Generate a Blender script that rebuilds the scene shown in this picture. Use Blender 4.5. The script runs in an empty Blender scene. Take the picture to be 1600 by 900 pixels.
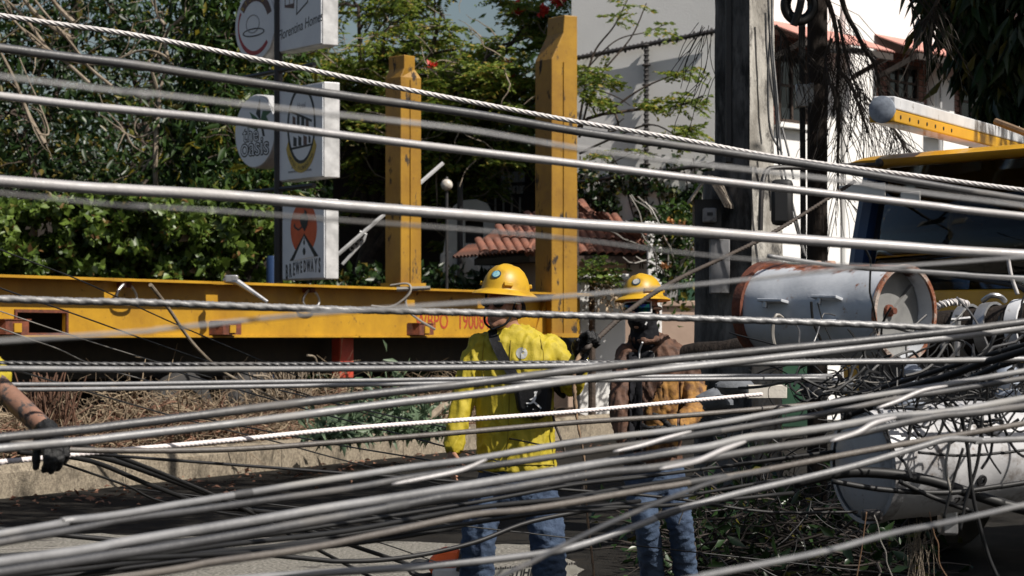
import bpy, math, random
import numpy as np
from mathutils import Vector, Matrix, noise

random.seed(7)
RNG = np.random.default_rng(7)
R = math.radians
SC = bpy.context.scene
COL = SC.collection

# ------------------------------------------------------------------ camera, sky, sun, exposure
F, CX, HY, CH = 3778.0, 800.0, 527.0, 1.4      # focal length in photo pixels, centre, horizon row, eye height
cam_d = bpy.data.cameras.new('camera')
cam = bpy.data.objects.new('camera', cam_d)
COL.objects.link(cam)
cam.location = (0, 0, CH)
cam.rotation_euler = (R(90), 0, 0)
cam_d.sensor_width = 36
cam_d.lens = F / 1600 * 36
cam_d.shift_y = (HY - 450) / 1600
cam_d.clip_start = 0.1
cam_d.clip_end = 3000
cam_d.dof.use_dof = True
cam_d.dof.focus_distance = 11.6
cam_d.dof.aperture_fstop = 8.5
SC.camera = cam

SUN = Vector((0.66, -0.46, 0.92)).normalized()
world = bpy.data.worlds.new('World')
SC.world = world
world.use_nodes = True
wn = world.node_tree.nodes
sky = wn.new('ShaderNodeTexSky')
sky.sky_type = 'NISHITA'
sky.sun_disc = False
sky.sun_elevation = math.asin(SUN.z)
sky.sun_rotation = math.atan2(SUN.x, SUN.y)
sky.air_density = 1.2
sky.dust_density = 2.5
wn['Background'].inputs[1].default_value = 0.056
world.node_tree.links.new(sky.outputs[0], wn['Background'].inputs[0])
sl = bpy.data.lights.new('sun', 'SUN')
sl.energy = 5.0
sl.angle = R(0.53)
sl.color = (1.0, 0.94, 0.86)
so = bpy.data.objects.new('sun', sl)
COL.objects.link(so)
so.rotation_euler = SUN.to_track_quat('Z', 'Y').to_euler()
so.location = (20, -10, 30)
vs = SC.view_settings
vs.view_transform = 'Standard'
vs.look = 'None'
vs.gamma = 1
vs.exposure = 0.3
SC.cycles.use_denoising = True
SC.cycles.max_bounces = 6
SC.cycles.transparent_max_bounces = 6
SC.cycles.sample_clamp_indirect = 6

# ------------------------------------------------------------------ helpers
def P(px, py, d):
    return Vector(((px - CX) / F * d, d, CH + (HY - py) / F * d))

def new_mat(name):
    m = bpy.data.materials.new(name)
    m.use_nodes = True
    nt = m.node_tree
    return m, nt, nt.nodes, nt.links, nt.nodes['Principled BSDF']

def _noise(nt, scale, detail=5, rough=0.6, vec=None, stretch=None):
    n = nt.nodes.new('ShaderNodeTexNoise')
    n.inputs['Scale'].default_value = scale
    n.inputs['Detail'].default_value = detail
    n.inputs['Roughness'].default_value = rough
    tc = nt.nodes.new('ShaderNodeTexCoord')
    src = tc.outputs['Object']
    if stretch:
        mp = nt.nodes.new('ShaderNodeMapping')
        mp.inputs['Scale'].default_value = stretch
        nt.links.new(src, mp.inputs['Vector'])
        src = mp.outputs[0]
    nt.links.new(src, n.inputs['Vector'])
    return n

def _ramp(nt, src, p0, p1, c0=(0, 0, 0, 1), c1=(1, 1, 1, 1)):
    r = nt.nodes.new('ShaderNodeValToRGB')
    r.color_ramp.elements[0].position = p0
    r.color_ramp.elements[1].position = p1
    r.color_ramp.elements[0].color = c0
    r.color_ramp.elements[1].color = c1
    nt.links.new(src, r.inputs[0])
    return r

def _mix(nt, fac, a, b):
    m = nt.nodes.new('ShaderNodeMix')
    m.data_type = 'RGBA'
    for i, v in ((0, fac), (6, a), (7, b)):
        if hasattr(v, 'is_linked'):
            nt.links.new(v, m.inputs[i])
        else:
            m.inputs[i].default_value = v if i == 0 else (*v, 1)
    return m.outputs[2]

def mat(name, col, col2=None, scale=4, rough=0.6, metal=0.0, bump=0.0, bscale=60, spec=0.5, lo=0.35, hi=0.65,
        wear=None, wearlo=0.62, wearhi=0.68, wearscale=7, stretch=None, wearstretch=None, coat=0.0, wear2=None):
    m, nt, N, L, b = new_mat(name)
    b.inputs['Roughness'].default_value = rough
    b.inputs['Metallic'].default_value = metal
    b.inputs['Specular IOR Level'].default_value = spec
    b.inputs['Coat Weight'].default_value = coat
    if col2 is None:
        col2 = tuple(c * 0.75 for c in col)
    n = _noise(nt, scale, 6, 0.62, stretch=stretch)
    out = _mix(nt, _ramp(nt, n.outputs[0], lo, hi).outputs[0], col, col2)
    if wear:
        w = _noise(nt, wearscale, 9, 0.7, stretch=wearstretch)
        wr = _ramp(nt, w.outputs[0], wearlo, wearhi)
        out = _mix(nt, wr.outputs[0], out, wear)
        rr = nt.nodes.new('ShaderNodeMapRange')
        rr.inputs[3].default_value = rough
        rr.inputs[4].default_value = 0.9
        L.new(wr.outputs[0], rr.inputs[0])
        L.new(rr.outputs[0], b.inputs['Roughness'])
    if wear2:
        w2 = _noise(nt, wearscale * 4.3, 6, 0.7)
        out = _mix(nt, _ramp(nt, w2.outputs[0], 0.62, 0.7).outputs[0], out, wear2)
    L.new(out, b.inputs['Base Color'])
    if bump:
        bn = _noise(nt, bscale, 5, 0.65, stretch=stretch)
        bp = N.new('ShaderNodeBump')
        bp.inputs['Strength'].default_value = bump
        bp.inputs['Distance'].default_value = 0.02
        L.new(bn.outputs[0], bp.inputs['Height'])
        L.new(bp.outputs[0], b.inputs['Normal'])
    return m

def leaf_mat(name, dark, light, yellow=None, trans=0.35, rough=0.45):
    m, nt, N, L, b = new_mat(name)
    a = N.new('ShaderNodeAttribute')
    a.attribute_name = 'leafrnd'
    out = _mix(nt, a.outputs['Fac'], dark, light)
    if yellow:
        r = _ramp(nt, a.outputs['Fac'], 0.86, 0.93)
        out = _mix(nt, r.outputs[0], out, yellow)
    L.new(out, b.inputs['Base Color'])
    b.inputs['Roughness'].default_value = rough
    t = N.new('ShaderNodeBsdfTranslucent')
    L.new(out, t.inputs['Color'])
    mx = N.new('ShaderNodeMixShader')
    mx.inputs[0].default_value = trans
    L.new(b.outputs[0], mx.inputs[1])
    L.new(t.outputs[0], mx.inputs[2])
    L.new(mx.outputs[0], N['Material Output'].inputs['Surface'])
    return m

ORI = {}

def _finish(ob, name, verts, parent, origin=None):
    """verts: Nx3 world array -> local about the thing's base"""
    if origin is None:
        lo, hi = verts.min(0), verts.max(0)
        origin = np.array(((lo[0] + hi[0]) / 2, (lo[1] + hi[1]) / 2, lo[2]))
    return np.asarray(origin, float)

def mesh_obj(name, verts, faces, material, parent=None, smooth=True, angle=38, bevel=0.0, attr=None, kind=None):
    v = np.asarray(verts, dtype=float)
    o = _finish(None, name, v, parent)
    me = bpy.data.meshes.new(name)
    if isinstance(faces, np.ndarray):
        k = faces.shape[1]
        me.vertices.add(len(v))
        me.vertices.foreach_set('co', (v - o).ravel())
        me.loops.add(faces.size)
        me.loops.foreach_set('vertex_index', faces.ravel().astype(np.int32))
        me.polygons.add(len(faces))
        me.polygons.foreach_set('loop_start', np.arange(0, faces.size, k, dtype=np.int32))
        me.update(calc_edges=True)
    else:
        me.from_pydata((v - o).tolist(), [], faces)
        me.update()
    if attr is not None:
        at = me.attributes.new('leafrnd', 'FLOAT', 'FACE')
        at.data.foreach_set('value', np.asarray(attr, dtype=np.float32))
    if smooth:
        me.polygons.foreach_set('use_smooth', np.ones(len(me.polygons), dtype=bool))
        if angle:
            me.set_sharp_from_angle(angle=R(angle))
    me.materials.append(material)
    ob = bpy.data.objects.new(name, me)
    COL.objects.link(ob)
    ORI[ob] = Vector(o)
    place(ob, Vector(o), parent)
    if bevel:
        bm = ob.modifiers.new('bevel', 'BEVEL')
        bm.width = bevel
        bm.segments = 2
        bm.limit_method = 'ANGLE'
        bm.angle_limit = R(40)
    if kind:
        ob['kind'] = kind
    return ob

def place(ob, wpos, parent):
    ob.parent = parent
    ob.location = wpos - (ORI[parent] if parent else Vector((0, 0, 0)))

def tag(o, label=None, cat=None, group=None, kind=None):
    if label: o['label'] = label
    if cat: o['category'] = cat
    if group: o['group'] = group
    if kind: o['kind'] = kind
    return o

def thing(name, label, cat, loc, group=None):
    o = bpy.data.objects.new(name, None)
    COL.objects.link(o)
    o.empty_display_size = 0.2
    o.location = loc
    ORI[o] = Vector(loc)
    return tag(o, label, cat, group)

def piece(name, src, loc, parent, rot=None, scale=None):
    """another object sharing src's mesh data"""
    o = bpy.data.objects.new(name, src.data)
    COL.objects.link(o)
    ORI[o] = Vector(loc)
    place(o, Vector(loc), parent)
    if rot is not None: o.rotation_euler = rot
    if scale is not None: o.scale = scale
    return o

def axes(x, y, z, loc=(0, 0, 0)):
    m = Matrix((x, y, z)).transposed().to_4x4()
    m.translation = Vector(loc)
    return m

class MB:
    def __init__(s):
        s.v, s.f = [], []
    def add(s, vs, fs, M=None):
        n = len(s.v)
        if M is not None:
            vs = [M @ Vector(p) for p in vs]
        s.v += [tuple(p) for p in vs]
        s.f += [tuple(i + n for i in f) for f in fs]
        return s
    def box(s, lo, hi, M=None):
        x0, y0, z0 = lo; x1, y1, z1 = hi
        return s.add([(x0, y0, z0), (x1, y0, z0), (x1, y1, z0), (x0, y1, z0), (x0, y0, z1), (x1, y0, z1), (x1, y1, z1), (x0, y1, z1)],
                     [(0, 3, 2, 1), (4, 5, 6, 7), (0, 1, 5, 4), (1, 2, 6, 5), (2, 3, 7, 6), (3, 0, 4, 7)], M)
    def loft(s, rings, closed=True, caps=True, M=None):
        n = len(rings[0]); vs = [p for r in rings for p in r]; fs = []
        m = n if closed else n - 1
        for i in range(len(rings) - 1):
            for j in range(m):
                a, b = i * n + j, i * n + (j + 1) % n
                fs.append((a, b, b + n, a + n))
        if caps and closed:
            fs.append(tuple(range(n - 1, -1, -1)))
            k = (len(rings) - 1) * n
            fs.append(tuple(range(k, k + n)))
        return s.add(vs, fs, M)
    def lathe(s, prof, seg=24, M=None, sx=1, sy=1, caps=True):
        return s.loft([[(r * sx * math.cos(2 * math.pi * j / seg), r * sy * math.sin(2 * math.pi * j / seg), z) for j in range(seg)] for r, z in prof], M=M, caps=caps)
    def tube(s, pts, rad, sides=8, caps=True, lobes=0, pitch=0.1, depth=0.2, round_ends=False):
        pts = [Vector(p) for p in pts]
        n = len(pts)
        rr = list(rad) if hasattr(rad, '__len__') else [rad] * n
        if round_ends:
            t0 = (pts[0] - pts[1]).normalized(); t1 = (pts[-1] - pts[-2]).normalized()
            pre, post = [], []
            for a in (80, 55, 28):
                pre.append((pts[0] + t0 * rr[0] * math.sin(R(a)), rr[0] * math.cos(R(a))))
            for a in (28, 55, 80):
                post.append((pts[-1] + t1 * rr[-1] * math.sin(R(a)), rr[-1] * math.cos(R(a))))
            pts = [p for p, _ in pre] + pts + [p for p, _ in post]
            rr = [r for _, r in pre] + rr + [r for _, r in post]
            n = len(pts)
        tang = [(pts[min(i + 1, n - 1)] - pts[max(i - 1, 0)]).normalized() for i in range(n)]
        up = Vector((0, 0, 1)) if abs(tang[0].z) < 0.9 else Vector((1, 0, 0))
        a = tang[0].cross(up).normalized()
        rings, acc = [], 0.0
        for i in range(n):
            if i:
                acc += (pts[i] - pts[i - 1]).length
            a = (a - tang[i] * a.dot(tang[i]))
            a = a.normalized() if a.length > 1e-6 else tang[i].orthogonal().normalized()
            b = tang[i].cross(a)
            ring = []
            tw = 2 * math.pi * acc / pitch if lobes else 0
            for j in range(sides):
                th = 2 * math.pi * j / sides
                r = rr[i]
                if lobes:
                    r *= 1 + depth * (abs(math.cos(lobes * 0.5 * (th))) - 0.6)
                ring.append(pts[i] + (a * math.cos(th + tw) + b * math.sin(th + tw)) * r)
            rings.append(ring)
        return s.loft(rings, caps=caps)
    def ball(s, c, r, M=None, seg=14, rings=9):
        rx, ry, rz = r if hasattr(r, '__len__') else (r, r, r)
        prof = [(math.cos(R(-88 + 176 * i / rings)), math.sin(R(-88 + 176 * i / rings))) for i in range(rings + 1)]
        vs = [[Vector(c) + Vector((rx * p * math.cos(2 * math.pi * j / seg), ry * p * math.sin(2 * math.pi * j / seg), rz * z)) for j in range(seg)] for p, z in prof]
        return s.loft(vs, M=M)
    def prism(s, poly, z0, z1, M=None):
        n = len(poly)
        return s.add([(x, y, z0) for x, y in poly] + [(x, y, z1) for x, y in poly],
                     [tuple(range(n - 1, -1, -1)), tuple(range(n, 2 * n))] + [(i, (i + 1) % n, (i + 1) % n + n, i + n) for i in range(n)], M)
    def ringprism(s, outer, inner, z0, z1, M=None):
        n = len(outer)
        vs = [(x, y, z) for z in (z0, z1) for pl in (outer, inner) for x, y in pl]
        fs = []
        for i in range(n):
            j = (i + 1) % n
            fs += [(i, n + i, n + j, j), (2 * n + i, 2 * n + j, 3 * n + j, 3 * n + i), (i, j, 2 * n + j, 2 * n + i), (n + j, n + i, 3 * n + i, 3 * n + j)]
        return s.add(vs, fs, M)
    def build(s, name, material, parent=None, **k):
        return mesh_obj(name, s.v, s.f, material, parent, **k)

def ell(cx, cy, rx, ry, n=32, a0=0):
    return [(cx + rx * math.cos(a0 + 2 * math.pi * i / n), cy + ry * math.sin(a0 + 2 * math.pi * i / n)) for i in range(n)]

def remesh(mb, name, material, parent, voxel, smooth=4, fold=None):
    me = bpy.data.meshes.new('tmp')
    me.from_pydata(mb.v, [], mb.f)
    ob = bpy.data.objects.new('tmp', me)
    COL.objects.link(ob)
    m = ob.modifiers.new('r', 'REMESH'); m.mode = 'VOXEL'; m.voxel_size = voxel
    if smooth:
        s = ob.modifiers.new('s', 'SMOOTH'); s.iterations = smooth; s.factor = 0.5
    dg = bpy.context.evaluated_depsgraph_get()
    ev = ob.evaluated_get(dg)
    out = bpy.data.meshes.new_from_object(ev)
    nv = len(out.vertices)
    co = np.empty(nv * 3); out.vertices.foreach_get('co', co); co = co.reshape(-1, 3)
    nr = np.empty(nv * 3); out.vertices.foreach_get('normal', nr); nr = nr.reshape(-1, 3)
    if fold:
        amp, sc, seed, st = fold
        d = np.empty(nv)
        for i in range(nv):
            p = Vector((co[i][0] * sc * st[0] + seed, co[i][1] * sc * st[1], co[i][2] * sc * st[2]))
            w = noise.noise(p * 0.35) * 1.2
            a = noise.noise(Vector((p.x + p.z * 0.6 + w, p.y, p.z - p.x * 0.5 + w)))
            b = noise.noise(p * 2.3)
            d[i] = amp * ((1 - min(1, abs(a) * 3.2)) * 1.0 - 0.35 + 0.35 * b)
        co = co + nr * d[:, None]
    faces = [tuple(p.vertices) for p in out.polygons]
    bpy.data.objects.remove(ob)
    bpy.data.meshes.remove(out)
    return mesh_obj(name, co, faces, material, parent, angle=0)

def text(name, s, size, M, material, parent, ext=0.004, sx=1.0, shear=0.0, bold=0.0, space=1.0):
    cu = bpy.data.curves.new('t', 'FONT')
    cu.body = s; cu.size = size; cu.align_x = 'CENTER'; cu.align_y = 'CENTER'; cu.extrude = ext; cu.shear = shear
    cu.offset = bold; cu.space_character = space; cu.resolution_u = 4
    ob = bpy.data.objects.new('t', cu)
    COL.objects.link(ob)
    dg = bpy.context.evaluated_depsgraph_get()
    me = bpy.data.meshes.new_from_object(ob.evaluated_get(dg))
    vs = [M @ Vector((v.co.x * sx, v.co.y, v.co.z)) for v in me.vertices]
    fs = [tuple(p.vertices) for p in me.polygons]
    bpy.data.objects.remove(ob); bpy.data.meshes.remove(me)
    return mesh_obj(name, [tuple(v) for v in vs], fs, material, parent, smooth=False)

def leaves(name, centers, size, material, parent=None, droop=0.3, aspect=0.42, var=0.6, kind=None, dirs=None, flat=0.0, attr=None):
    """one leaf = two triangles-pairs folded on the midrib"""
    c = np.asarray(centers, float); n = len(c)
    d = RNG.normal(size=(n, 3)) if dirs is None else np.asarray(dirs, float) + RNG.normal(size=(n, 3)) * 0.18
    d[:, 2] -= droop
    d /= np.linalg.norm(d, axis=1)[:, None]
    u = RNG.normal(size=(n, 3)); u[:, 2] += flat
    s = np.cross(d, u); s /= np.linalg.norm(s, axis=1)[:, None] + 1e-9
    nn = np.cross(s, d)
    L = size * (1 - var + 2 * var * RNG.random(n))[:, None]
    W = L * aspect
    tip = c + d * L
    mid = c + d * L * 0.45
    v = np.stack([c, mid + s * W * 0.5 + nn * W * 0.18, tip - nn * L * 0.1, mid - s * W * 0.5 + nn * W * 0.18], 1).reshape(-1, 3)
    i = np.arange(n)[:, None] * 4
    f = np.concatenate([i + np.array([[0, 1, 2]]), i + np.array([[0, 2, 3]])], 1).reshape(-1, 3)
    a = RNG.random(n) if attr is None else attr
    return mesh_obj(name, v, f, material, parent, smooth=False, attr=np.repeat(a, 2), kind=kind)

def blob_points(n, c, r, shell=0.5):
    p = RNG.normal(size=(n, 3)); p /= np.linalg.norm(p, axis=1)[:, None]
    q = RNG.random(n) ** 0.45
    q = shell + (1 - shell) * q
    return np.asarray(c) + p * q[:, None] * np.asarray(r)

def wander(p0, d0, length, n, wob, grav=0.0, rnd=random):
    p, d = Vector(p0), Vector(d0).normalized()
    out = [p.copy()]
    for i in range(n):
        d = (d + Vector((rnd.gauss(0, wob), rnd.gauss(0, wob), rnd.gauss(0, wob) - grav))).normalized()
        p = p + d * (length / n)
        out.append(p.copy())
    return out

def smooth_path(pts, n):
    """Catmull-Rom through the points"""
    pts = [Vector(p) for p in pts]
    if len(pts) == 2:
        return [pts[0].lerp(pts[1], i / n) for i in range(n + 1)]
    ex = [pts[0] * 2 - pts[1]] + pts + [pts[-1] * 2 - pts[-2]]
    out = []
    seg = len(pts) - 1
    per = max(2, n // seg)
    for i in range(seg):
        p0, p1, p2, p3 = ex[i:i + 4]
        for k in range(per):
            t = k / per
            out.append(0.5 * ((2 * p1) + (p2 - p0) * t + (2 * p0 - 5 * p1 + 4 * p2 - p3) * t * t + (3 * p1 - p0 - 3 * p2 + p3) * t ** 3))
    out.append(pts[-1])
    return out

# ------------------------------------------------------------------ materials
M = {}
M['asphalt'] = mat('asphalt', (0.026, 0.024, 0.021), (0.013, 0.012, 0.011), 3, 0.95, spec=0.08, bump=0.8, bscale=60, wear=(0.04, 0.034, 0.027), wearscale=1.5, wearlo=0.55, wearhi=0.7)
M['concrete_road'] = mat('concrete_road', (0.42, 0.4, 0.35), (0.13, 0.12, 0.105), 45, 0.95, bump=1.0, bscale=110, lo=0.38, hi=0.6, spec=0.15, wear=(0.09, 0.085, 0.08), wearscale=2.2, wearlo=0.56, wearhi=0.66)
M['soil'] = mat('soil', (0.06, 0.042, 0.03), (0.03, 0.022, 0.016), 5, 0.95, spec=0.1, bump=0.9, bscale=30)
M['kerb'] = mat('kerb', (0.42, 0.36, 0.27), (0.2, 0.165, 0.125), 34, 0.95, bump=0.9, bscale=90, wear=(0.1, 0.085, 0.065), wearscale=3, wearlo=0.5, wearhi=0.66, wear2=(0.08, 0.07, 0.055), spec=0.15)
YEL = (0.55, 0.27, 0.025)
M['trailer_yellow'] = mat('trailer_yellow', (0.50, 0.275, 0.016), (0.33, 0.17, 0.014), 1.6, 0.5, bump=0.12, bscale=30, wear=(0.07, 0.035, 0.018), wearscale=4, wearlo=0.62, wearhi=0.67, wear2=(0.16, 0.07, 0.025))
M['post_yellow'] = mat('post_yellow', (0.35, 0.19, 0.013), (0.22, 0.11, 0.01), 1.8, 0.5, bump=0.15, bscale=30, wear=(0.03, 0.022, 0.016), wearscale=4, wearlo=0.58, wearhi=0.62, wearstretch=(1.3, 1.3, 0.5), wear2=(0.12, 0.055, 0.02))  # darker than trailer_yellow; shade on the posts is painted into the tone
M['root'] = mat('root', (0.15, 0.075, 0.045), (0.08, 0.045, 0.03), 12, 0.9)
M['sack'] = mat('sack', (0.15, 0.16, 0.18), (0.09, 0.1, 0.115), 9, 0.8, bump=0.4, bscale=20)
M['rust'] = mat('rust', (0.2, 0.055, 0.025), (0.06, 0.022, 0.015), 9, 0.85, bump=0.4)
M['red_paint'] = mat('red_paint', (0.5, 0.06, 0.03), (0.3, 0.04, 0.02), 6, 0.6)
M['letter_red'] = mat('letter_red', (0.42, 0.04, 0.02), (0.25, 0.05, 0.02), 20, 0.6)
M['black_steel'] = mat('black_steel', (0.02, 0.02, 0.022), (0.035, 0.03, 0.028), 8, 0.5, bump=0.1)
M['dark_chassis'] = mat('dark_chassis', (0.02, 0.018, 0.016), (0.035, 0.028, 0.02), 6, 0.85)
M['tyre'] = mat('tyre', (0.025, 0.025, 0.026), (0.045, 0.042, 0.04), 7, 0.85, bump=0.2)
M['zinc'] = mat('zinc', (0.5, 0.5, 0.5), (0.32, 0.32, 0.33), 14, 0.42, metal=0.75, bump=0.08)
M['sign_white'] = mat('sign_white', (0.78, 0.8, 0.82), (0.7, 0.72, 0.75), 3, 0.4)
M['sign_side'] = mat('sign_side', (0.66, 0.66, 0.66), (0.4, 0.4, 0.4), 4, 0.45, metal=0.25, bump=0.25, bscale=9, wear=(0.2, 0.1, 0.05), wearscale=6, wearlo=0.68, wearhi=0.74)
M['ink'] = mat('ink', (0.02, 0.02, 0.022), rough=0.5)
M['ink_red'] = mat('ink_red', (0.42, 0.04, 0.05), rough=0.5)
M['ink_orange'] = mat('ink_orange', (0.75, 0.12, 0.03), rough=0.45)
M['ink_brown'] = mat('ink_brown', (0.12, 0.06, 0.05), rough=0.5)
M['ink_green'] = mat('ink_green', (0.05, 0.14, 0.06), rough=0.5)
M['ink_yellow'] = mat('ink_yellow', (0.6, 0.42, 0.07), rough=0.5)
M['ink_grey'] = mat('ink_grey', (0.3, 0.3, 0.32), rough=0.5)
M['stucco'] = mat('stucco', (0.8, 0.79, 0.77), (0.74, 0.73, 0.71), 0.9, 0.85, bump=0.15, bscale=40, wear=(0.5, 0.48, 0.45), wearscale=1.6, wearlo=0.6, wearhi=0.8, wearstretch=(1, 1, 0.3))
M['stucco_old'] = mat('stucco_old', (0.62, 0.58, 0.52), (0.5, 0.47, 0.42), 2, 0.85, bump=0.2, bscale=40)
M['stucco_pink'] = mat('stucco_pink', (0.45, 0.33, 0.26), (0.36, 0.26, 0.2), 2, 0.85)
M['brick'] = mat('brick', (0.24, 0.12, 0.09), (0.14, 0.075, 0.06), 7, 0.9, bump=0.4)
M['mortar'] = mat('mortar', (0.42, 0.39, 0.36), (0.34, 0.32, 0.3), 8, 0.95)
M['awning'] = mat('awning', (0.56, 0.26, 0.21), (0.42, 0.2, 0.17), 3, 0.7, stretch=(1, 1, 1))
M['awning_dark'] = mat('awning_dark', (0.05, 0.04, 0.035), rough=0.8)
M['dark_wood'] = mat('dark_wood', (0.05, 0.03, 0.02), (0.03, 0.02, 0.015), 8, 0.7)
m_, nt_, N_, L_, b_ = new_mat('window_glass')
b_.inputs['Base Color'].default_value = (0.015, 0.018, 0.02, 1)
b_.inputs['Roughness'].default_value = 0.08
M['glass'] = m_
M['tile'] = mat('tile', (0.26, 0.1, 0.06), (0.11, 0.05, 0.036), 5, 0.75, bump=0.3, wear=(0.1, 0.07, 0.055), wearscale=3, wearlo=0.56, wearhi=0.7)
M['concrete_pole'] = mat('concrete_pole', (0.5, 0.48, 0.44), (0.24, 0.225, 0.2), 5, 0.9, bump=1.0, bscale=16, stretch=(1, 1, 0.35), lo=0.4, hi=0.6, wear=(0.09, 0.085, 0.08), wearscale=6, wearlo=0.52, wearhi=0.6, wearstretch=(1, 1, 0.45))
M['concrete_shade'] = mat('concrete_shade', (0.17, 0.165, 0.16), (0.07, 0.07, 0.07), 6, 0.95, spec=0.15, bump=1.0, bscale=16, stretch=(1, 1, 0.35), wear=(0.028, 0.028, 0.028), wearscale=4, wearlo=0.45, wearhi=0.6, wearstretch=(1, 1, 0.4))  # stained concrete, darkened as painted shade for the left faces
M['pole_wood'] = mat('pole_wood', (0.02, 0.016, 0.014), (0.035, 0.027, 0.022), 9, 0.85, spec=0.15, bump=0.9, bscale=30, stretch=(1, 1, 0.12))
M['meter_box'] = mat('meter_box', (0.5, 0.5, 0.5), (0.4, 0.4, 0.4), 6, 0.5)
M['asbestos'] = mat('asbestos', (0.36, 0.31, 0.25), (0.2, 0.17, 0.14), 12, 0.9, bump=0.6)
M['bark'] = mat('bark', (0.09, 0.065, 0.05), (0.04, 0.03, 0.024), 8, 0.95, bump=0.7, bscale=25)
M['bark_pale'] = mat('bark_pale', (0.3, 0.25, 0.19), (0.18, 0.14, 0.1), 8, 0.9, bump=0.4, bscale=25)
M['twig'] = mat('twig', (0.05, 0.04, 0.034), (0.03, 0.024, 0.02), 8, 0.9)
M['dry'] = leaf_mat('dry', (0.14, 0.095, 0.06), (0.42, 0.33, 0.22), trans=0.15, rough=0.8)
M['dry_red'] = leaf_mat('dry_red', (0.12, 0.05, 0.03), (0.3, 0.16, 0.1), trans=0.15, rough=0.8)
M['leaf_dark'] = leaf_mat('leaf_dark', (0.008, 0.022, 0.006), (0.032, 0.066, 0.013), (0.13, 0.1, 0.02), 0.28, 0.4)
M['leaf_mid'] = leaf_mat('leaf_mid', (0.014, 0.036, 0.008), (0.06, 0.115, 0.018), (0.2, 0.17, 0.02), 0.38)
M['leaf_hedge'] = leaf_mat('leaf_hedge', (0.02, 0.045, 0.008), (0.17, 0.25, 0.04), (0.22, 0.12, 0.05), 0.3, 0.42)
M['leaf_feather'] = leaf_mat('leaf_feather', (0.08, 0.14, 0.02), (0.27, 0.33, 0.05), (0.45, 0.34, 0.07), 0.5, 0.6)
M['board_grey'] = mat('board_grey', (0.24, 0.24, 0.25), (0.14, 0.14, 0.145), 9, 0.6, wear=(0.06, 0.055, 0.05), wearscale=9, wearlo=0.56, wearhi=0.66)
M['leaf_mango'] = leaf_mat('leaf_mango', (0.012, 0.03, 0.01), (0.03, 0.065, 0.018), (0.12, 0.11, 0.02), 0.18, 0.35)
M['leaf_grey'] = leaf_mat('leaf_grey', (0.05, 0.09, 0.05), (0.17, 0.24, 0.14), None, 0.3, 0.5)
M['petal'] = leaf_mat('petal', (0.5, 0.02, 0.015), (0.7, 0.06, 0.03), None, 0.3, 0.5)
M['petal_orange'] = leaf_mat('petal_orange', (0.65, 0.3, 0.1), (0.7, 0.4, 0.2), None, 0.3, 0.5)
M['truck_yellow'] = mat('truck_yellow', (0.66, 0.36, 0.02), (0.5, 0.26, 0.02), 2, 0.4, bump=0.1, bscale=8, wear=(0.14, 0.08, 0.03), wearscale=5, wearlo=0.66, wearhi=0.72, coat=0.2)
M['truck_blue'] = mat('truck_blue', (0.02, 0.05, 0.13), (0.015, 0.03, 0.08), 3, 0.3)
M['rubber'] = mat('rubber', (0.018, 0.018, 0.019), rough=0.6)
M['tape'] = mat('tape', (0.06, 0.06, 0.062), (0.035, 0.035, 0.036), 20, 0.55)
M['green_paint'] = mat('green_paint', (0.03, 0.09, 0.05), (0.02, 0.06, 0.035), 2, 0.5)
M['tag_white'] = mat('tag_white', (0.78, 0.78, 0.75), (0.66, 0.66, 0.63), 6, 0.5)
M['paper_blue'] = mat('paper_blue', (0.35, 0.42, 0.5), (0.2, 0.26, 0.34), 9, 0.6)
M['seat_dark'] = mat('seat_dark', (0.02, 0.022, 0.03), rough=0.8)
M['boom_grey'] = mat('boom_grey', (0.62, 0.63, 0.65), (0.5, 0.51, 0.53), 6, 0.5, wear=(0.25, 0.24, 0.23), wearscale=9, wearlo=0.62, wearhi=0.7)
M['boom_cap'] = mat('boom_cap', (0.3, 0.34, 0.4), (0.16, 0.18, 0.22), 22, 0.7)
M['tank'] = mat('tank', (0.54, 0.56, 0.59), (0.42, 0.44, 0.47), 5, 0.38, bump=0.15, bscale=10, wear=(0.2, 0.07, 0.03), wearscale=5, wearlo=0.64, wearhi=0.68, wear2=(0.3, 0.2, 0.14))
def tank_stain(m):
    nt = m.node_tree; N, L = nt.nodes, nt.links; b = N['Principled BSDF']
    base = b.inputs['Base Color'].links[0].from_socket
    tc = N.new('ShaderNodeTexCoord'); sx = N.new('ShaderNodeSeparateXYZ'); L.new(tc.outputs['Object'], sx.inputs[0])
    n = _noise(nt, 9, 8, 0.7)
    a = N.new('ShaderNodeMath'); a.operation = 'MULTIPLY_ADD'; L.new(n.outputs[0], a.inputs[0]); a.inputs[1].default_value = 0.16; L.new(sx.outputs['Z'], a.inputs[2])
    c = N.new('ShaderNodeMath'); c.operation = 'MULTIPLY_ADD'; L.new(sx.outputs['X'], c.inputs[0]); c.inputs[1].default_value = 0.06; L.new(a.outputs[0], c.inputs[2])
    r = _ramp(nt, c.outputs[0], 0.452, 0.468)
    n2 = _noise(nt, 20, 5)
    col = _mix(nt, _ramp(nt, n2.outputs[0], 0.4, 0.6).outputs[0], (0.26, 0.075, 0.025), (0.07, 0.028, 0.018))
    L.new(_mix(nt, r.outputs[0], base, col), b.inputs['Base Color'])
tank_stain(M['tank'])
M['tank_inside'] = mat('tank_inside', (0.26, 0.26, 0.25), (0.12, 0.12, 0.12), 4, 0.55, wear=(0.25, 0.14, 0.08), wearscale=6, wearlo=0.64, wearhi=0.7)
M['tank_clean'] = mat('tank_clean', (0.5, 0.5, 0.51), (0.36, 0.36, 0.37), 4, 0.38, bump=0.15, bscale=10, wear=(0.16, 0.14, 0.125), wearscale=6, wearlo=0.54, wearhi=0.66, wear2=(0.14, 0.075, 0.045))
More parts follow.
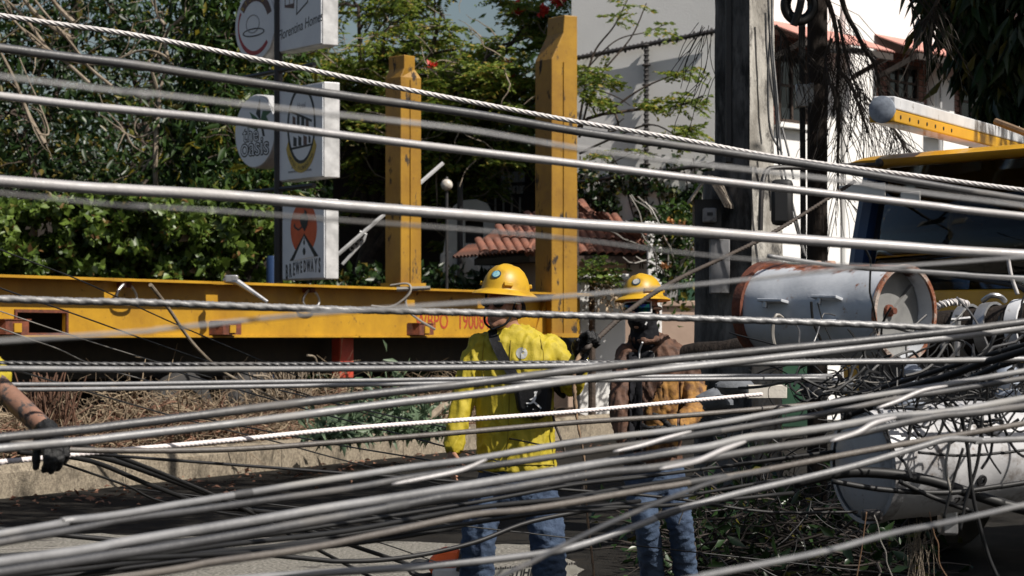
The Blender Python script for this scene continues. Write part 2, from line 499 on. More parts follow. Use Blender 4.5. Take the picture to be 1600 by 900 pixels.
M['rust_rim'] = mat('rust_rim', (0.22, 0.075, 0.035), (0.36, 0.3, 0.26), 14, 0.75, bump=0.5, lo=0.42, hi=0.56, wear=(0.05, 0.025, 0.018), wearscale=16, wearlo=0.55, wearhi=0.62)
M['ceramic'] = mat('ceramic', (0.55, 0.36, 0.26), (0.4, 0.25, 0.18), 5, 0.3)
M['skin'] = mat('skin', (0.36, 0.19, 0.125), (0.28, 0.14, 0.09), 10, 0.5, bump=0.1, bscale=120)
M['skin_tattoo'] = mat('skin_tattoo', (0.26, 0.14, 0.095), (0.17, 0.09, 0.06), 12, 0.5, wear=(0.05, 0.045, 0.045), wearscale=22, wearlo=0.5, wearhi=0.56)
M['jacket_yellow'] = mat('jacket_yellow', (0.44, 0.35, 0.018), (0.36, 0.28, 0.014), 5, 0.7, bump=0.25, bscale=30)
M['jacket_tan'] = mat('jacket_tan', (0.4, 0.2, 0.04), (0.09, 0.04, 0.018), 16, 0.75, bump=0.3, bscale=30)
M['jacket_brown'] = mat('jacket_brown', (0.12, 0.055, 0.03), (0.04, 0.019, 0.012), 18, 0.75, bump=0.3, bscale=40)
M['black_cloth'] = mat('black_cloth', (0.009, 0.0095, 0.012), (0.014, 0.014, 0.017), 14, 0.9, bump=0.2, bscale=60, spec=0.15)
M['bag_black'] = mat('bag_black', (0.009, 0.009, 0.01), (0.014, 0.014, 0.016), 9, 0.6, bump=0.25, bscale=18, spec=0.25)
M['glove'] = mat('glove', (0.01, 0.01, 0.011), (0.018, 0.018, 0.018), 20, 0.45, bump=0.5, bscale=60, spec=0.3)
M['denim'] = mat('denim', (0.06, 0.095, 0.16), (0.016, 0.03, 0.065), 9, 0.85, bump=0.35, bscale=70, lo=0.3, hi=0.7)
M['denim_dark'] = mat('denim_dark', (0.02, 0.03, 0.055), (0.03, 0.045, 0.08), 9, 0.85, bump=0.35, bscale=70)
M['boot'] = mat('boot', (0.03, 0.022, 0.016), rough=0.7)
M['lens'] = mat('lens', (0.01, 0.01, 0.012), rough=0.06)
m_, nt_, N_, L_, b_ = new_mat('goggle_lens')
lw = N_.new('ShaderNodeLayerWeight'); lw.inputs[0].default_value = 0.35
nz = _noise(nt_, 30, 2)
rp = N_.new('ShaderNodeValToRGB')
for p_, c_ in ((0.38, (0.008, 0.004, 0.03, 1)), (0.52, (0.01, 0.03, 0.12, 1)), (0.66, (0.01, 0.12, 0.05, 1))):
    e = rp.color_ramp.elements.new(p_); e.color = c_
L_.new(nz.outputs[0], rp.inputs[0])
L_.new(rp.outputs[0], b_.inputs['Base Color'])
b_.inputs['Metallic'].default_value = 0.9
b_.inputs['Roughness'].default_value = 0.15
M['goggle_lens'] = m_
m_, nt_, N_, L_, b_ = new_mat('hat_yellow')
hn = _noise(nt_, 14, 5)
hc = _mix(nt_, _ramp(nt_, hn.outputs[0], 0.5, 0.64).outputs[0], (0.62, 0.385, 0.022), (0.47, 0.28, 0.02))
L_.new(hc, b_.inputs['Base Color'])
b_.inputs['Roughness'].default_value = 0.42
tl = N_.new('ShaderNodeBsdfTranslucent'); tl.inputs[0].default_value = (0.85, 0.3, 0.02, 1)
mx = N_.new('ShaderNodeMixShader'); mx.inputs[0].default_value = 0.22
L_.new(b_.outputs[0], mx.inputs[1]); L_.new(tl.outputs[0], mx.inputs[2]); L_.new(mx.outputs[0], N_['Material Output'].inputs[0])
M['hat_yellow'] = m_
M['badge_ring'] = mat('badge_ring', (0.03, 0.06, 0.09), rough=0.4)
M['badge_face'] = mat('badge_face', (0.1, 0.3, 0.42), (0.35, 0.55, 0.5), 60, 0.4)
M['badge_grey'] = mat('badge_grey', (0.42, 0.42, 0.4), (0.25, 0.26, 0.26), 60, 0.5)
M['print_white'] = mat('print_white', (0.72, 0.72, 0.72), (0.55, 0.55, 0.55), 40, 0.6)
M['saw_orange'] = mat('saw_orange', (0.75, 0.12, 0.02), (0.62, 0.09, 0.02), 6, 0.45)
M['saw_bar'] = mat('saw_bar', (0.5, 0.49, 0.44), (0.34, 0.32, 0.28), 12, 0.45, metal=0.3)
M['cable'] = mat('cable', (0.075, 0.075, 0.078), (0.04, 0.04, 0.042), 5, 0.42, bump=0.1, bscale=35, spec=0.7, wear=(0.13, 0.12, 0.11), wearscale=5, wearlo=0.5, wearhi=0.7, wearstretch=(0.5, 0.5, 3))
M['cable_light'] = mat('cable_light', (0.23, 0.23, 0.235), (0.13, 0.13, 0.133), 5, 0.42, bump=0.1, bscale=35, spec=0.8, wear=(0.26, 0.25, 0.23), wearscale=5, wearlo=0.5, wearhi=0.7, wearstretch=(0.5, 0.5, 3))
M['cable_pale'] = mat('cable_pale', (0.38, 0.365, 0.365), (0.27, 0.26, 0.26), 5, 0.4, bump=0.1, bscale=35, spec=0.8, wear=(0.4, 0.38, 0.36), wearscale=5, wearlo=0.5, wearhi=0.7, wearstretch=(0.5, 0.5, 3))
M['cable_brown'] = mat('cable_brown', (0.13, 0.115, 0.1), (0.085, 0.075, 0.068), 6, 0.5, bump=0.2, bscale=40)
M['cable_black'] = mat('cable_black', (0.012, 0.012, 0.013), (0.02, 0.02, 0.02), 6, 0.5, spec=0.3)
M['wire_pale'] = mat('wire_pale', (0.3, 0.28, 0.25), (0.17, 0.16, 0.145), 6, 0.5)
M['wire_rust'] = mat('wire_rust', (0.2, 0.11, 0.055), (0.1, 0.055, 0.03), 6, 0.7)
M['glint_silver'] = mat('glint_silver', (0.4, 0.4, 0.4), (0.3, 0.3, 0.3), 20, 0.4)
M['steel_strand'] = mat('steel_strand', (0.58, 0.55, 0.54), (0.44, 0.42, 0.41), 7, 0.55)
M['rope_white'] = mat('rope_white', (0.76, 0.7, 0.69), (0.62, 0.56, 0.55), 14, 0.8)
M['rope_dark'] = mat('rope_dark', (0.06, 0.045, 0.035), (0.035, 0.028, 0.024), 14, 0.7)
M['rope_tan'] = mat('rope_tan', (0.26, 0.17, 0.1), (0.15, 0.1, 0.065), 14, 0.85)
M['lamp_globe'] = mat('lamp_globe', (0.62, 0.58, 0.52), (0.36, 0.32, 0.27), 14, 0.45)
M['blue_plastic'] = mat('blue_plastic', (0.02, 0.05, 0.13), (0.015, 0.035, 0.09), 4, 0.5)
# ------------------------------------------------------------------ ground, road, kerb, median
def sheet(name, pts, z, material, nx=1):
    mb = MB(); mb.add([(x, y, z) for x, y in pts], [tuple(range(len(pts)))])
    o = mb.build(name, material, smooth=False)
    o['kind'] = 'structure'
    return o
sheet('ground', [(-900, -60), (900, -60), (900, 1800), (-900, 1800)], 0.0, M['soil'])
sheet('road', [(-30, -20), (60, -20), (60, 60), (9, 60), (-0.2, 31.2), (-4.46, 20.95), (-14, -3)], 0.004, M['asphalt'])
ap = sheet('sunlit_concrete', [(-5.5, 12.6), (0.55, 12.9)] + [(0.5 - 0.02 * i + random.gauss(0, 0.05), 13 + 0.25 * i) for i in range(13)] + [(0.2 - 0.12 * i, 16.2 + 0.035 * i + random.gauss(0, 0.06)) for i in range(30)] + [(-5.2, 16.6)], 0.008, M['concrete_road'])  # pale sheet outlines the sunlit ground; its light is painted into the tone
KD = Vector((3.9, 9.1, 0)).normalized()
KN = Vector((KD.y, -KD.x, 0))
K0 = Vector((-4.42, 20.9, 0))
kerb = thing('kerb', 'low weathered concrete kerb along the brush covered median', 'kerb', K0)
kerb['kind'] = 'structure'
del kerb['category']
sp = [-13, -10, -7.0, -4.0, -1.0, 2.0, 5.05, 8.0, 11.0, 14.0, 17.0, 20]
prof = [(0, 0), (0.0, 0.22), (-0.03, 0.285), (-0.09, 0.3), (-0.3, 0.292), (-0.3, 0)]
for a, b in zip(sp[:-1], sp[1:]):
    mb = MB()
    nseg = 10
    rings = []
    for i in range(nseg + 1):
        t = a + 0.008 + (b - a - 0.016) * i / nseg
        ring = []
        for j, (o, z) in enumerate(prof):
            w = noise.noise(Vector((t * 2.1, j * 3.3, 0.5))) * 0.014 if 0 < j < 5 else 0
            ring.append(K0 + KD * t + KN * (o + w) + Vector((0, 0, z + w)))
        rings.append(ring)
    mb.loft(rings)
    mb.build('kerb_block', M['kerb'], kerb, smooth=False)
mb = MB()
a, b = K0 + KD * -13 - KN * 0.3, K0 + KD * 20 - KN * 0.3
rings = []
for i in range(34):
    t = -13 + i
    rings.append([K0 + KD * t - KN * (0.28 + 0.3 * j) + Vector((0, 0, 0.2 + (0.16 * math.sin(j / 6 * math.pi)) + 0.06 * noise.noise(Vector((t, j * 0.7, 3)))) ) for j in range(7)])
mb.loft(rings, closed=False, caps=False)
o = mb.build('median_soil', M['soil']); o['kind'] = 'structure'

# dry brush heaped on the median
def strands(name, n, material, t0, t1, o0, o1, zf, L, rad, wob, flat, kind='stuff', up=0.25):
    V, Fc, A = [], [], []
    for i in range(n):
        t = random.uniform(t0, t1); o = random.uniform(o0, o1)
        hump = max(0, math.sin(math.pi * (o - o0) / (o1 - o0))) ** 0.7
        zmax = zf(t) * (0.35 + 0.65 * hump)
        p = K0 + KD * t - KN * o + Vector((0, 0, 0.27 + zmax * random.random() ** 0.55))
        d = Vector((random.gauss(0, 1), random.gauss(0, 1), random.gauss(up, flat)))
        pts = wander(p, d, L * random.uniform(0.4, 1.3), 4, wob, 0.1)
        a = random.random()
        r = rad * random.uniform(0.6, 1.5)
        base = len(V)
        for k, q in enumerate(pts):
            rr = r * (1 - k / 6)
            s = Vector((d.y, -d.x, 0.2)).normalized()
            V += [tuple(q + s * rr), tuple(q + Vector((0, 0, rr))), tuple(q - s * rr)]
        for k in range(4):
            for j in range(3):
                x, y = base + k * 3 + j, base + k * 3 + (j + 1) % 3
                Fc.append((x, y, y + 3, x + 3)); A.append(a)
    return mesh_obj(name, V, np.array(Fc), material, None, smooth=False, attr=A, kind=kind)
hump = lambda t: 0.42 + 0.16 * math.sin(t * 1.7 + 1) + 0.12 * math.sin(t * 4.1)
o = strands('dry_brush', 5200, M['dry'], -2.5, 13.5, 0.25, 1.7, hump, 0.55, 0.008, 0.35, 0.5)
tag(o, 'heap of pale dry vines and straw along the median behind the kerb', 'dry brush')
o = strands('brown_leaf_litter', 3800, M['dry_red'], -2.5, 13.5, 0.2, 1.5, lambda t: hump(t) * 0.8, 0.25, 0.012, 0.3, 0.35)
tag(o, 'reddish brown dead leaves mixed through the brush heap', 'dead leaves')
# upright dry root clumps
for i, (px, d, lab) in enumerate(((75, 22.6, 'reddish clump of dry roots beside the gloved hand at left'), (445, 27.6, 'dry root clump below the middle of the yellow trailer'))):
    c = P(px, 640, d)
    V = MB()
    for k in range(90):
        b0 = Vector((c.x + random.gauss(0, 0.12), c.y + random.gauss(0, 0.12), 0.3))
        tp = Vector((c.x + random.gauss(0, 0.17), c.y + random.gauss(0, 0.15), 0.3 + random.uniform(0.45, 0.8)))
        V.tube(smooth_path([b0, b0.lerp(tp, 0.5) + Vector((random.gauss(0, 0.05), 0, 0)), tp], 4), 0.008, 4)
    tag(V.build('root_clump', M['root'] if i == 0 else M['bark_pale']), lab, 'root clump', 'dry root clumps on the median')
# loose sticks lying over the brush
for pts, d0, d1, r, lab, mm in (
    ([(235, 445), (262, 480), (300, 535), (345, 578), (390, 603), (440, 628)], 21.0, 23.0, 0.018, 'long pale bare stick leaning diagonally in front of the yellow trailer', 'bark_pale'),
    ([(655, 668), (680, 645), (700, 632), (745, 628)], 26.0, 26.6, 0.05, 'thick pale bent branch lying on the brush beside the yellow jacket', 'bark_pale'),
    ([(480, 555), (493, 560), (500, 590), (512, 620)], 24, 24.3, 0.012, 'thin crooked twig standing up from the brush under the trailer', 'bark_pale'),
    ([(395, 587), (420, 590), (432, 615), (440, 640)], 24, 24.3, 0.012, 'short hooked pale twig sticking out of the brush', 'bark_pale')):
    n = len(pts)
    mb = MB(); q = smooth_path([P(x, y, d0 + (d1 - d0) * i / (n - 1)) for i, (x, y) in enumerate(pts)], 24)
    mb.tube(q, [r * (1 - 0.5 * i / len(q)) for i in range(len(q))], 7)
    tag(mb.build('fallen_branch', M[mm]), lab, 'branch', 'loose branches on the median brush')
# grey green leafy weeds on the kerb
c = []
for k in range(46):
    x = random.uniform(500, 690); base = P(x, 684 - (x - 500) * 0.05, 26.6 - (690 - x) * 0.012)
    h = 0.42 * math.exp(-((x - 600) / 55) ** 2) + 0.12
    for j in range(34):
        c.append(base + Vector((random.gauss(0, 0.1), random.gauss(0, 0.12), abs(random.gauss(0, h * 0.55)))))
tag(leaves('weeds', c, 0.14, M['leaf_grey'], None, droop=0.1, aspect=0.3, kind='stuff'), 'grey green wilted leafy weeds sprawling over the kerb top', 'weeds')

q = []
for k in range(420):
    t = random.uniform(-3, 12); p = K0 + KD * t + KN * (abs(random.gauss(0, 0.9)) + 0.05); q.append((p.x, p.y, 0.012 + random.random() * 0.02))
tag(leaves('fallen_leaves', q, 0.065, M['dry_red'], None, droop=0.0, aspect=0.5, kind='stuff', dirs=[(random.gauss(0, 1), random.gauss(0, 1), 0.1) for _ in q], flat=3.0), 'scattered dry leaves lying in the gutter along the kerb', 'dead leaves')
# ------------------------------------------------------------------ yellow flatbed trailer
T0 = Vector((-5.08, 24.0, 0)); TD = Vector((0.5, 0.866, 0)); TN = Vector((0.866, -0.5, 0)); Zv = Vector((0, 0, 1))
def tr(t, o, z): return T0 + TD * t + TN * o + Zv * z
TM = axes(TD, TN, Zv, T0)                 # local x along, y outwards to the viewer, z up
ZB, ZT = 1.40, 2.016
trailer = thing('flatbed_trailer', 'long yellow flatbed trailer with rusty side beam behind the workers', 'trailer', tr(3, -1.2, 0))
mb = MB()
hx0 = (25 / 1600, 102 / 1600)
def t_at(px):                               # position along the near beam seen at column px
    k = (px - CX) / F
    return (k * T0.y - T0.x) / (TD.x - k * TD.y)
h0, h1 = t_at(25), t_at(102)
zh0, zh1 = ZB + 0.045, ZB + 0.25
mb.box((-9, -0.04, ZB + 0.02), (h0, 0, ZT - 0.03), TM)
mb.box((h1, -0.04, ZB + 0.02), (12.1, 0, ZT - 0.03), TM)
mb.box((h0, -0.04, ZB + 0.02), (h1, 0, zh0), TM)
mb.box((h0, -0.04, zh1), (h1, 0, ZT - 0.03), TM)
beam = mb.build('side_beam', M['trailer_yellow'], trailer, smooth=False)
mb = MB(); mb.box((-9, -0.2, ZB - 0.004), (12.1, 0.035, ZB + 0.018), TM); mb.build('bottom_flange', M['trailer_yellow'], trailer, smooth=False, bevel=0.004)
slots = sorted([t_at(p) for p in (172, 330, 640, 752)])
mb = MB(); mb.box((-9, 0.2, ZT - 0.028), (12.1, 0.25, ZT), TM); mb.box((-9, 0.001, ZT - 0.028), (12.1, 0.099, ZT - 0.001), TM)
cur = -9
for s in slots:
    mb.box((cur, 0.1, ZT - 0.027), (s - 0.11, 0.199, ZT - 0.001), TM); cur = s + 0.11
mb.box((cur, 0.1, ZT - 0.027), (12.1, 0.199, ZT - 0.001), TM)
mb.build('top_flange', M['trailer_yellow'], trailer, smooth=False)
mb = MB(); mb.box((-9, -2.5, ZT - 0.08), (12.1, -0.001, ZT - 0.004), TM); mb.build('deck', M['dark_wood'], trailer, smooth=False)
mb = MB(); mb.box((-9, -2.54, ZB), (12.1, -2.502, ZT), TM); mb.build('far_beam', M['trailer_yellow'], trailer, smooth=False)
for o in (-0.7, -1.75):
    mb = MB(); mb.box((-9, o - 0.08, 0.95), (12.0, o + 0.08, ZT - 0.085), TM); mb.build('chassis_rail', M['dark_chassis'], trailer, smooth=False)
mb = MB(); mb.ringprism([(h0 - 0.03, zh0 - 0.03), (h1 + 0.03, zh0 - 0.03), (h1 + 0.03, zh1 + 0.03), (h0 - 0.03, zh1 + 0.03)], [(h0, zh0), (h1, zh0), (h1, zh1), (h0, zh1)], 0.001, 0.02, TM @ Matrix.Rotation(R(90), 4, 'X') @ Matrix.Scale(-1, 4, (0, 0, 1)))
mb.build('pocket_frame', M['rust'], beam, smooth=False)
for px in (8, 345, 650):
    t = t_at(px)
    mb = MB(); mb.ringprism([(t - 0.22, -0.001), (t + 0.22, -0.001), (t + 0.17, 0.16), (t - 0.17, 0.16)], [(t - 0.12, 0.001), (t + 0.12, 0.001), (t + 0.12, 0.13), (t - 0.12, 0.13)], ZB + 0.03, ZB + 0.17, TM)
    mb.box((t - 0.2, 0.002, ZB + 0.17), (t + 0.2, 0.17, ZB + 0.182), TM)
    br = mb.build('stake_pocket', M['rust'], trailer, smooth=False, bevel=0.006)
    mb = MB(); mb.box((t - 0.06, 0.161, ZB + 0.05), (t + 0.05, 0.175, ZB + 0.14), TM); mb.build('latch_plate', M['trailer_yellow'], br, smooth=False)
for px in (187, 476):
    t = t_at(px)
    mb = MB(); pts = [tr(t + 0.16 * math.cos(a) * (1 + 0.35 * math.sin(a)), 0.06 + 0.03, ZT - 0.16 + 0.11 * -math.sin(a)) for a in [2 * math.pi * i / 18 for i in range(19)]]
    mb.tube(pts, 0.016, 8); dr = mb.build('lashing_ring', M['zinc'], trailer)
    mb = MB(); mb.box((t - 0.05, 0.0, ZT - 0.09), (t + 0.05, 0.12, ZT - 0.03), TM); mb.build('ring_clip', M['rust'], dr, smooth=False)
TX = axes(TD, Zv, TN, tr(t_at(714), 0.003, ZB + 0.2))
for w_, o_ in (('WBPO', -0.62), ('190084', 0.42)):
    text('serial_lettering', w_, 0.29, TX @ Matrix.Translation((o_, 0, 0)), M['letter_red'], trailer, ext=0.001, sx=0.95, bold=0.002)
mb = MB(); q = [tr(t_at(555), -1.0, 0.6), tr(t_at(555), -1.0, 1.38)]
mb.box((t_at(555), -0.35, 0.9), (t_at(576) , -0.22, ZB - 0.005), TM); mb.build('landing_leg', M['red_paint'], trailer, smooth=False, bevel=0.01)
mb = MB(); mb.box((t_at(555), -0.35, 0.0), (t_at(576), -0.22, 0.895), TM); mb.build('landing_foot', M['dark_chassis'], trailer, smooth=False, bevel=0.01)
for t in (t_at(430), t_at(430) - 1.35, t_at(430) + 5.2):
    for o in (-0.35, -2.1):
        Mw = axes(TD, Zv, TN, tr(t, o, 0.52))
        mb = MB(); mb.lathe([(0.3, -0.13), (0.42, -0.14), (0.5, -0.1), (0.52, 0), (0.5, 0.1), (0.42, 0.14), (0.3, 0.13), (0.28, 0.06), (0.1, 0.05)], 32, Mw)
        w = mb.build('wheel', M['tyre'], trailer)
        mb = MB(); mb.lathe([(0.27, 0.07), (0.26, 0.11), (0.16, 0.1), (0.14, 0.15), (0.05, 0.16)], 24, Mw); mb.build('rim', M['dark_chassis'], w)
    mb = MB(); mb.tube([tr(t, -0.3, 0.52), tr(t, -2.2, 0.52)], 0.07, 10); mb.build('axle', M['dark_chassis'], trailer)
# the two bolster posts standing on the trailer
def bolster(px, d, wpx, ytop, ybot, name, rot, label):
    s = wpx / F * d
    c = P(px, ybot, d); top = P(px, ytop, d).z
    Mx = Matrix.Translation((c.x, c.y, 0)) @ Matrix.Rotation(R(rot), 4, 'Z')
    # apparent width of a turned square post
    a = s / (abs(math.cos(R(rot))) + abs(math.sin(R(rot)))) / 2
    zt, zs, zb = top, top - (0.30 if name == 1 else 0.62), c.z
    k = 0.66
    def ring(h, z, sh=0): return [(-h * (2 * k - 1) if sh and i in (0, 3) else x, y, z) for i, (x, y) in enumerate(((-h, -a), (h, -a), (h, a), (-h, a)))]
    mb = MB()
    if name == 1:
        rings = [[(-a, -a, zb), (a, -a, zb), (a, a, zb), (-a, a, zb)], [(-a, -a, zs), (a, -a, zs), (a, a, zs), (-a, a, zs)],
                 [(-a * k, -a, zt - 0.18), (a * k, -a * k, zt - 0.18), (a * k, a, zt - 0.18), (-a * k, a, zt - 0.18)], [(-a * k, -a, zt), (a * k, -a * k, zt), (a * k, a, zt), (-a * k, a, zt)]]
    else:
        rings = [[(-a, -a, zb), (a, -a, zb), (a, a, zb), (-a, a, zb)], [(-a, -a, zs), (a, -a, zs), (a, a, zs), (-a, a, zs)],
                 [(-a * 0.1, -a, zt - 0.25), (a, -a, zt - 0.25), (a, a, zt - 0.25), (-a * 0.1, a, zt - 0.25)], [(-a * 0.0, -a, zt), (a, -a, zt), (a, a, zt), (-a * 0.0, a, zt)]]
    mb.loft(rings, M=Mx)
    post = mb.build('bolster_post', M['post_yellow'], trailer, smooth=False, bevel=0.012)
    post['label'] = label
    mb = MB()
    for xx in (-a * 0.05,):
        mb.box((xx - 0.012, -a - 0.016, zb), (xx + 0.012, -a - 0.0005, zs - 0.03), Mx)
        mb.box((a + 0.0005, -0.012, zb), (a + 0.015, 0.012, zs - 0.05), Mx)
    mb.build('weld_strip', M['post_yellow'], post, smooth=False)
    mb = MB(); mb.box((-a * 1.25, -a * 1.25, zb - 0.02), (a * 1.25, a * 1.25, zb + 0.03), Mx); mb.build('base_plate', M['trailer_yellow'], post, smooth=False)
    if name == 2:
        for i in range(26):
            z = zs - 0.1 - i * 0.115
            if z < zb + 0.1: break
            mb = MB(); mb.box((a + 0.001, a * 0.42, z - 0.035), (a + 0.012, a * 0.62, z + 0.035), Mx); mb.build('lock_slot', M['black_steel'], post, smooth=False)
        mb = MB(); mb.prism([(-a * 1.9, zb), (-a, zb), (-a, zb + 0.5)], -a * 0.3, a * 0.3, Mx @ Matrix.Rotation(R(90), 4, 'X')); mb.build('gusset', M['trailer_yellow'], post, smooth=False)
        mb = MB(); mb.box((a + 0.013, -a * 0.35, zs - 0.42), (a + 0.03, -a * 0.1, zs - 0.15), Mx); mb.build('latch_plate', M['meter_box'], post, smooth=False)
bolster(630, 32.4, 57, 88, 446, 1, 40, 'short yellow post on the far side of the trailer')
bolster(869, 33.6, 66, 26, 524, 2, 32, 'tall rust streaked yellow post at the end of the trailer')
# load binder and wire hooked over the beam top
lb = thing('load_binder', 'steel load binder lever clamped on the trailer top edge', 'load binder', P(390, 455, 26.6))
mb = MB(); mb.tube([P(352, 438, 26.7), P(372, 441, 26.5), P(418, 472, 26.4)], [0.03, 0.035, 0.02], 8); mb.build('lever', M['zinc'], lb)
mb = MB(); mb.box((-0.07, -0.05, -0.03), (0.07, 0.05, 0.05), Matrix.Translation(P(362, 437, 26.6))); mb.build('hook_block', M['zinc'], lb, bevel=0.01)
tw = thing('tie_wire', 'looped pale tie wire hanging from the trailer edge near the serial lettering', 'tie wire', P(636, 470, 29.2))
for pts in ([(610, 446), (635, 443), (642, 450), (636, 463), (610, 480), (580, 478)], [(640, 455), (634, 468), (638, 485), (655, 500), (680, 515)], [(620, 452), (672, 450)]):
    mb = MB(); mb.tube(smooth_path([P(x, y, 29.2 - 0.02 * i) for i, (x, y) in enumerate(pts)], 20), 0.014 if len(pts) > 2 else 0.03, 6); mb.build('wire', M['wire_pale'], tw)

# ------------------------------------------------------------------ sign post with light boxes
SP = P(435, 300, 33.0); SU = Vector((0.56, -0.828, 0)); SN = Vector((-0.828, -0.56, 0))
mb = MB(); mb.tube([(SP.x, SP.y, 0), (SP.x, SP.y, 7.5)], 0.06, 14)
for z in (5.03, 3.42):
    mb.tube([Vector((SP.x, SP.y, z)) - SU * 1.0, Vector((SP.x, SP.y, z)) + SU * 1.0], 0.035, 8)
tag(mb.build('sign_pole', M['black_steel']), 'slim black steel pole with cross arms carrying the shop signs', 'sign pole')
def sframe(c): return axes(SU, Zv, SN, c)       # x right along the face, y up, z out of the face
def zrow(py, d=33.0): return P(0, py, d).z
def box_sign(name, label, x0, x1, ytop, ybot, depth, cat='sign'):
    c0 = Vector((SP.x, SP.y, 0)) + SU * x0
    zt, zb = ytop, ybot
    w = x1 - x0
    Mx = sframe(c0 + SU * (w / 2) + Zv * ((zt + zb) / 2))
    h = (zt - zb) / 2
    s = thing(name, label, cat, c0 + SU * (w / 2) + Zv * zb, 'light box signs on the black pole')
    mb = MB(); mb.box((-w / 2, -h, -depth), (w / 2, h, 0), Mx); mb.build('casing', M['sign_side'], s, smooth=False, bevel=0.012)
    mb = MB(); mb.box((-w / 2 + 0.02, -h + 0.02, 0.001), (w / 2 - 0.02, h - 0.02, 0.012), Mx); mb.build('face_panel', M['sign_white'], s, smooth=False)
    return s, Mx @ Matrix.Translation((0, 0, 0.0125)), w, h
def flat(s, Mx, name, poly, m, z=0.0, hole=None):
    mb = MB()
    if hole: mb.ringprism(poly, hole, z, z + 0.003, Mx)
    else: mb.prism(poly, z, z + 0.003, Mx)
    return mb.build(name, m, s, smooth=False)
# homes sign (top right)
s, Mx, w, h = box_sign('sign_box', 'white square sign box with handwritten homes lettering at the top right of the pole', 0.03, 1.22, 6.75, zrow(78, 32.6), 0.24)
ty = -h + 0.3
text('lettering', 'Florentina Homes', 0.2, Mx @ Matrix.Translation((0, ty, 0)) @ Matrix.Rotation(R(7), 4, 'Z'), M['ink'], s, 0.002, sx=0.85, shear=0.25)
flat(s, Mx, 'print_house', [(-0.42, ty + 0.3), (-0.16, ty + 0.26), (-0.14, ty + 0.85), (-0.4, ty + 0.95)], M['ink_brown'])
for i in range(3):
    for j in range(2):
        flat(s, Mx, 'print_window', [(-0.39 + j * 0.12, ty + 0.33 + i * 0.19), (-0.29 + j * 0.12, ty + 0.33 + i * 0.19), (-0.29 + j * 0.12, ty + 0.46 + i * 0.19), (-0.39 + j * 0.12, ty + 0.46 + i * 0.19)], M['sign_white'], 0.0032)
o_ = [(-0.1, ty + 0.16), (0.22, ty + 0.3), (0.26, ty + 0.75), (0.1, ty + 0.88), (-0.06, ty + 0.74)]
flat(s, Mx, 'print_outline', o_, M['ink'], 0, [(x * 0.9 + 0.008, (y - ty - 0.5) * 0.92 + ty + 0.5) for x, y in o_])
flat(s, Mx, 'print_garden', [(0.0, ty + 0.42), (0.17, ty + 0.46), (0.17, ty + 0.56), (0.0, ty + 0.53)], M['ink_green'])
flat(s, Mx, 'print_door', [(0.3, ty + 0.48), (0.43, ty + 0.53), (0.43, ty + 0.6), (0.33, ty + 0.57), (0.33, ty + 0.85), (0.3, ty + 0.85)], M['ink_red'])
# hotel sign
s, Mx, w, h = box_sign('sign_box', 'tall white hotel sign box with black oval emblem and yellow ribbon', 0.03, 1.26, zrow(134, 32.5), zrow(281, 32.5), 0.24)
flat(s, Mx, 'emblem_ring', ell(0.02, 0.1, 0.39, 0.52), M['ink'], 0, ell(0.02, 0.1, 0.345, 0.475))
text('emblem_initial', 'Hotel', 0.11, Mx @ Matrix.Translation((0.02, 0.36, 0)), M['ink_grey'], s, 0.002, sx=0.9)
for i, (x, y, ww, hh) in enumerate(((-0.22, 0.02, 0.08, 0.22), (-0.1, 0.06, 0.07, 0.2), (0.02, 0.04, 0.08, 0.2), (0.14, 0.02, 0.08, 0.16), (-0.2, -0.17, 0.09, 0.13), (-0.06, -0.17, 0.08, 0.13), (0.08, -0.17, 0.09, 0.13), (0.22, -0.15, 0.05, 0.1))):
    flat(s, Mx, 'print_window', [(x, y), (x + ww, y - 0.01), (x + ww, y + hh - 0.03), (x, y + hh)], M['ink_brown'] if i % 3 == 0 else M['ink'], 0.0)
flat(s, Mx, 'print_roofline', [(-0.3, 0.3), (0.3, 0.12), (0.31, 0.15), (-0.3, 0.335)], M['ink'])
flat(s, Mx, 'print_base_line', [(-0.3, -0.22), (0.34, -0.19), (0.34, -0.165), (-0.3, -0.19)], M['ink'])
rb = [(0.02 + 0.44 * math.cos(a), -0.02 + 0.52 * math.sin(a)) for a in [R(200 + 140 * i / 14) for i in range(15)]]
rb2 = [(0.02 + 0.38 * math.cos(a), 0.06 + 0.48 * math.sin(a)) for a in [R(200 + 140 * i / 14) for i in range(15)]]
flat(s, Mx, 'ribbon', rb + rb2[::-1], M['ink_yellow'], 0.003)
word = 'HOTEL FLORENTINA'
for i, ch in enumerate(word):
    if ch == ' ': continue
    a = R(222 + 96 * i / (len(word) - 1))
    text('letter', ch, 0.075, Mx @ Matrix.Translation((0.02 + 0.41 * math.cos(a), 0.018 + 0.5 * math.sin(a), 0.0065)) @ Matrix.Rotation(a + R(90), 4, 'Z'), M['ink'], s, 0.001)
for i, ww in enumerate((0.5, 0.68)):
    y = -h + 0.16 - i * 0.055
    for j in range(int(ww / 0.05)):
        x = -ww / 2 + j * 0.05
        flat(s, Mx, 'fine_print', [(x, y), (x + 0.036, y), (x + 0.036, y + 0.026), (x, y + 0.026)], M['ink_grey'])
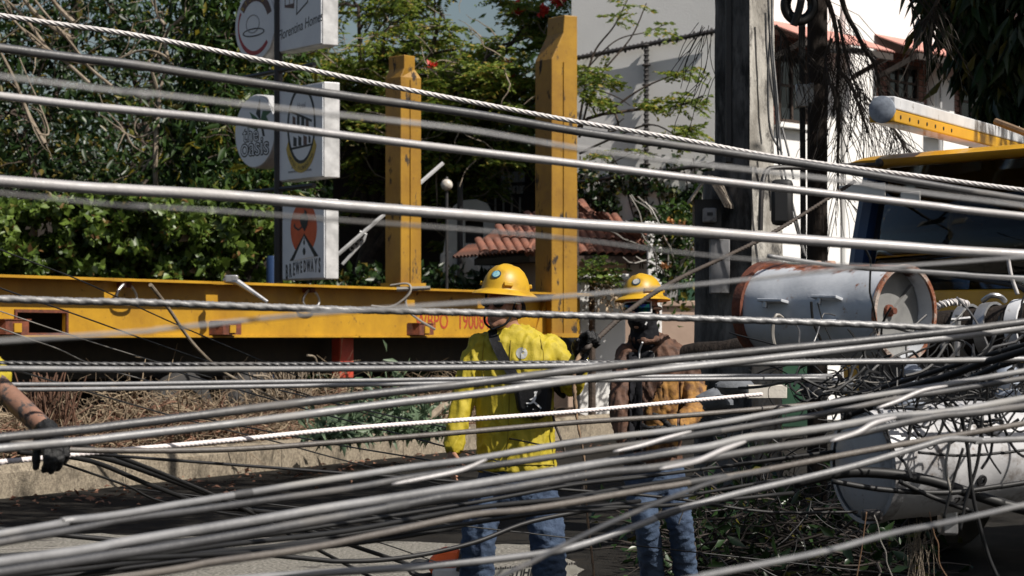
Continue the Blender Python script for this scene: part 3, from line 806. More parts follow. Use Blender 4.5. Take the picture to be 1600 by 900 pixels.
# coffee sign with orange sun
s, Mx, w, h = box_sign('sign_box', 'white sign box with orange sun and road above black lettering', 0.12, 1.3, zrow(314, 32.4), zrow(437, 32.4), 0.2)
flat(s, Mx, 'orange_sun', ell(0.02, 0.16, 0.36, 0.36, 36), M['ink_orange'])
flat(s, Mx, 'road', [(-0.36, -0.27), (0.42, -0.22), (0.04, 0.09)], M['ink'], 0.0032)
flat(s, Mx, 'road_surface', [(-0.25, -0.268), (0.32, -0.226), (0.04, 0.05)], M['sign_white'], 0.0064)
for y, r in ((-0.15, 0.05), (-0.03, 0.033), (0.02, 0.018)):
    flat(s, Mx, 'road_dash', ell(0.05, y, r * 0.7, r, 12), M['ink'], 0.0096)
flat(s, Mx, 'kettle_mark', [(0.05, 0.12), (0.13, 0.2), (0.15, 0.3), (0.1, 0.35), (0.12, 0.37), (0.05, 0.42), (0.04, 0.36), (-0.05, 0.34), (-0.08, 0.28), (-0.04, 0.2)], M['ink'], 0.0034)
flat(s, Mx, 'kettle_spout', [(-0.25, 0.2), (-0.22, 0.17), (-0.12, 0.13), (-0.02, 0.17), (-0.03, 0.19), (-0.11, 0.155), (-0.2, 0.19), (-0.22, 0.24)], M['ink'], 0.0034)
word = 'BREWEDWAYS'
for i, ch in enumerate(word):
    f = i / (len(word) - 1)
    k = math.sin(f * math.pi)
    text('letter', ch, 0.27 - 0.06 * k, Mx @ Matrix.Translation((-0.45 + 0.9 * f, -0.39 + 0.035 * (2 * f - 1) + 0.03 * k, 0)), M['ink'], s, 0.002, sx=0.42, bold=0.008)
# round signs left of the pole
def round_sign(label, yc, rad, xc):
    c = Vector((SP.x, SP.y, zrow(yc, 33.6))) - SU * xc
    Mx = axes(Vector((0.64, -0.768, 0)), Zv, Vector((-0.768, -0.64, 0)), c)
    s = thing('round_sign', label, 'sign', c - Zv * rad, 'round light box signs on the black pole')
    mb = MB(); mb.lathe([(rad * 0.97, -0.24), (rad, -0.23), (rad, -0.02), (rad * 0.975, 0)], 40, Mx); mb.build('casing', M['sign_side'], s)
    mb = MB(); mb.lathe([(rad * 0.955, 0.001), (rad * 0.955, 0.012)], 40, Mx); mb.build('face_panel', M['sign_white'], s)
    return s, Mx @ Matrix.Translation((0, 0, 0.0125))
s, Mx = round_sign('round white palm tree sign low on the left of the pole', 206, 0.515, 0.66)
text('lettering', 'the', 0.3, Mx @ Matrix.Translation((-0.1, -0.04, 0)), M['ink'], s, 0.002, bold=0.012)
text('lettering', 'oasis', 0.36, Mx @ Matrix.Translation((0.0, -0.22, 0)), M['ink'], s, 0.002, bold=0.014)
text('lettering_fill', 'the', 0.3, Mx @ Matrix.Translation((-0.1, -0.04, 0.003)), M['sign_white'], s, 0.001, bold=-0.003)
text('lettering_fill', 'oasis', 0.36, Mx @ Matrix.Translation((0.0, -0.22, 0.003)), M['sign_white'], s, 0.001, bold=-0.004)
flat(s, Mx, 'palm_trunk', [(0.2, -0.08), (0.25, -0.08), (0.17, 0.16), (0.12, 0.16)], M['ink'])
for a in (160, 200, 100, 30, -15):
    ca, sa = math.cos(R(a)), math.sin(R(a))
    flat(s, Mx, 'palm_frond', [(0.14 + ca * r - sa * o, 0.14 + sa * r + ca * o) for r, o in ((0, 0), (0.12, 0.09), (0.3, -0.04), (0.12, -0.02))], M['ink_green'] if a != 100 else M['ink'], 0.0002)
s, Mx = round_sign('round white restaurant sign with red crescent at the top left', 40, 0.515, 0.66)
arc = [R(150 + 170 * i / 20) for i in range(21)]
flat(s, Mx, 'red_crescent', [(0.42 * math.cos(a), 0.42 * math.sin(a)) for a in arc] + [(0.37 * math.cos(a) * (1 + 0.08 * math.cos(a * 2)), 0.36 * math.sin(a)) for a in arc[::-1]], M['ink_red'])
arc = [R(20 + 125 * i / 20) for i in range(21)]
flat(s, Mx, 'dark_band', [(0.44 * math.cos(a), 0.44 * math.sin(a)) for a in arc] + [(0.33 * math.cos(a), 0.33 * math.sin(a)) for a in arc[::-1]], M['ink_brown'])
for i, ch in enumerate('BISTRO'):
    a = R(140 - 80 * i / 5)
    text('letter', ch, 0.09, Mx @ Matrix.Translation((0.385 * math.cos(a), 0.385 * math.sin(a), 0.0035)) @ Matrix.Rotation(a - R(90), 4, 'Z'), M['ink_yellow'], s, 0.001)
flat(s, Mx, 'print_plate', ell(-0.03, -0.1, 0.27, 0.06, 24), M['ink'], 0.0, ell(-0.03, -0.1, 0.245, 0.042, 24))
flat(s, Mx, 'print_dome', ell(-0.05, 0.02, 0.17, 0.13, 24), M['ink_grey'], 0.0, ell(-0.05, 0.02, 0.155, 0.115, 24))
# ------------------------------------------------------------------ white building
BC = Vector((3.35, 38.2, 0))                       # the corner nearest to us
LD = Vector((-0.93, 0.368, 0)).normalized(); LN = Vector((-LD.y, LD.x, 0)); LN = LN if LN.y < 0 else -LN
RD = Vector((5.35, 6.5, 0)).normalized(); RN = Vector((RD.y, -RD.x, 0))
WM = axes(LD, Zv, LN, BC)
def lx(px):
    k = (px - CX) / F
    return (k * BC.y - BC.x) / (LD.x - k * LD.y)
bld = thing('white_building', 'large white stucco building with red awnings behind the concrete pole', 'building', BC)
mb = MB()
c0, c1, c2, c3 = BC, BC + LD * lx(893), BC + LD * lx(893) + RD * 16, BC + RD * 16
mb.add([(*p.xy, z) for z in (0, 9.5) for p in (c0, c1, c2, c3)], [(0, 1, 5, 4), (1, 2, 6, 5), (2, 3, 7, 6), (3, 0, 4, 7), (4, 5, 6, 7)])
wall = mb.build('wall', M['stucco'], bld, smooth=False)
FM = axes(RD, Zv, RN, BC)                          # right facade: x along, y up, z out
def fx(px):
    k = (px - CX) / F
    return (k * BC.y - BC.x) / (RD.x - k * RD.y)
def fz(px, py):
    d = BC.y + RD.y * fx(px)
    return P(0, py, d).z
mb = MB(); mb.box((-0.1, -0.035, -0.05), (0.1, 0.035, 0.05)); brick0 = None
def brick_area(px0, px1, py0, py1, hole=None):
    """running bond of single bricks proud of a mortar bed"""
    global brick0
    x0, x1 = fx(px0), fx(px1); z1, z0 = fz((px0 + px1) / 2, py0), fz((px0 + px1) / 2, py1)
    hx = (fx(hole[0]), fx(hole[1]), fz((px0 + px1) / 2, hole[3]), fz((px0 + px1) / 2, hole[2])) if hole else None
    b = MB(); b.box((x0, z0, 0.002), (x1, z1, 0.025), FM)
    bed = b.build('brick_panel', M['mortar'], bld, smooth=False)
    bw, bh, g = 0.235, 0.085, 0.02
    row = 0; z = z0 + 0.01
    rot = math.atan2(RD.y, RD.x)
    while z + bh < z1 + 0.02:
        x = x0 - (bw / 2 if row % 2 else 0)
        while x < x1:
            a, e = max(x, x0), min(x + bw, x1)
            if hx and e > hx[0] and a < hx[1] and z + bh > hx[2] and z < hx[3]:
                if a < hx[0] - 0.04: e = hx[0]
                elif e > hx[1] + 0.04: a = hx[1]
                else: a = e
            if e - a > 0.05:
                cpos = BC + RD * ((a + e) / 2) + Zv * (z + bh / 2) + RN * (0.04 + random.uniform(-0.006, 0.006))
                if brick0 is None:
                    q = MB(); q.box((-0.5, -0.5, -0.5), (0.5, 0.5, 0.5)); ob = q.build('brick', M['brick'], bed, smooth=False)
                    brick0 = ob
                    ob.data.transform(Matrix.Translation((0, 0, -0.5)))
                else:
                    ob = piece('brick', brick0, cpos, bed)
                ORI[ob] = cpos; place(ob, cpos, bed)
                ob.rotation_euler = (0, 0, rot); ob.scale = (e - a, 0.05, bh)
            x += bw + g
        z += bh + g; row += 1
def window(px0, px1, py0, py1, bars=2):
    x0, x1 = fx(px0), fx(px1); m = (px0 + px1) / 2
    z1, z0 = fz(m, py0), fz(m, py1)
    b = MB(); b.ringprism([(x0 - 0.06, z0 - 0.06), (x1 + 0.06, z0 - 0.06), (x1 + 0.06, z1 + 0.06), (x0 - 0.06, z1 + 0.06)], [(x0, z0), (x1, z0), (x1, z1), (x0, z1)], 0.028, 0.09, FM)
    w = b.build('window', M['dark_wood'], bld, smooth=False)
    b = MB(); b.box((x0, z0, 0.03), (x1, z1, 0.04), FM); b.build('pane', M['glass'], w, smooth=False)
    b = MB()
    for i in range(1, bars + 1):
        xx = x0 + (x1 - x0) * i / (bars + 1); b.box((xx - 0.025, z0, 0.041), (xx + 0.025, z1, 0.07), FM)
    b.box((x0, (z0 + z1) / 2 - 0.02, 0.0415), (x1, (z0 + z1) / 2 + 0.02, 0.068), FM)
    b.build('glazing_bar', M['dark_wood'], w, smooth=False)
    b = MB(); b.box((x0 - 0.12, z0 - 0.14, 0.03), (x1 + 0.12, z0 - 0.061, 0.16), FM); b.build('sill', M['stucco'], w, smooth=False)
def awning(px0, px1, pyt, drop=0.34, out=0.85):
    x0, x1 = fx(px0), fx(px1); z = fz((px0 + px1) / 2, pyt)
    b = MB()
    n = max(6, int((x1 - x0) / 0.09))
    top, bot = [], []
    for i in range(n * 2 + 1):
        x = x0 + (x1 - x0) * i / (n * 2); rip = 0.012 * (i % 2)
        top.append(((x, z + rip, 0.002), (x, z - drop + rip, out)))
    vs = [FM @ Vector(p) for pr in top for p in pr]
    b.add(vs, [(2 * i, 2 * i + 2, 2 * i + 3, 2 * i + 1) for i in range(len(top) - 1)])
    a = b.build('awning', M['awning'], bld, smooth=False)
    a.modifiers.new('solid', 'SOLIDIFY').thickness = 0.02
    b = MB(); b.box((x0 + 0.02, z - drop - 0.12, out - 0.08), (x1 - 0.02, z - drop - 0.02, out - 0.02), FM)
    for x in (x0 + 0.04, x1 - 0.1):
        b.add([FM @ Vector(p) for p in ((x, z - drop - 0.1, out - 0.05), (x + 0.06, z - drop - 0.1, out - 0.05), (x + 0.06, z - 0.75, 0.05), (x, z - 0.75, 0.05), (x, z - drop - 0.02, out - 0.05), (x + 0.06, z - drop - 0.02, out - 0.05), (x + 0.06, z - 0.67, 0.05), (x, z - 0.67, 0.05))],
              [(0, 3, 2, 1), (4, 5, 6, 7), (0, 1, 5, 4), (1, 2, 6, 5), (2, 3, 7, 6), (3, 0, 4, 7)])
    b.build('awning_frame', M['awning_dark'], a, smooth=False)
brick_area(1192, 1262, 60, 198, (1213, 1252, 82, 188)); window(1213, 1252, 82, 188, 1)
brick_area(1368, 1446, 84, 168, (1384, 1426, 106, 152)); window(1384, 1426, 106, 152, 2)
brick_area(1476, 1536, 100, 196, (1496, 1530, 130, 190)); window(1496, 1530, 130, 190, 1)
brick_area(1560, 1640, 90, 190, (1580, 1625, 110, 170)); window(1580, 1625, 110, 170, 2)
awning(1185, 1330, 44); awning(1366, 1484, 66); awning(1466, 1560, 78); awning(1470, 1600, -22, 0.3)
mb = MB(); mb.box((fx(1443), fz(1450, 215), 0.003), (fx(1474), fz(1450, 98), 0.22), FM); mb.build('pilaster', M['stucco'], bld, smooth=False)
mb = MB(); mb.tube([FM @ Vector((fx(1446), 0.2, 0.3)), FM @ Vector((fx(1446), fz(1450, 90), 0.3))], 0.03, 8); mb.build('downpipe', M['meter_box'], bld)
mb = MB(); mb.tube([FM @ Vector((fx(1315), 0.2, 0.06)), FM @ Vector((fx(1315), 9, 0.06))], 0.04, 8); mb.build('downpipe', M['stucco'], bld)
# trellis bars and climbing vine on the shaded wall
def lp(px, py, out=0.1):
    t = lx(px); d = BC.y + LD.y * t
    return BC + LD * t + LN * out + Zv * P(0, py, d).z
tl_ = thing('wall_trellis', 'black trellis bars with small ties on the shaded white wall', 'trellis', lp(1010, 400))
def nubs(a, b, n):
    mb = MB(); mb.tube([a, b], 0.035, 8)
    for i in range(n):
        p = a.lerp(b, (i + 0.5) / n); s = 0.075 if i % 4 == 0 else 0.05
        mb.ball(p, (0.03, 0.03, s), seg=6, rings=4) if abs((b - a).z) < abs((b - a).x) + 1 else mb.ball(p, (s, s, 0.03), seg=6, rings=4)
    mb.build('bar', M['black_steel'], tl_)
nubs(lp(898, 93), lp(1125, 49), 34); nubs(lp(1013, 68), lp(1013, 300), 30); nubs(lp(890, 287), lp(1125, 256), 20)
q = []
for i in range(2600):
    x = random.uniform(895, 1125); y = random.gauss(312, 34)
    if y < 262 and random.random() < 0.75: continue
    if noise.noise(Vector((x * 0.03, y * 0.03, 1))) < -0.22: continue
    q.append(lp(x, y, random.uniform(0.02, 0.16)))
mb = MB()
wv = thing('climbing_vine', 'dark creeping vine over the lower shaded wall of the white building', 'vine', lp(1010, 480, 0.1))
leaves('foliage', q, 0.09, M['leaf_dark'], wv, aspect=0.7)
for i in range(22):
    a = lp(random.uniform(900, 1115), 420, 0.05); pts = wander(a, (random.gauss(0, 0.3), 0, 1), random.uniform(1.2, 2.0), 8, 0.12)
    mb.tube([p - LN * (p - a).dot(LN) for p in pts], 0.012, 5)
mb.build('stem', M['twig'], wv)

# ------------------------------------------------------------------ guard house with tiled hip roof
G = P(880, 500, 38.5); G.z = 0
gh = thing('guard_house', 'small guard house with red clay tile roof between the yellow posts', 'guard house', G)
GM = Matrix.Translation(G) @ Matrix.Rotation(R(24), 4, 'Z')
mb = MB(); mb.box((-0.75, -0.75, 0), (0.75, 0.75, 2.62), GM); mb.build('wall', M['stucco_pink'], gh, smooth=False)
ez, pz, eh = 2.66, 3.56, 1.08
mb = MB(); mb.add([(-eh, -eh, ez), (eh, -eh, ez), (eh, eh, ez), (-eh, eh, ez), (0, 0, pz), (-eh, -eh, ez - 0.1), (eh, -eh, ez - 0.1), (eh, eh, ez - 0.1), (-eh, eh, ez - 0.1)],
                  [(0, 1, 4), (1, 2, 4), (2, 3, 4), (3, 0, 4), (0, 5, 6, 1), (1, 6, 7, 2), (2, 7, 8, 3), (3, 8, 5, 0), (8, 7, 6, 5)], GM)
roof = mb.build('roof', M['dark_wood'], gh, smooth=False)
slope = math.hypot(eh, pz - ez)
tb = MB()
TLn, TR = 0.34, 0.072
rings = []
for k, y in enumerate((-TLn / 2, TLn / 2)):
    rr = TR * (1.08 if k == 0 else 0.92)
    rings.append([(rr * math.cos(R(a)), y, rr * math.sin(R(a)) * 0.8) for a in range(0, 181, 30)])
tb.loft(rings, closed=False, caps=False)
rings2 = [[(x * 0.82, y, z * 0.8 - 0.006) for x, y, z in r] for r in rings]
tb.loft([rings2[0], rings[0]], closed=False, caps=False)
tile0 = tb.build('roof_tile', M['tile'], roof)
tile0.data.transform(Matrix.Translation(ORI[tile0]))
first = True
for side, ang in ((0, 0), (1, 90), (3, -90)):
    Ms = GM @ Matrix.Rotation(R(ang), 4, 'Z')
    nrow = 4
    for r in range(nrow):
        f = (r + 0.5) / nrow
        half = eh * (1 - f) + 0.05
        n = int(half / (TR * 1.07))
        for j in range(-n, n + 1):
            loc = Ms @ Vector((j * TR * 2.12 + 0, -eh * (1 - f) - 0.02, ez + (pz - ez) * f + 0.02))
            rot = (Ms.to_3x3() @ Matrix.Rotation(math.atan2(pz - ez, eh) - 0.05, 3, 'X')).to_euler()
            if first:
                ob = tile0; ORI[ob] = loc; place(ob, loc, roof); first = False
            else:
                ob = piece('roof_tile', tile0, loc, roof)
            rot.z += random.uniform(-0.03, 0.03)
            ob.rotation_euler = rot
for sx, sy in ((-1, -1), (1, -1)):
    mb = MB(); mb.tube([GM @ Vector((sx * eh, sy * eh, ez + 0.04)), GM @ Vector((0, 0, pz + 0.05))], 0.09, 8); mb.build('ridge_cap', M['tile'], roof)
mb = MB(); mb.box((-0.4, -0.775, 1.0), (0.3, -0.751, 2.2), GM); mb.build('window', M['glass'], gh, smooth=False)
mb = MB(); mb.box((0.751, -0.4, 0.9), (0.775, 0.4, 2.2), GM); mb.build('window', M['glass'], gh, smooth=False)
# pale walls and pillars by the gate
def slab(name, label, cat, px0, px1, ytop, d, thick, m, rot=0, cap=True):
    a, b = P(px0, ytop, d), P(px1, ytop, d)
    c = (a + b) / 2; w = (b - a).length
    Mx = Matrix.Translation((c.x, c.y, 0)) @ Matrix.Rotation(R(rot), 4, 'Z')
    if not cap:
        mb = MB(); mb.box((-w / 2, 0, 0), (w / 2, thick, a.z), Mx)
        return tag(mb.build(name, m, smooth=False, bevel=0.02), label, cat)
    t = thing(name, label, cat, (c.x, c.y, 0))
    mb = MB(); mb.box((-w / 2, 0, 0), (w / 2, thick, a.z - 0.09), Mx); mb.build('shaft', m, t, smooth=False, bevel=0.015)
    mb = MB(); mb.box((-w / 2 - 0.05, -0.05, a.z - 0.088), (w / 2 + 0.05, thick + 0.05, a.z), Mx); mb.build('cap', m, t, smooth=False, bevel=0.015)
    return t
slab('gate_wall', 'low white wall with leaf shadows behind the raised glove', 'wall', 905, 978, 428, 35.0, 0.3, M['stucco'], 8)
slab('gate_pillar', 'narrow white gate pillar with vines beside the guard house', 'pillar', 1012, 1034, 346, 36.5, 0.25, M['stucco'], 0)
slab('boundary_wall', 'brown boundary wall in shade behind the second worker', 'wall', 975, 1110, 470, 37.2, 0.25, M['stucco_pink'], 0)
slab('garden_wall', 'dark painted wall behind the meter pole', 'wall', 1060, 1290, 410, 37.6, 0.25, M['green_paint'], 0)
# arched stucco wall
A0 = P(735, 440, 41.0); k = 41.0 / F
ar = thing('arched_wall', 'grey white stucco wall with rounded top and square opening', 'wall', (A0.x, A0.y, 0))
def apt(px, py): return ((px - 735) * k, P(0, py, 41.0).z)
AM = axes(Vector((1, 0, 0)), Zv, Vector((0, -1, 0)), (A0.x, A0.y, 0))
outer = [apt(*p) for p in ((690, 470), (692, 395), (700, 340), (708, 322), (722, 313), (745, 311), (762, 318), (771, 335), (776, 360), (778, 470))]
inner = [apt(*p) for p in ((727, 380), (727, 372), (727, 350), (727, 344), (730, 343), (745, 343), (752, 343), (755, 345), (755, 370), (755, 380))]
mb = MB(); mb.ringprism(outer, inner, -0.35, 0, AM); mb.build('arch', M['stucco_old'], ar, smooth=False, bevel=0.02)
mb = MB(); mb.prism([apt(*p) for p in ((689, 600), (689, 398), (700, 393), (724, 392), (735, 402), (745, 410), (754, 425), (754, 600))], 0.01, 0.5, AM); mb.build('buttress', M['stucco_old'], ar, smooth=False, bevel=0.04)
mb = MB(); mb.prism([apt(*p) for p in ((726, 381), (756, 381), (756, 342), (726, 342))], -0.4, -0.36, AM); mb.build('shutter', M['black_steel'], ar, smooth=False)
mb = MB(); mb.tube([Vector((A0.x - 15 * k, A0.y - 0.6, 0)), Vector((A0.x - 15 * k, A0.y - 0.6, P(0, 288, 41).z))], 0.05, 8)
tag(mb.build('service_pipe', M['black_steel']), 'thin dark pipe rising in front of the arched wall', 'pipe')
gl = thing('globe_lamp', 'round frosted globe lamp beside the short yellow post', 'lamp', P(698, 470, 38))
mb = MB(); mb.ball(P(698, 289, 38), 0.093, seg=20, rings=14); mb.build('globe', M['lamp_globe'], gl)
p = P(698, 289, 38)
mb = MB(); mb.tube([(p.x, p.y + 0.02, 0), (p.x, p.y + 0.02, p.z - 0.09)], 0.025, 8); mb.lathe([(0.02, 0.09), (0.03, 0.1), (0.012, 0.13)], 10, Matrix.Translation(p)); mb.build('post', M['black_steel'], gl)
# dark veranda with railings
V0 = P(790, 300, 44.0)
vh = thing('veranda_house', 'dark timber veranda house with railing deep in shade', 'house', (V0.x, 44, 0))
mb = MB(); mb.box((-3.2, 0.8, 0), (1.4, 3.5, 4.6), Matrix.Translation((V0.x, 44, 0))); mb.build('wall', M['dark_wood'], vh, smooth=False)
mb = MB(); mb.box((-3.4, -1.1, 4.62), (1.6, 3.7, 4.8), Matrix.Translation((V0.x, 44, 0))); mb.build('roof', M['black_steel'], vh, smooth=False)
for py in (290, 308):
    mb = MB(); mb.tube([P(735, py, 43.5), P(850, py - 4, 43.5)], 0.035, 6); mb.build('rail', M['black_steel'], vh)
for i in range(17):
    px = 742 + i * 6.4
    mb = MB(); a, b = P(px, 292, 43.52), P(px, 332, 43.52); mb.box((-0.018, -0.015, b.z), (0.018, 0.015, a.z), Matrix.Translation((a.x, a.y, 0))); mb.build('baluster', M['stucco_old'] if 4 < i < 12 and i % 2 else M['black_steel'], vh, smooth=False)
for i in range(4):
    a = P(787 + i * 9.5, 268, 43.9); mb = MB(); mb.box((-0.05, 0, a.z - 0.4), (0.05, 0.04, a.z), Matrix.Translation((a.x, a.y, 0))); mb.build('shutter_slat', M['stucco'], vh, smooth=False)
mb = MB(); mb.box((-0.3, 0.3, P(0, 300, 44).z), (0.02, 0.35, P(0, 255, 44).z), Matrix.Translation(P(768, 0, 44).xy.to_3d())); mb.build('curtain', M['stucco_old'], vh, smooth=False)
# grey barrier arm
ba = thing('barrier_arm', 'raised pale grey barrier arm with holes behind the coffee sign', 'barrier', P(545, 440, 36))
mb = MB(); mb.tube([P(525, 400, 36), P(612, 325, 36), P(692, 255, 36.4)], 0.032, 6); mb.build('arm', M['meter_box'], ba)
mb = MB()
a, b = P(535, 413, 36), P(568, 376, 36)
mb.tube([a, b, P(572, 366, 36), P(562, 362, 36)], 0.025, 6); mb.build('brace', M['meter_box'], ba)
for i in range(3):
    c = P(550 + i * 7, 388 - i * 6, 35.97); mb = MB(); mb.tube([c + Vector((0.035 * math.cos(t), 0, 0.035 * math.sin(t))) for t in [2 * math.pi * j / 10 for j in range(11)]], 0.01, 5); mb.build('ring', M['black_steel'], ba)
mb = MB(); zt_ = P(0, 400, 35).z
mb.lathe([(0.1, 0), (0.11, 0.02), (0.11, zt_ * 0.5), (0.118, zt_ * 0.5 + 0.01), (0.118, zt_ * 0.5 + 0.05), (0.11, zt_ * 0.5 + 0.06), (0.11, zt_ - 0.03), (0.09, zt_)], 18, Matrix.Translation((P(428, 0, 35).x, 35, 0)))
tag(mb.build('blue_bollard', M['blue_plastic']), 'dark blue post left of the coffee sign behind the trailer', 'post')

# ------------------------------------------------------------------ planting
def grow(p0, d0, L, r0, depth, out, tips, wob=0.16, grav=0.0, kids=3, spread=0.8, sides=7):
    n = 7
    pts = wander(p0, d0, L, n, wob, grav)
    out.tube(pts, [max(0.006, r0 * (1 - 0.55 * i / n)) for i in range(n + 1)], sides if depth > 1 else 5, caps=False)
    if depth == 0:
        tips += pts[3:]
        return
    for k in range(kids):
        i = random.randint(3, n)
        d = (pts[i] - pts[i - 1]).normalized()
        d = d + Vector((random.gauss(0, spread), random.gauss(0, spread), random.gauss(0.05, spread * 0.7)))
        grow(pts[i], d, L * random.uniform(0.5, 0.75), r0 * 0.45 * (1 - 0.05 * i), depth - 1, out, tips, wob, grav, kids, spread, sides)

def tree(name, label, base, h, blobs, n, lsize, lm, bark, trunk_r, lean=(0, 0, 1), droop=0.4, aspect=0.4, limbs=7, group=None, clump=9, shell=0.35):
    t = thing(name, label, 'tree', base, group)
    B = MB(); tips = []
    b = Vector(base)
    pts = wander(b, lean, h * 0.55, 8, 0.06)
    B.tube(pts, [trunk_r * (1 - 0.4 * i / 8) for i in range(9)], 10, caps=False)
    for (c, r, w) in blobs:
        c = Vector(c)
        s = pts[random.randint(4, 8)]
        B.tube(smooth_path([s, s.lerp(c, 0.5) + Vector((random.gauss(0, 0.3), random.gauss(0, 0.3), -0.3)), c], 10), [trunk_r * 0.5 * (1 - 0.07 * i) for i in range(11)], 7, caps=False)
        for k in range(limbs):
            d = Vector((random.gauss(0, 1), random.gauss(0, 1), random.gauss(0.1, 0.8)))
            grow(c, d, max(r) * 0.75, trunk_r * 0.16, 1, B, tips, 0.2, 0.0, 3, 0.8)
    B.build('trunk', bark, t)
    tot = sum(w for *_, w in blobs)
    cs = []
    for c, r, w in blobs:
        m = int(n * w / tot / clump)
        cc = blob_points(m, c, r, shell)
        sub = np.repeat(cc, clump, 0) + RNG.normal(size=(m * clump, 3)) * lsize * 0.85
        cs.append(sub)
    leaves('crown', np.concatenate(cs), lsize, lm, t, droop=droop, aspect=aspect)
    return t
TG = 'trees behind the hedge'
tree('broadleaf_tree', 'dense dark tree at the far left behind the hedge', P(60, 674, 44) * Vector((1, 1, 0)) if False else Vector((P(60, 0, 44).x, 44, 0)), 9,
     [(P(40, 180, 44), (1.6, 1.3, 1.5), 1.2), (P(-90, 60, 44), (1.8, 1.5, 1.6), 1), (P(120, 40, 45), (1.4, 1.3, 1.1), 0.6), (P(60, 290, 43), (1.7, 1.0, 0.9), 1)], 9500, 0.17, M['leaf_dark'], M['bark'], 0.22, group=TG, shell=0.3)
tree('broadleaf_tree', 'loose crowned tree with pale bare limbs above the hedge left of the round signs', Vector((P(240, 0, 46).x, 46, 0)), 9,
     [(P(190, 200, 46), (1.5, 1.2, 1.2), 0.7), (P(250, 60, 46.5), (1.5, 1.2, 1.0), 0.55), (P(160, -40, 46), (1.8, 1.3, 1.0), 0.6), (P(240, 275, 45), (1.7, 1.0, 0.7), 1)], 5000, 0.16, M['leaf_mid'], M['bark'], 0.2, group=TG, limbs=10, shell=0.25)
tree('broadleaf_tree', 'glossy dark tree with drooping leaves right behind the round signs', Vector((P(360, 0, 40).x, 40, 0)), 9,
     [(P(345, 60, 40), (0.75, 0.9, 1.5), 1), (P(330, 230, 40), (0.85, 0.9, 1.4), 1.2), (P(400, 250, 39), (0.8, 0.8, 1.2), 1), (P(390, 330, 38), (0.9, 0.7, 0.9), 0.9), (P(415, 90, 41), (0.7, 0.8, 1.2), 0.8)], 15500, 0.2, M['leaf_mid'], M['bark'], 0.18, droop=1.0, aspect=0.3, group=TG)
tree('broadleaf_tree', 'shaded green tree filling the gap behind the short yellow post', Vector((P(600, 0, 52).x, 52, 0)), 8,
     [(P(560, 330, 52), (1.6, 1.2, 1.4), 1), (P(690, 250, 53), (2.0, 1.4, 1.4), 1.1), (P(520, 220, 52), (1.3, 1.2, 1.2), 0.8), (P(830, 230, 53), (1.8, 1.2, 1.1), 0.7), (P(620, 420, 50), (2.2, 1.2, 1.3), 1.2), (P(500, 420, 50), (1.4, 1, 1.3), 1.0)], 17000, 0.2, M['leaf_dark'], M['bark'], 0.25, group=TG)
tree('broadleaf_tree', 'far pale green treetops glimpsed behind the sign pole', Vector((P(430, 0, 75).x, 75, 0)), 12,
     [(P(300, 120, 75), (4.5, 2, 2.2), 1), (P(520, 190, 76), (4, 2, 2.2), 1), (P(80, 230, 75), (5, 2, 2.4), 1.2), (P(760, 150, 78), (4.5, 2, 2.4), 0.9)], 2600, 0.34, M['leaf_mid'], M['bark'], 0.3, group=TG)

BR = MB()
bg = thing('bare_tree', 'bare pale limbs of a leafless tree crossing the dark foliage at upper left', 'tree', (P(250, 0, 39.5).x, 39.5, 0))
for pts, r in (([(250, 690), (252, 420), (244, 300), (243, 240), (246, 190), (248, 150), (232, 95)], 0.05), ([(246, 235), (222, 268)], 0.03), ([(244, 205), (215, 215), (190, 205)], 0.022), ([(262, 95), (258, 60), (270, 40), (290, 25)], 0.035), ([(248, 150), (258, 110), (262, 92), (240, 80), (215, 80), (185, 92)], 0.03), ([(258, 40), (245, 20), (240, -10)], 0.03),
               ([(180, 95), (130, 100), (80, 80), (50, 55), (25, 35), (5, -5)], 0.022), ([(115, 35), (90, 10), (75, -10)], 0.045), ([(110, 60), (60, 25), (30, -10)], 0.05), ([(80, 85), (40, 30), (10, 0)], 0.035), ([(140, 130), (100, 95), (60, 70), (10, 20)], 0.03), ([(70, 225), (45, 180), (20, 120), (0, 80)], 0.04), ([(175, 135), (140, 105), (105, 60), (70, 20), (40, -20)], 0.03), ([(60, 210), (75, 200), (30, 90)], 0.02),
               ([(245, 215), (290, 222), (325, 228)], 0.015), ([(250, 245), (275, 258), (300, 256)], 0.015)):
    q = smooth_path([P(x_, y_, 39.5 + 0.15 * math.sin(i_ * 1.7)) for i_, (x_, y_) in enumerate(pts)], 18)
    BR.tube(q, [r * (1 - 0.45 * i_ / len(q)) for i_ in range(len(q))], 7)
    for k_ in range(5):
        BR.tube(wander(q[random.randint(4, len(q) - 1)], (random.gauss(0, 1), random.gauss(0, 0.5), random.gauss(0.2, 0.8)), random.uniform(0.3, 0.9), 6, 0.2), [0.012, 0.011, 0.01, 0.008, 0.007, 0.005, 0.004], 5)
BR.build('limbs', M['bark_pale'], bg)
tree('broadleaf_tree', 'dark tree standing left of all others beyond the hedge', Vector((P(-260, 0, 45).x, 45, 0)), 9,
     [(P(-230, 180, 45), (1.9, 1.4, 1.7), 1), (P(-380, 100, 45), (1.8, 1.4, 1.7), 1), (P(-200, 20, 46), (1.8, 1.3, 1.2), 0.8), (P(-330, 290, 44), (1.8, 1.0, 0.9), 0.8)], 9000, 0.18, M['leaf_dark'], M['bark'], 0.22, group=TG)
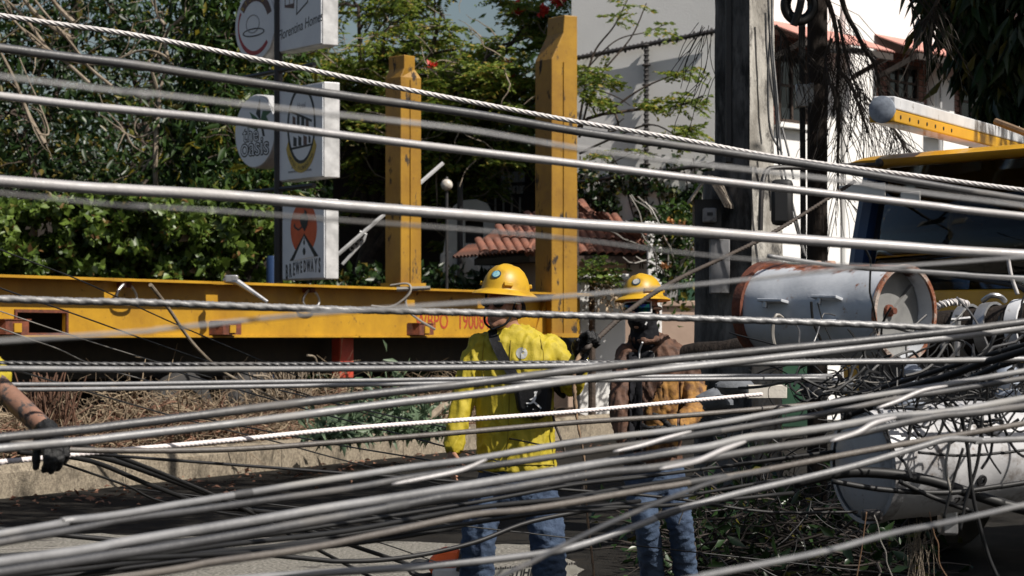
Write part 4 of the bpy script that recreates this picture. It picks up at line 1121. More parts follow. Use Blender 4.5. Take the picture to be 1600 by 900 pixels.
# clipped hedge
hd = thing('hedge', 'bright green leafy hedge running behind the yellow trailer', 'hedge', P(210, 660, 37))
n = 54000
X = RNG.uniform(-420, 452, n); d_ = 36.4 + RNG.random(n) ** 2 * 0.9
top = 312 + 8 * np.sin(X * 0.03) + 7 * np.sin(X * 0.011 + 2) + np.where(X > 300, 8, 0)
Y = top + (560 - top) * RNG.random(n) ** 1.15 + RNG.normal(size=n) * 4
bump = np.array([noise.noise(Vector((x * 0.035, y * 0.035, 0.3))) for x, y in zip(X, Y)])
d_ -= bump * 1.1
keep = bump > -0.42 + 0.25 * (X > 300)
q = np.stack([(X - CX) / F * d_, d_, CH + (HY - Y) / F * d_], 1)[keep]
att = np.clip(RNG.random(len(q)) * 0.85 + 0.1, 0, 1)
leaves('foliage', q, 0.125, M['leaf_hedge'], hd, droop=0.0, aspect=0.75, flat=0.5, attr=att)
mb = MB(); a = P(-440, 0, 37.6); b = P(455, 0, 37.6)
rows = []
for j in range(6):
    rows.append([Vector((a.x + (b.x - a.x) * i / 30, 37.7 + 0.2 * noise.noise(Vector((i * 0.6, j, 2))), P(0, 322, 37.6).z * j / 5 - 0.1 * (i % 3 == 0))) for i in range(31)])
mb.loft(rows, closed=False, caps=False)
mb.build('dark_backing', M['twig'], hd)  # solid dark sheet standing in for the shade inside the hedge
# low dark planting behind the trailer deck, keeps the view under the trailer closed
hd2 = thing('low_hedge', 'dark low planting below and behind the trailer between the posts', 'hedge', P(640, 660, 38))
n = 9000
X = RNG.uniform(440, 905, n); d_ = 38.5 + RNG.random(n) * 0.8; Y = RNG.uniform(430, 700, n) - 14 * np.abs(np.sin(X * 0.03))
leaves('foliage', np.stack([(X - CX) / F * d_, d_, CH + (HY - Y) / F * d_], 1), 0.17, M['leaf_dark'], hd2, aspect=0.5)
mb = MB(); mb.box((P(440, 0, 39.5).x, 39.4, 0), (P(905, 0, 39.5).x, 39.6, P(0, 440, 39.5).z)); mb.build('dark_backing', M['twig'], hd2, smooth=False)  # solid dark panel standing in for shade behind the planting

# flame tree with feathery leaves
def frond(base, d, L, C, D):
    d = Vector(d).normalized(); s = d.cross(Zv).normalized() if abs(d.z) < 0.95 else Vector((1, 0, 0))
    n = 11
    for i in range(n):
        f = (i + 1) / n
        p = base + d * L * f - Zv * (0.22 * L * f * f)
        for sg in (-1, 1):
            for k in range(2):
                C.append(p + s * sg * (0.02 + k * 0.05) * (1.15 - f * 0.6)); D.append((d * 0.35 + s * sg))
ft = thing('flame_tree', 'spreading flame tree with feathery leaves and red flowers behind the yellow posts', 'tree', (P(545, 0, 43).x, 43, 0))
B = MB(); tips = []
root = Vector((P(545, 0, 43).x, 43, 0))
trunk = wander(root, (0.05, 0, 1), 4.4, 8, 0.05)
B.tube(trunk, [0.26 - 0.012 * i for i in range(9)], 12, caps=False)
for (px, py, d) in ((600, 60, 42), (690, 20, 41.5), (760, 90, 41), (640, 160, 41.5), (820, 40, 41), (720, 190, 41), (560, 10, 43), (850, 150, 40.5), (500, 90, 43), (790, 225, 41), (880, 90, 40.5), (540, 200, 42.5)):
    c = P(px, py, d); s = trunk[random.randint(5, 8)]
    q = smooth_path([s, s.lerp(c, 0.45) + Zv * random.uniform(-0.2, 0.5), c], 12)
    B.tube(q, [0.1 * (1 - 0.06 * i) for i in range(len(q))], 7, caps=False)
    for k in range(8):
        grow(q[random.randint(5, 12)], (c - s).normalized() + Vector((random.gauss(0, 0.9), random.gauss(0, 0.6), random.gauss(0.1, 0.7))), random.uniform(0.7, 1.4), 0.028, 1, B, tips, 0.2, 0.01, 3, 0.8, 6)
B.build('trunk', M['bark'], ft)
C, D = [], []
for p in tips:
    sc = CH + 0
    py = HY - (p.z - CH) * F / p.y; px = CX + p.x * F / p.y
    if px > 905 or random.random() < 0.1: continue
    frond(p, (random.gauss(0, 1), random.gauss(0, 1) - 0.3, random.gauss(-0.05, 0.35)), random.uniform(0.3, 0.5), C, D)
    frond(p, (random.gauss(0, 1), random.gauss(0, 1) - 0.3, random.gauss(-0.05, 0.35)), random.uniform(0.3, 0.55), C, D)
leaves('crown', C, 0.085, M['leaf_feather'], ft, droop=0.15, aspect=0.4, dirs=D, flat=1.0)
for px, py in ((849, 14), (873, 3), (806, 12), (793, 98), (676, 104), (800, 125)):
    n = 60 if py < 15 else 14
    leaves('flower_cluster', [P(px + random.gauss(0, 2.6 if n > 20 else 1.6), py + random.gauss(0, 2.6 if n > 20 else 1.6), 40.2 + random.gauss(0, 0.03)) for _ in range(n)], 0.085, M['petal'], ft, droop=0.0, aspect=0.7)
tw_ = MB()
for p in tips[::3]:
    tw_.tube(wander(p, (random.gauss(0, 1), random.gauss(0, 0.6), random.gauss(0, 0.7)), random.uniform(0.4, 1.1), 6, 0.22), [0.016, 0.014, 0.012, 0.01, 0.008, 0.006, 0.004], 5)
tw_.build('bare_twigs', M['bark_pale'], ft, kind='stuff')
# the flame tree's loose boughs in front of the white wall
sb = thing('flame_tree', 'thin feathery boughs of a young tree reaching over the white wall', 'tree', (P(902, 0, 37.4).x, 37.4, 0))
B = MB(); C, D = [], []
for pts, r in (([(902, 520), (901, 330), (902, 200), (990, 172), (1060, 165), (1098, 150)], 0.04), ([(905, 215), (930, 130), (985, 60), (1010, 5)], 0.022), ([(905, 190), (925, 90), (960, 40), (985, -10)], 0.022),
               ([(950, 175), (1000, 140), (1045, 120), (1085, 108)], 0.02), ([(905, 240), (960, 215), (1020, 195), (1075, 225)], 0.022), ([(905, 120), (960, 65), (1010, 50), (1045, 36)], 0.014), ([(905, 250), (940, 260), (990, 240), (1035, 245)], 0.014), ([(960, 172), (966, 200), (950, 205), (975, 185)], 0.02), ([(905, 130), (960, 150), (985, 165)], 0.015)):
    q = smooth_path([P(x, y, 37.4 - 0.1 * i) for i, (x, y) in enumerate(pts)], 20)
    B.tube(q, [r * (1 - 0.6 * i / len(q)) for i in range(len(q))], 6, caps=False)
B.build('trunk', M['bark'], sb)
for px, py, n in ((930, 110, 8), (945, 125, 8), (920, 150, 10), (935, 160, 8), (1020, 165, 9), (1055, 155, 10), (1080, 165, 8), (1070, 108, 7), (1040, 115, 5), (1060, 200, 10), (1085, 210, 8), (1045, 205, 6), (1030, 40, 4), (985, 8, 5), (955, 30, 3), (1000, 165, 5), (940, 240, 5), (915, 120, 6), (980, 230, 4)):
    for k in range(n):
        frond(P(px + random.gauss(0, 9), py + random.gauss(0, 6), 37.0 + random.gauss(0, 0.15)), (random.gauss(0.4, 0.8), random.gauss(-0.4, 0.6), random.gauss(-0.1, 0.3)), random.uniform(0.22, 0.4), C, D)
leaves('crown', C, 0.07, M['leaf_feather'], sb, droop=0.15, aspect=0.42, dirs=D, flat=1.0)
# fern and flowering vine by the gate
fr = thing('fern_plant', 'bright green fern like plant against the tall yellow post', 'plant', P(925, 470, 34.6))
C, D = [], []
for k in range(30):
    frond(P(925 + random.gauss(0, 14), 425 + random.gauss(0, 8), 34.5 + random.gauss(0, 0.15)), (random.gauss(0.3, 1), random.gauss(-0.2, 0.6), random.gauss(0.2, 0.5)), random.uniform(0.3, 0.55), C, D)
leaves('fronds', C, 0.085, M['leaf_hedge'], fr, droop=0.1, aspect=0.4, dirs=D, flat=1.0)
C, D = [], []
for k in range(8):
    frond(P(935 + random.gauss(0, 14), 445 + random.gauss(0, 6), 34.4), (random.gauss(0.6, 1), -0.2, -0.7), 0.35, C, D)
leaves('dry_fronds', C, 0.08, M['dry'], fr, droop=0.3, aspect=0.3, dirs=D)
mb = MB(); b = P(925, 435, 34.6); mb.tube([(b.x, b.y, 0), b], [0.06, 0.04], 8); mb.build('stem', M['bark'], fr)
fv = thing('flowering_vine', 'tangled flowering vine with pale stems beside the meter pole', 'plant', P(1060, 470, 34.4))
q = []
for i in range(1500):
    x, y = random.gauss(1058, 20), random.gauss(375, 44)
    if y < 318: continue
    q.append(P(x, y, 34.4 + random.gauss(0, 0.15)))
leaves('foliage', q, 0.1, M['leaf_mid'], fv, aspect=0.55)
for x, y in ((1040, 416), (1047, 343), (1064, 350), (1090, 460)):
    leaves('flower_cluster', [P(x + random.gauss(0, 2), y + random.gauss(0, 2), 34.1) for _ in range(18)], 0.06, M['petal_orange'], fv, aspect=0.8, droop=0)
mb = MB()
for k in range(26):
    mb.tube(wander(P(random.gauss(1055, 14), random.uniform(400, 450), 34.3), (random.gauss(0, 0.6), 0, 1), random.uniform(0.5, 1.3), 8, 0.25, 0.04), 0.011, 5)
mb.build('stem', M['wire_pale'], fv)
# ------------------------------------------------------------------ concrete pole, meter, wooden pole
PD = 17.0
cp = thing('concrete_pole', 'cracked square concrete utility pole with one sunlit face', 'utility pole', (P(1160, 0, PD).x, PD, 0))
pc = P(1160, 0, PD); k = PD / F
def rough_post(poly_fn, z0, z1, n, amp, seed):
    rings = []
    for i in range(n + 1):
        z = z0 + (z1 - z0) * i / n
        pl = poly_fn(z); ring = []
        for j in range(len(pl)):
            a, b = Vector(pl[j]), Vector(pl[(j + 1) % len(pl)])
            for s in range(5):
                q = a.lerp(b, s / 5)
                w = noise.noise(Vector((q.x * 6 + seed, q.y * 6, z * 2.4))) * amp + noise.noise(Vector((q.x * 22 + seed, q.y * 22, z * 9))) * amp * 0.45
                cen = Vector((0, 0)); out = q.normalized()
                q = q + out * w
                ring.append((pc.x + q.x, pc.y + q.y, z))
        rings.append(ring)
    mb = MB(); mb.loft(rings); return mb
def sec(x0, x1, xe, dep):      # photo columns: left edge, right edge, arris between the dark and the lit face
    a, b, e = (x0 - 1160) * k, (x1 - 1160) * k, (xe - 1160) * k
    return [(a, -0.02), (e, -dep), (b, -dep + 0.12), (b - 0.02, 0.28), (a + 0.02, 0.3)]
def shade_side(ob):
    """left faces: stained concrete, darkened further as painted shade"""
    ob.data.materials.append(M['concrete_shade'])
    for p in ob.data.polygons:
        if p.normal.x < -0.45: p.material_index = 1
mb = rough_post(lambda z: sec(1118, 1204, 1164, 0.34), 1.9, 8.0, 60, 0.014, 2); shaft = mb.build('shaft', M['concrete_pole'], cp, angle=50); shade_side(shaft)
mb = rough_post(lambda z: sec(1086 if z < P(0, 345, PD).z else 1100, 1216, 1166, 0.4), 0, P(0, 268, PD).z, 26, 0.016, 9); shade_side(mb.build('base_casing', M['concrete_pole'], cp, angle=50))
mb = MB(); mb.box((P(1131, 0, PD).x, PD - 0.19, 2.62), (P(1139, 0, PD).x, PD - 0.06, 8.0)); mb.build('groove_strip', M['black_steel'], shaft, smooth=False)
mh = thing('meter_shelter', 'little roofed shelter over an electricity meter on the concrete pole', 'meter', P(1110, 400, PD - 0.25))
z = lambda py: P(0, py, PD).z
x = lambda px: P(px, 0, PD - 0.3).x
mb = MB(); y0, y1 = PD - 0.52, PD - 0.17
for s, (xa, ya), (xb, yb) in ((0, (1102, 286), (1076, 322)), (1, (1102, 286), (1128, 330))):
    a0, b0 = Vector((x(xa), y0, z(ya))), Vector((x(xb), y0, z(yb)))
    dy = Vector((0.12 if s else 0.0, y1 - y0, 0.0))
    nrm = Vector((0, 0, 0.025))
    vs = [a0, b0, b0 + dy, a0 + dy]
    mb.add(vs + [v + nrm for v in vs], [(0, 1, 2, 3), (7, 6, 5, 4), (0, 4, 5, 1), (1, 5, 6, 2), (2, 6, 7, 3), (3, 7, 4, 0)])
mb.build('roof', M['asbestos'], mh, smooth=False)
mb = MB(); mb.box((x(1084), PD - 0.36, z(372)), (x(1126), PD - 0.175, z(316))); mb.build('back_box', M['black_steel'], mh, smooth=False)
mb = MB(); mb.box((x(1096), PD - 0.46, z(352)), (x(1117), PD - 0.365, z(330))); mt = mb.build('meter', M['board_grey'], mh, smooth=False, bevel=0.012)
mb = MB(); mb.box((x(1102), PD - 0.464, z(342)), (x(1111), PD - 0.4605, z(337))); mb.build('dial', M['ink'], mt, smooth=False)
mb = MB(); mb.box((x(1109), PD - 0.33, z(460)), (x(1140), PD - 0.24, z(376)))
tag(mb.build('panel_board', M['board_grey'], bevel=0.008), 'pale grey panel board fixed on the concrete pole under the meter', 'panel board')
wp = thing('wooden_pole', 'dark slender wooden pole right of the concrete pole', 'utility pole', P(1277, 560, 19.5) * 1)
ORI[wp].z = 0; wp.location.z = 0
b = P(1277, 0, 19.5)
mb = MB(); mb.tube([(b.x + 0.01 * noise.noise(Vector((i, 0, 0))), b.y, i * 0.35) for i in range(26)], [0.082 + 0.008 * noise.noise(Vector((i * 0.9, 4, 0))) for i in range(26)], 14); mb.build('shaft', M['pole_wood'], wp)
mb = MB(); mb.box((P(1292, 0, 19.4).x, 19.3, P(0, 84, 19.4).z), (P(1350, 0, 19.4).x, 19.36, P(0, 78, 19.4).z)); mb.build('cross_arm', M['black_steel'], wp, smooth=False)
mb = MB()
for i in range(3): mb.tube(smooth_path([P(1250 + i * 3, 30, 19.0), P(1252 + i * 2, 200, 19.05), P(1254 + i * 2, 470, 19.1)], 12), 0.014, 6)
mb.build('down_lead', M['cable_black'], wp)
mb = MB(); mb.box((-0.05, -0.04, -0.09), (0.05, 0.04, 0.09), Matrix.Translation(P(1253, 150, 18.95))); mb.box((0.06, -0.04, -0.08), (0.1, 0.04, 0.08), Matrix.Translation(P(1251, 146, 18.95))); mb.build('lead_clamp', M['zinc'], wp, bevel=0.008)
co = thing('cable_coil', 'thick black cable coil hung high on the wooden pole', 'cable coil', P(1249, 36, 18.7))
for r, o in ((22, 0), (19, 0.05), (24, -0.05)):
    mb = MB(); mb.tube([P(1249 + r * math.cos(a), 8 + r * 1.1 * math.sin(a), 18.7 + o) for a in [2 * math.pi * i / 30 for i in range(31)]], 0.03, 10); mb.build('turn', M['cable_black'], co)
mb = MB(); mb.tube(smooth_path([P(1240, 40, 18.6), P(1250, 10, 18.58), P(1256, -30, 18.7)], 8), 0.03, 8); mb.build('binding', M['rubber'], co)
# bare hanging twigs round the poles
hb = thing('dead_branches', 'bare dead branches hanging down around the wooden pole', 'dead branches', P(1300, 300, 18.6))
B = MB(); tw = MB()
random.seed(11)
for pts, r in (([(1285, -20), (1300, 20), (1308, 60), (1310, 110), (1302, 180)], 0.022), ([(1310, -20), (1322, 20), (1338, 50), (1350, 75), (1368, 105), (1376, 150)], 0.024), ([(1310, 110), (1328, 130), (1340, 160), (1357, 208)], 0.018),
               ([(1310, 30), (1325, 100), (1345, 155)], 0.014), ([(1300, 130), (1310, 180), (1309, 250), (1310, 300)], 0.018), ([(1385, 180), (1398, 205), (1418, 235)], 0.014), ([(1212, 40), (1228, 60), (1232, 80)], 0.014), ([(1470, -10), (1455, 20), (1438, 38)], 0.018), ([(1300, 60), (1290, 90), (1296, 130)], 0.012)):
    q = smooth_path([P(x_, y_, 18.6 + 0.05 * i) for i, (x_, y_) in enumerate(pts)], 16)
    B.tube(q, [r * (1 - 0.5 * i / len(q)) for i in range(len(q))], 6)
    for p in q[2:]:
        for _ in range(3):
            tw.tube(wander(p, (random.gauss(0.25, 0.5), random.gauss(0, 0.4), -0.7), random.uniform(0.25, 0.75), 5, 0.12, 0.12), 0.0028, 3)
B.build('branch', M['twig'], hb); tw.build('twigs', M['twig'], hb, kind='stuff')
h2 = thing('hanging_twigs', 'thin weeping twigs beside the left face of the concrete pole', 'twigs', P(1095, 280, 17.4))
tw = MB()
for i in range(20):
    tw.tube(wander(P(random.uniform(1088, 1118), random.choice((40, 48, 120)) + random.gauss(0, 8), 17.4), (random.gauss(-0.35, 0.25), 0, -0.8), random.uniform(0.2, 0.55), 6, 0.12, 0.1), 0.003, 3)
tw.build('twigs', M['twig'], h2, kind='stuff')
h3 = thing('hanging_wires', 'loose grey service wires hanging between the two poles', 'wires', P(1215, 300, 17.9))
for i, pts in enumerate(([(1200, -10), (1203, 60), (1212, 170), (1218, 260), (1237, 330), (1255, 395)], [(1206, -10), (1207, 70), (1214, 150), (1222, 250), (1245, 345), (1258, 400)], [(1203, 60), (1200, 120), (1203, 200), (1222, 240)], [(1222, 200), (1232, 240), (1240, 280)], [(1196, 20), (1199, 90), (1215, 190)])):
    mb = MB(); mb.tube(smooth_path([P(x_, y_, 16.4 + i * 0.06) for x_, y_ in pts], 18), 0.008, 5); mb.build('wire', M['cable_light'] if i % 2 else M['cable'], h3)

# ------------------------------------------------------------------ mango tree at the right
mg = thing('mango_tree', 'dark leafed mango tree hanging into the top right corner', 'tree', (6.4, 20.5, 0))
B = MB()
tk = wander((6.4, 20.5, 0), (0.0, -0.02, 1), 5.2, 8, 0.05); B.tube(tk, [0.3 - 0.015 * i for i in range(9)], 12, caps=False)
cs, ds = [], []
for c, r, w in (((4.2, 20.0, 4.3), (0.85, 0.8, 0.85), 2.0), ((4.6, 20, 3.3), (0.7, 0.7, 0.7), 1.4), ((3.7, 20.2, 4.6), (0.35, 0.5, 0.5), 0.5), ((5.6, 19.5, 5.6), (1.9, 1.7, 1.5), 3.4), ((6.6, 18.6, 6.3), (1.6, 1.6, 1.2), 2.2)):
    s = tk[random.randint(4, 8)]; c = Vector(c)
    B.tube(smooth_path([s, s.lerp(c, 0.5) + Zv * 0.3, c], 10), [0.12 * (1 - 0.08 * i) for i in range(11)], 7, caps=False)
    m = int(150 * w)
    cc = blob_points(m, c, r, 0.25)
    for q in cc[::6]: B.tube([c, (c + Vector(q)) / 2 + Zv * 0.1, q], [0.02, 0.014, 0.006], 4, caps=False)
    rep = 13
    out = np.repeat(cc, rep, 0) + RNG.normal(size=(m * rep, 3)) * 0.05
    cs.append(out); ang = RNG.random(m * rep) * 6.283
    ds.append(np.stack([np.cos(ang) * 0.6, np.sin(ang) * 0.6, -0.8 + 0 * ang], 1))
# unseen high canopy, added and cut so its shadow falls on chosen ground
can = []
while len(can) < 1500:
    q = Vector((random.uniform(0.4, 8.2), random.uniform(9.6, 21.0), random.gauss(6.6, 0.3)))
    sh = q - SUN * (q.z / SUN.z)
    if (sh - K0).dot(KN) < 0.12 + 0.06 * math.sin(sh.y * 5): continue
    if sh.x < 0.7 + 0.1 * math.sin(sh.y * 4) and sh.y < 17.3 + 0.15 * math.sin(sh.x * 6): continue
    if sh.x > 3.6 or sh.y < 13.7 or (sh.x < 1.75 and 15.1 < sh.y < 17.1): continue
    t_ = (q.x - 2.7) / 2.5
    if -0.3 < t_ < 1.25 and abs(q.y - (16.25 - 1.75 * t_)) < 0.55: continue
    can.append(q)
for q in can[::60]:
    s = tk[random.randint(5, 8)]
    B.tube(smooth_path([s, s.lerp(q, 0.5) + Zv * 0.4, q], 10), [0.09 * (1 - 0.085 * i) for i in range(11)], 6, caps=False)
cc = np.array(can); rep = 14
cs.append(np.repeat(cc, rep, 0) + RNG.normal(size=(len(cc) * rep, 3)) * 0.07); ang = RNG.random(len(cc) * rep) * 6.283
ds.append(np.stack([np.cos(ang) * 0.8, np.sin(ang) * 0.8, -0.5 + 0 * ang], 1))
B.build('trunk', M['bark'], mg)
leaves('crown', np.concatenate(cs), 0.21, M['leaf_mango'], mg, droop=0.3, aspect=0.25, dirs=np.concatenate(ds))
lt = thing('bare_twigs', 'thin bare twigs dangling against the white facade at upper right', 'twigs', P(1440, 40, 19.5))
tw = MB()
for x_, y_, dx, L in ((1422, -8, 0.1, 0.6), (1430, -8, 0.55, 0.9), (1436, -8, 0.7, 1.0), (1448, -5, 0.75, 0.8), (1418, -8, 0.35, 0.8), (1480, 5, 0.4, 0.5)):
    tw.tube(wander(P(x_, y_, 19.5), (dx, 0, -0.8), L, 9, 0.07, 0.02), [0.009 - 0.0007 * i for i in range(10)], 4)
tw.build('twigs', M['twig'], lt, kind='stuff')

# ------------------------------------------------------------------ yellow truck cab
C0 = Vector((2.06, 15.6, 0)); CD = Vector((0.62, -0.785, 0)).normalized(); CN = Vector((CD.y, -CD.x, 0))   # CN points out of the windscreen
CM = axes(CD, -CN, Zv, C0)            # x across the front to the viewer's right, y back into the cab, z up
trk = thing('utility_truck', 'yellow utility truck with dark windscreen parked behind the wire tangle', 'truck', C0 + CD * 1.1)
W = 2.25
def cab_ring(z, fr, inset, back=2.0):
    r = 0.22
    pts = [(inset, back), (inset, fr + r), (inset + r * 0.3, fr + r * 0.3), (inset + r, fr), (W - inset - r, fr), (W - inset - r * 0.3, fr + r * 0.3), (W - inset, fr + r), (W - inset, back)]
    return [(x_, y_, z) for x_, y_ in pts]
mb = MB(); mb.loft([cab_ring(0.55, 0, 0.02), cab_ring(1.2, -0.03, 0.0), cab_ring(1.69, 0.0, 0.0)], M=CM); body = mb.build('cab_body', M['truck_yellow'], trk, bevel=0.02, angle=30)
rz = [(2.485, 0.2, 0.08), (2.5, 0.03, 0.03), (2.525, 0.02, 0.02), (2.555, 0.1, 0.05), (2.575, 0.25, 0.12), (2.585, 0.6, 0.3), (2.59, 0.9, 0.6)]
mb = MB(); mb.loft([cab_ring(z_, f_, i_) for z_, f_, i_ in rz], M=CM); mb.build('roof', M['truck_yellow'], trk, angle=60)
# interior floor and seats seen through the glass
mb = MB(); mb.box((0.08, 1.75, 1.63), (W - 0.08, 1.9, 2.48), CM); mb.build('rear_panel', M['seat_dark'], trk, smooth=False)
mb = MB(); mb.box((0.1, 0.12, 1.692), (W - 0.1, 0.5, 1.75), CM); dash = mb.build('dashboard', M['seat_dark'], trk, smooth=False, bevel=0.02)
for xx in (0.25, 1.3):
    mb = MB(); mb.box((xx, 1.15, 1.63), (xx + 0.55, 1.35, 2.1), CM); st = mb.build('seat', M['seat_dark'], trk, bevel=0.06)
    mb = MB(); mb.box((xx + 0.15, 1.18, 2.12), (xx + 0.4, 1.3, 2.3), CM); mb.build('headrest', M['seat_dark'], st, bevel=0.04)
mb = MB(); mb.tube([CM @ Vector((0.55 + 0.2 * math.cos(a), 0.72 + 0.1 * math.sin(a), 1.85 + 0.16 * math.sin(a))) for a in [2 * math.pi * i / 24 for i in range(25)]], 0.016, 8); mb.build('steering_wheel', M['rubber'], trk)
random.seed(5)
for i in range(9):
    xx = random.uniform(1.0, 2.0); s = random.uniform(0.1, 0.22)
    mb = MB(); mb.box((-s, -0.005, -s * 0.6), (s, 0.005, s * 0.6), CM @ Matrix.Translation((xx, 0.3 + 0.03 * i, 1.78)) @ Matrix.Rotation(random.gauss(0, 0.4), 4, 'Y') @ Matrix.Rotation(-0.9, 4, 'X')); mb.build('paper', M['paper_blue'] if i % 3 else M['tag_white'], dash, smooth=False)
# glass
m_, nt_, N_, L_, b_ = new_mat('windscreen_glass')
b_.inputs['Base Color'].default_value = (0.12, 0.16, 0.2, 1)
b_.inputs['Roughness'].default_value = 0.03
b_.inputs['Transmission Weight'].default_value = 1.0
b_.inputs['IOR'].default_value = 1.4
mb = MB()
gb, gt = (0.05, 1.695), (0.17, 2.48)
def glass_row(y_, z_, ins): return [(ins + 0.12, y_ + 0.12, z_), (ins + 0.3, y_, z_), (W / 2, y_ - 0.02, z_), (W - ins - 0.3, y_, z_), (W - ins - 0.12, y_ + 0.12, z_)]
mb.loft([glass_row(gb[0], gb[1], 0.0), glass_row((gb[0] + gt[0]) / 2, 2.02, 0.02), glass_row(gt[0], gt[1], 0.06)], closed=False, caps=False, M=CM)
ws = mb.build('windscreen', m_, trk); ws.modifiers.new('s', 'SOLIDIFY').thickness = 0.006
for s in (0, 1):
    pts = [(0.06, 0.16, 1.6), (0.09, 0.2, 2.0), (0.13, 0.28, 2.5)]
    if s: pts = [(W - a, b, c) for a, b, c in pts]
    mb = MB(); mb.tube([CM @ Vector(p) for p in pts], 0.075, 8); pl = mb.build('pillar', M['truck_blue'], trk)
    pts = [(a + (-0.05 if not s else 0.05), b - 0.03, c) for a, b, c in pts]
    mb = MB(); mb.tube([CM @ Vector(p) for p in pts], 0.018, 6); mb.build('pillar_trim', M['truck_yellow'], pl)
mb = MB(); mb.loft([[(0.05, 0.3, 1.63), (0.05, 1.0, 1.63), (0.07, 1.0, 1.63), (0.07, 0.3, 1.63)], [(0.12, 0.4, 2.4), (0.12, 1.0, 2.4), (0.14, 1.0, 2.4), (0.14, 0.4, 2.4)]], M=CM); mb.build('side_window', m_, trk, smooth=False)
mb = MB(); mb.box((0.03, 1.02, 1.62), (0.13, 1.95, 2.48), CM); mb.box((W - 0.13, 1.02, 1.62), (W - 0.03, 1.95, 2.48), CM); mb.build('side_panel', M['truck_yellow'], trk, smooth=False)
# sun visor shade band and tags on the glass
mb = MB(); mb.loft([[(x_, y_ + 0.02, 2.34) for x_, y_, z_ in glass_row(0.146, 0, 0.05)], [(x_, y_ + 0.02, 2.48) for x_, y_, z_ in glass_row(0.17, 0, 0.06)]], closed=False, caps=False, M=CM); mb.build('shade_band', M['seat_dark'], ws)
for px0, px1, py0, py1 in ((1327, 1388, 288, 309), (1421, 1446, 300, 317)):
    cpx, cpy = (px0 + px1) / 2, (py0 + py1) / 2
    kk = (cpx - CX) / F
    t = (kk * (C0.y) - C0.x) / (CD.x - kk * CD.y)
    base = C0 + CD * t + CN * (0.02)
    zc = P(0, cpy, base.y).z; ww = (px1 - px0) / F * base.y / 0.62 / 2; hh = (py1 - py0) / F * base.y / 2
    mb = MB(); mb.box((-ww, -0.006, -hh), (ww, 0, hh), axes(CD, -CN, Zv, base + CN * 0.04 + Zv * zc)); mb.build('windscreen_tag', M['tag_white'], ws, bevel=0.004)
mb = MB()
mb.tube([CM @ Vector(p) for p in ((1.7, -0.02, 1.61), (1.55, 0.0, 1.7), (1.0, 0.03, 1.78))], 0.014, 6); mb.tube([CM @ Vector(p) for p in ((0.9, -0.02, 1.61), (0.8, 0.0, 1.68), (0.3, 0.03, 1.72))], 0.014, 6); mb.build('wiper', M['rubber'], trk)
mb = MB(); mb.box((0.1, -0.12, 0.4), (W - 0.1, -0.032, 0.75), CM); mb.build('bumper', M['black_steel'], trk, bevel=0.03)
mb = MB(); mb.box((0.3, -0.06, 0.85), (W - 0.3, -0.034, 1.25), CM); mb.build('grille', M['black_steel'], trk, smooth=False)
for xx in (0.22, W - 0.22):
    mb = MB(); mb.lathe([(0.13, 0.0), (0.13, 0.06), (0.11, 0.08), (0.04, 0.09)], 20, CM @ Matrix.Translation((xx, -0.03, 1.38)) @ Matrix.Rotation(R(90), 4, 'X')); mb.build('headlight', M['tag_white'], trk)
for xx, yy in ((0.14, 0.9), (W - 0.14, 0.9), (0.14, 4.2), (W - 0.14, 4.2)):
    Mw = CM @ Matrix.Translation((xx, yy, 0.46)) @ Matrix.Rotation(R(90), 4, 'Y')
    mb = MB(); mb.lathe([(0.24, -0.12), (0.42, -0.13), (0.46, -0.09), (0.46, 0.09), (0.42, 0.13), (0.24, 0.12)], 28, Mw); w_ = mb.build('wheel', M['tyre'], trk)
    mb = MB(); mb.lathe([(0.235, -0.1), (0.2, -0.06), (0.2, 0.06), (0.235, 0.1)], 20, Mw); mb.build('rim', M['black_steel'], w_)
mb = MB(); mb.box((0.15, 2.1, 0.7), (W - 0.15, 6.2, 1.15), CM); mb.build('truck_bed', M['black_steel'], trk, smooth=False)
# mirror on a long arm
mb = MB(); mb.tube(smooth_path([CM @ Vector((0.08, 0.3, 2.5)), P(1262, 262, 15.4), P(1215, 262, 15.3), P(1197, 268, 15.25), P(1190, 300, 15.2), P(1188, 360, 15.2)], 22), 0.016, 8); arm = mb.build('mirror_arm', M['black_steel'], trk)
mb = MB(); mc = P(1222, 315, 15.2); mb.box((-0.068, -0.04, -0.15), (0.068, 0.04, 0.14), Matrix.Translation(mc) @ Matrix.Rotation(R(-14), 4, 'Z')); mb.build('mirror', M['rubber'], arm, bevel=0.03)
mb = MB(); mb.tube([P(1280, 259, 15.4), P(1372, 257, 15.2)], 0.014, 6); mb.ball(P(1374, 255, 15.2), 0.028); mb.build('aerial', M['black_steel'], trk)
# boom lying above the cab
bm = thing('crane_boom', 'grey and yellow box boom with round capped end above the truck', 'boom', P(1500, 215, 15.4))
a, b = P(1378, 171, 14.2), P(1600, 230, 17.6)
ax = (b - a).normalized(); sd = ax.cross(Zv).normalized(); upv = sd.cross(ax)
if upv.z < 0: upv = -upv; 
BMx = Matrix((ax, sd, upv)).transposed().to_4x4(); BMx.translation = a
Lb = (b - a).length + 1.2
mb = MB(); hexp = [(-0.075, -0.03), (-0.02, -0.082), (0.06, -0.06), (0.08, 0.0), (0.07, 0.06), (-0.05, 0.078)]
mb.loft([[(x_, p_[0], p_[1]) for p_ in ((-0.08, 0.0), (0.08, 0.0), (0.08, 0.075), (-0.05, 0.08))] for x_ in (0, Lb)], M=BMx); mb.build('top_plate', M['boom_grey'], bm, smooth=False, bevel=0.008)
mb = MB(); mb.loft([[(x_, p_[0], p_[1]) for p_ in ((-0.078, -0.075), (0.078, -0.075), (0.078, -0.002), (-0.078, -0.002))] for x_ in (0.005, Lb)], M=BMx); lo_ = mb.build('lower_plate', M['truck_yellow'], bm, smooth=False, bevel=0.008)
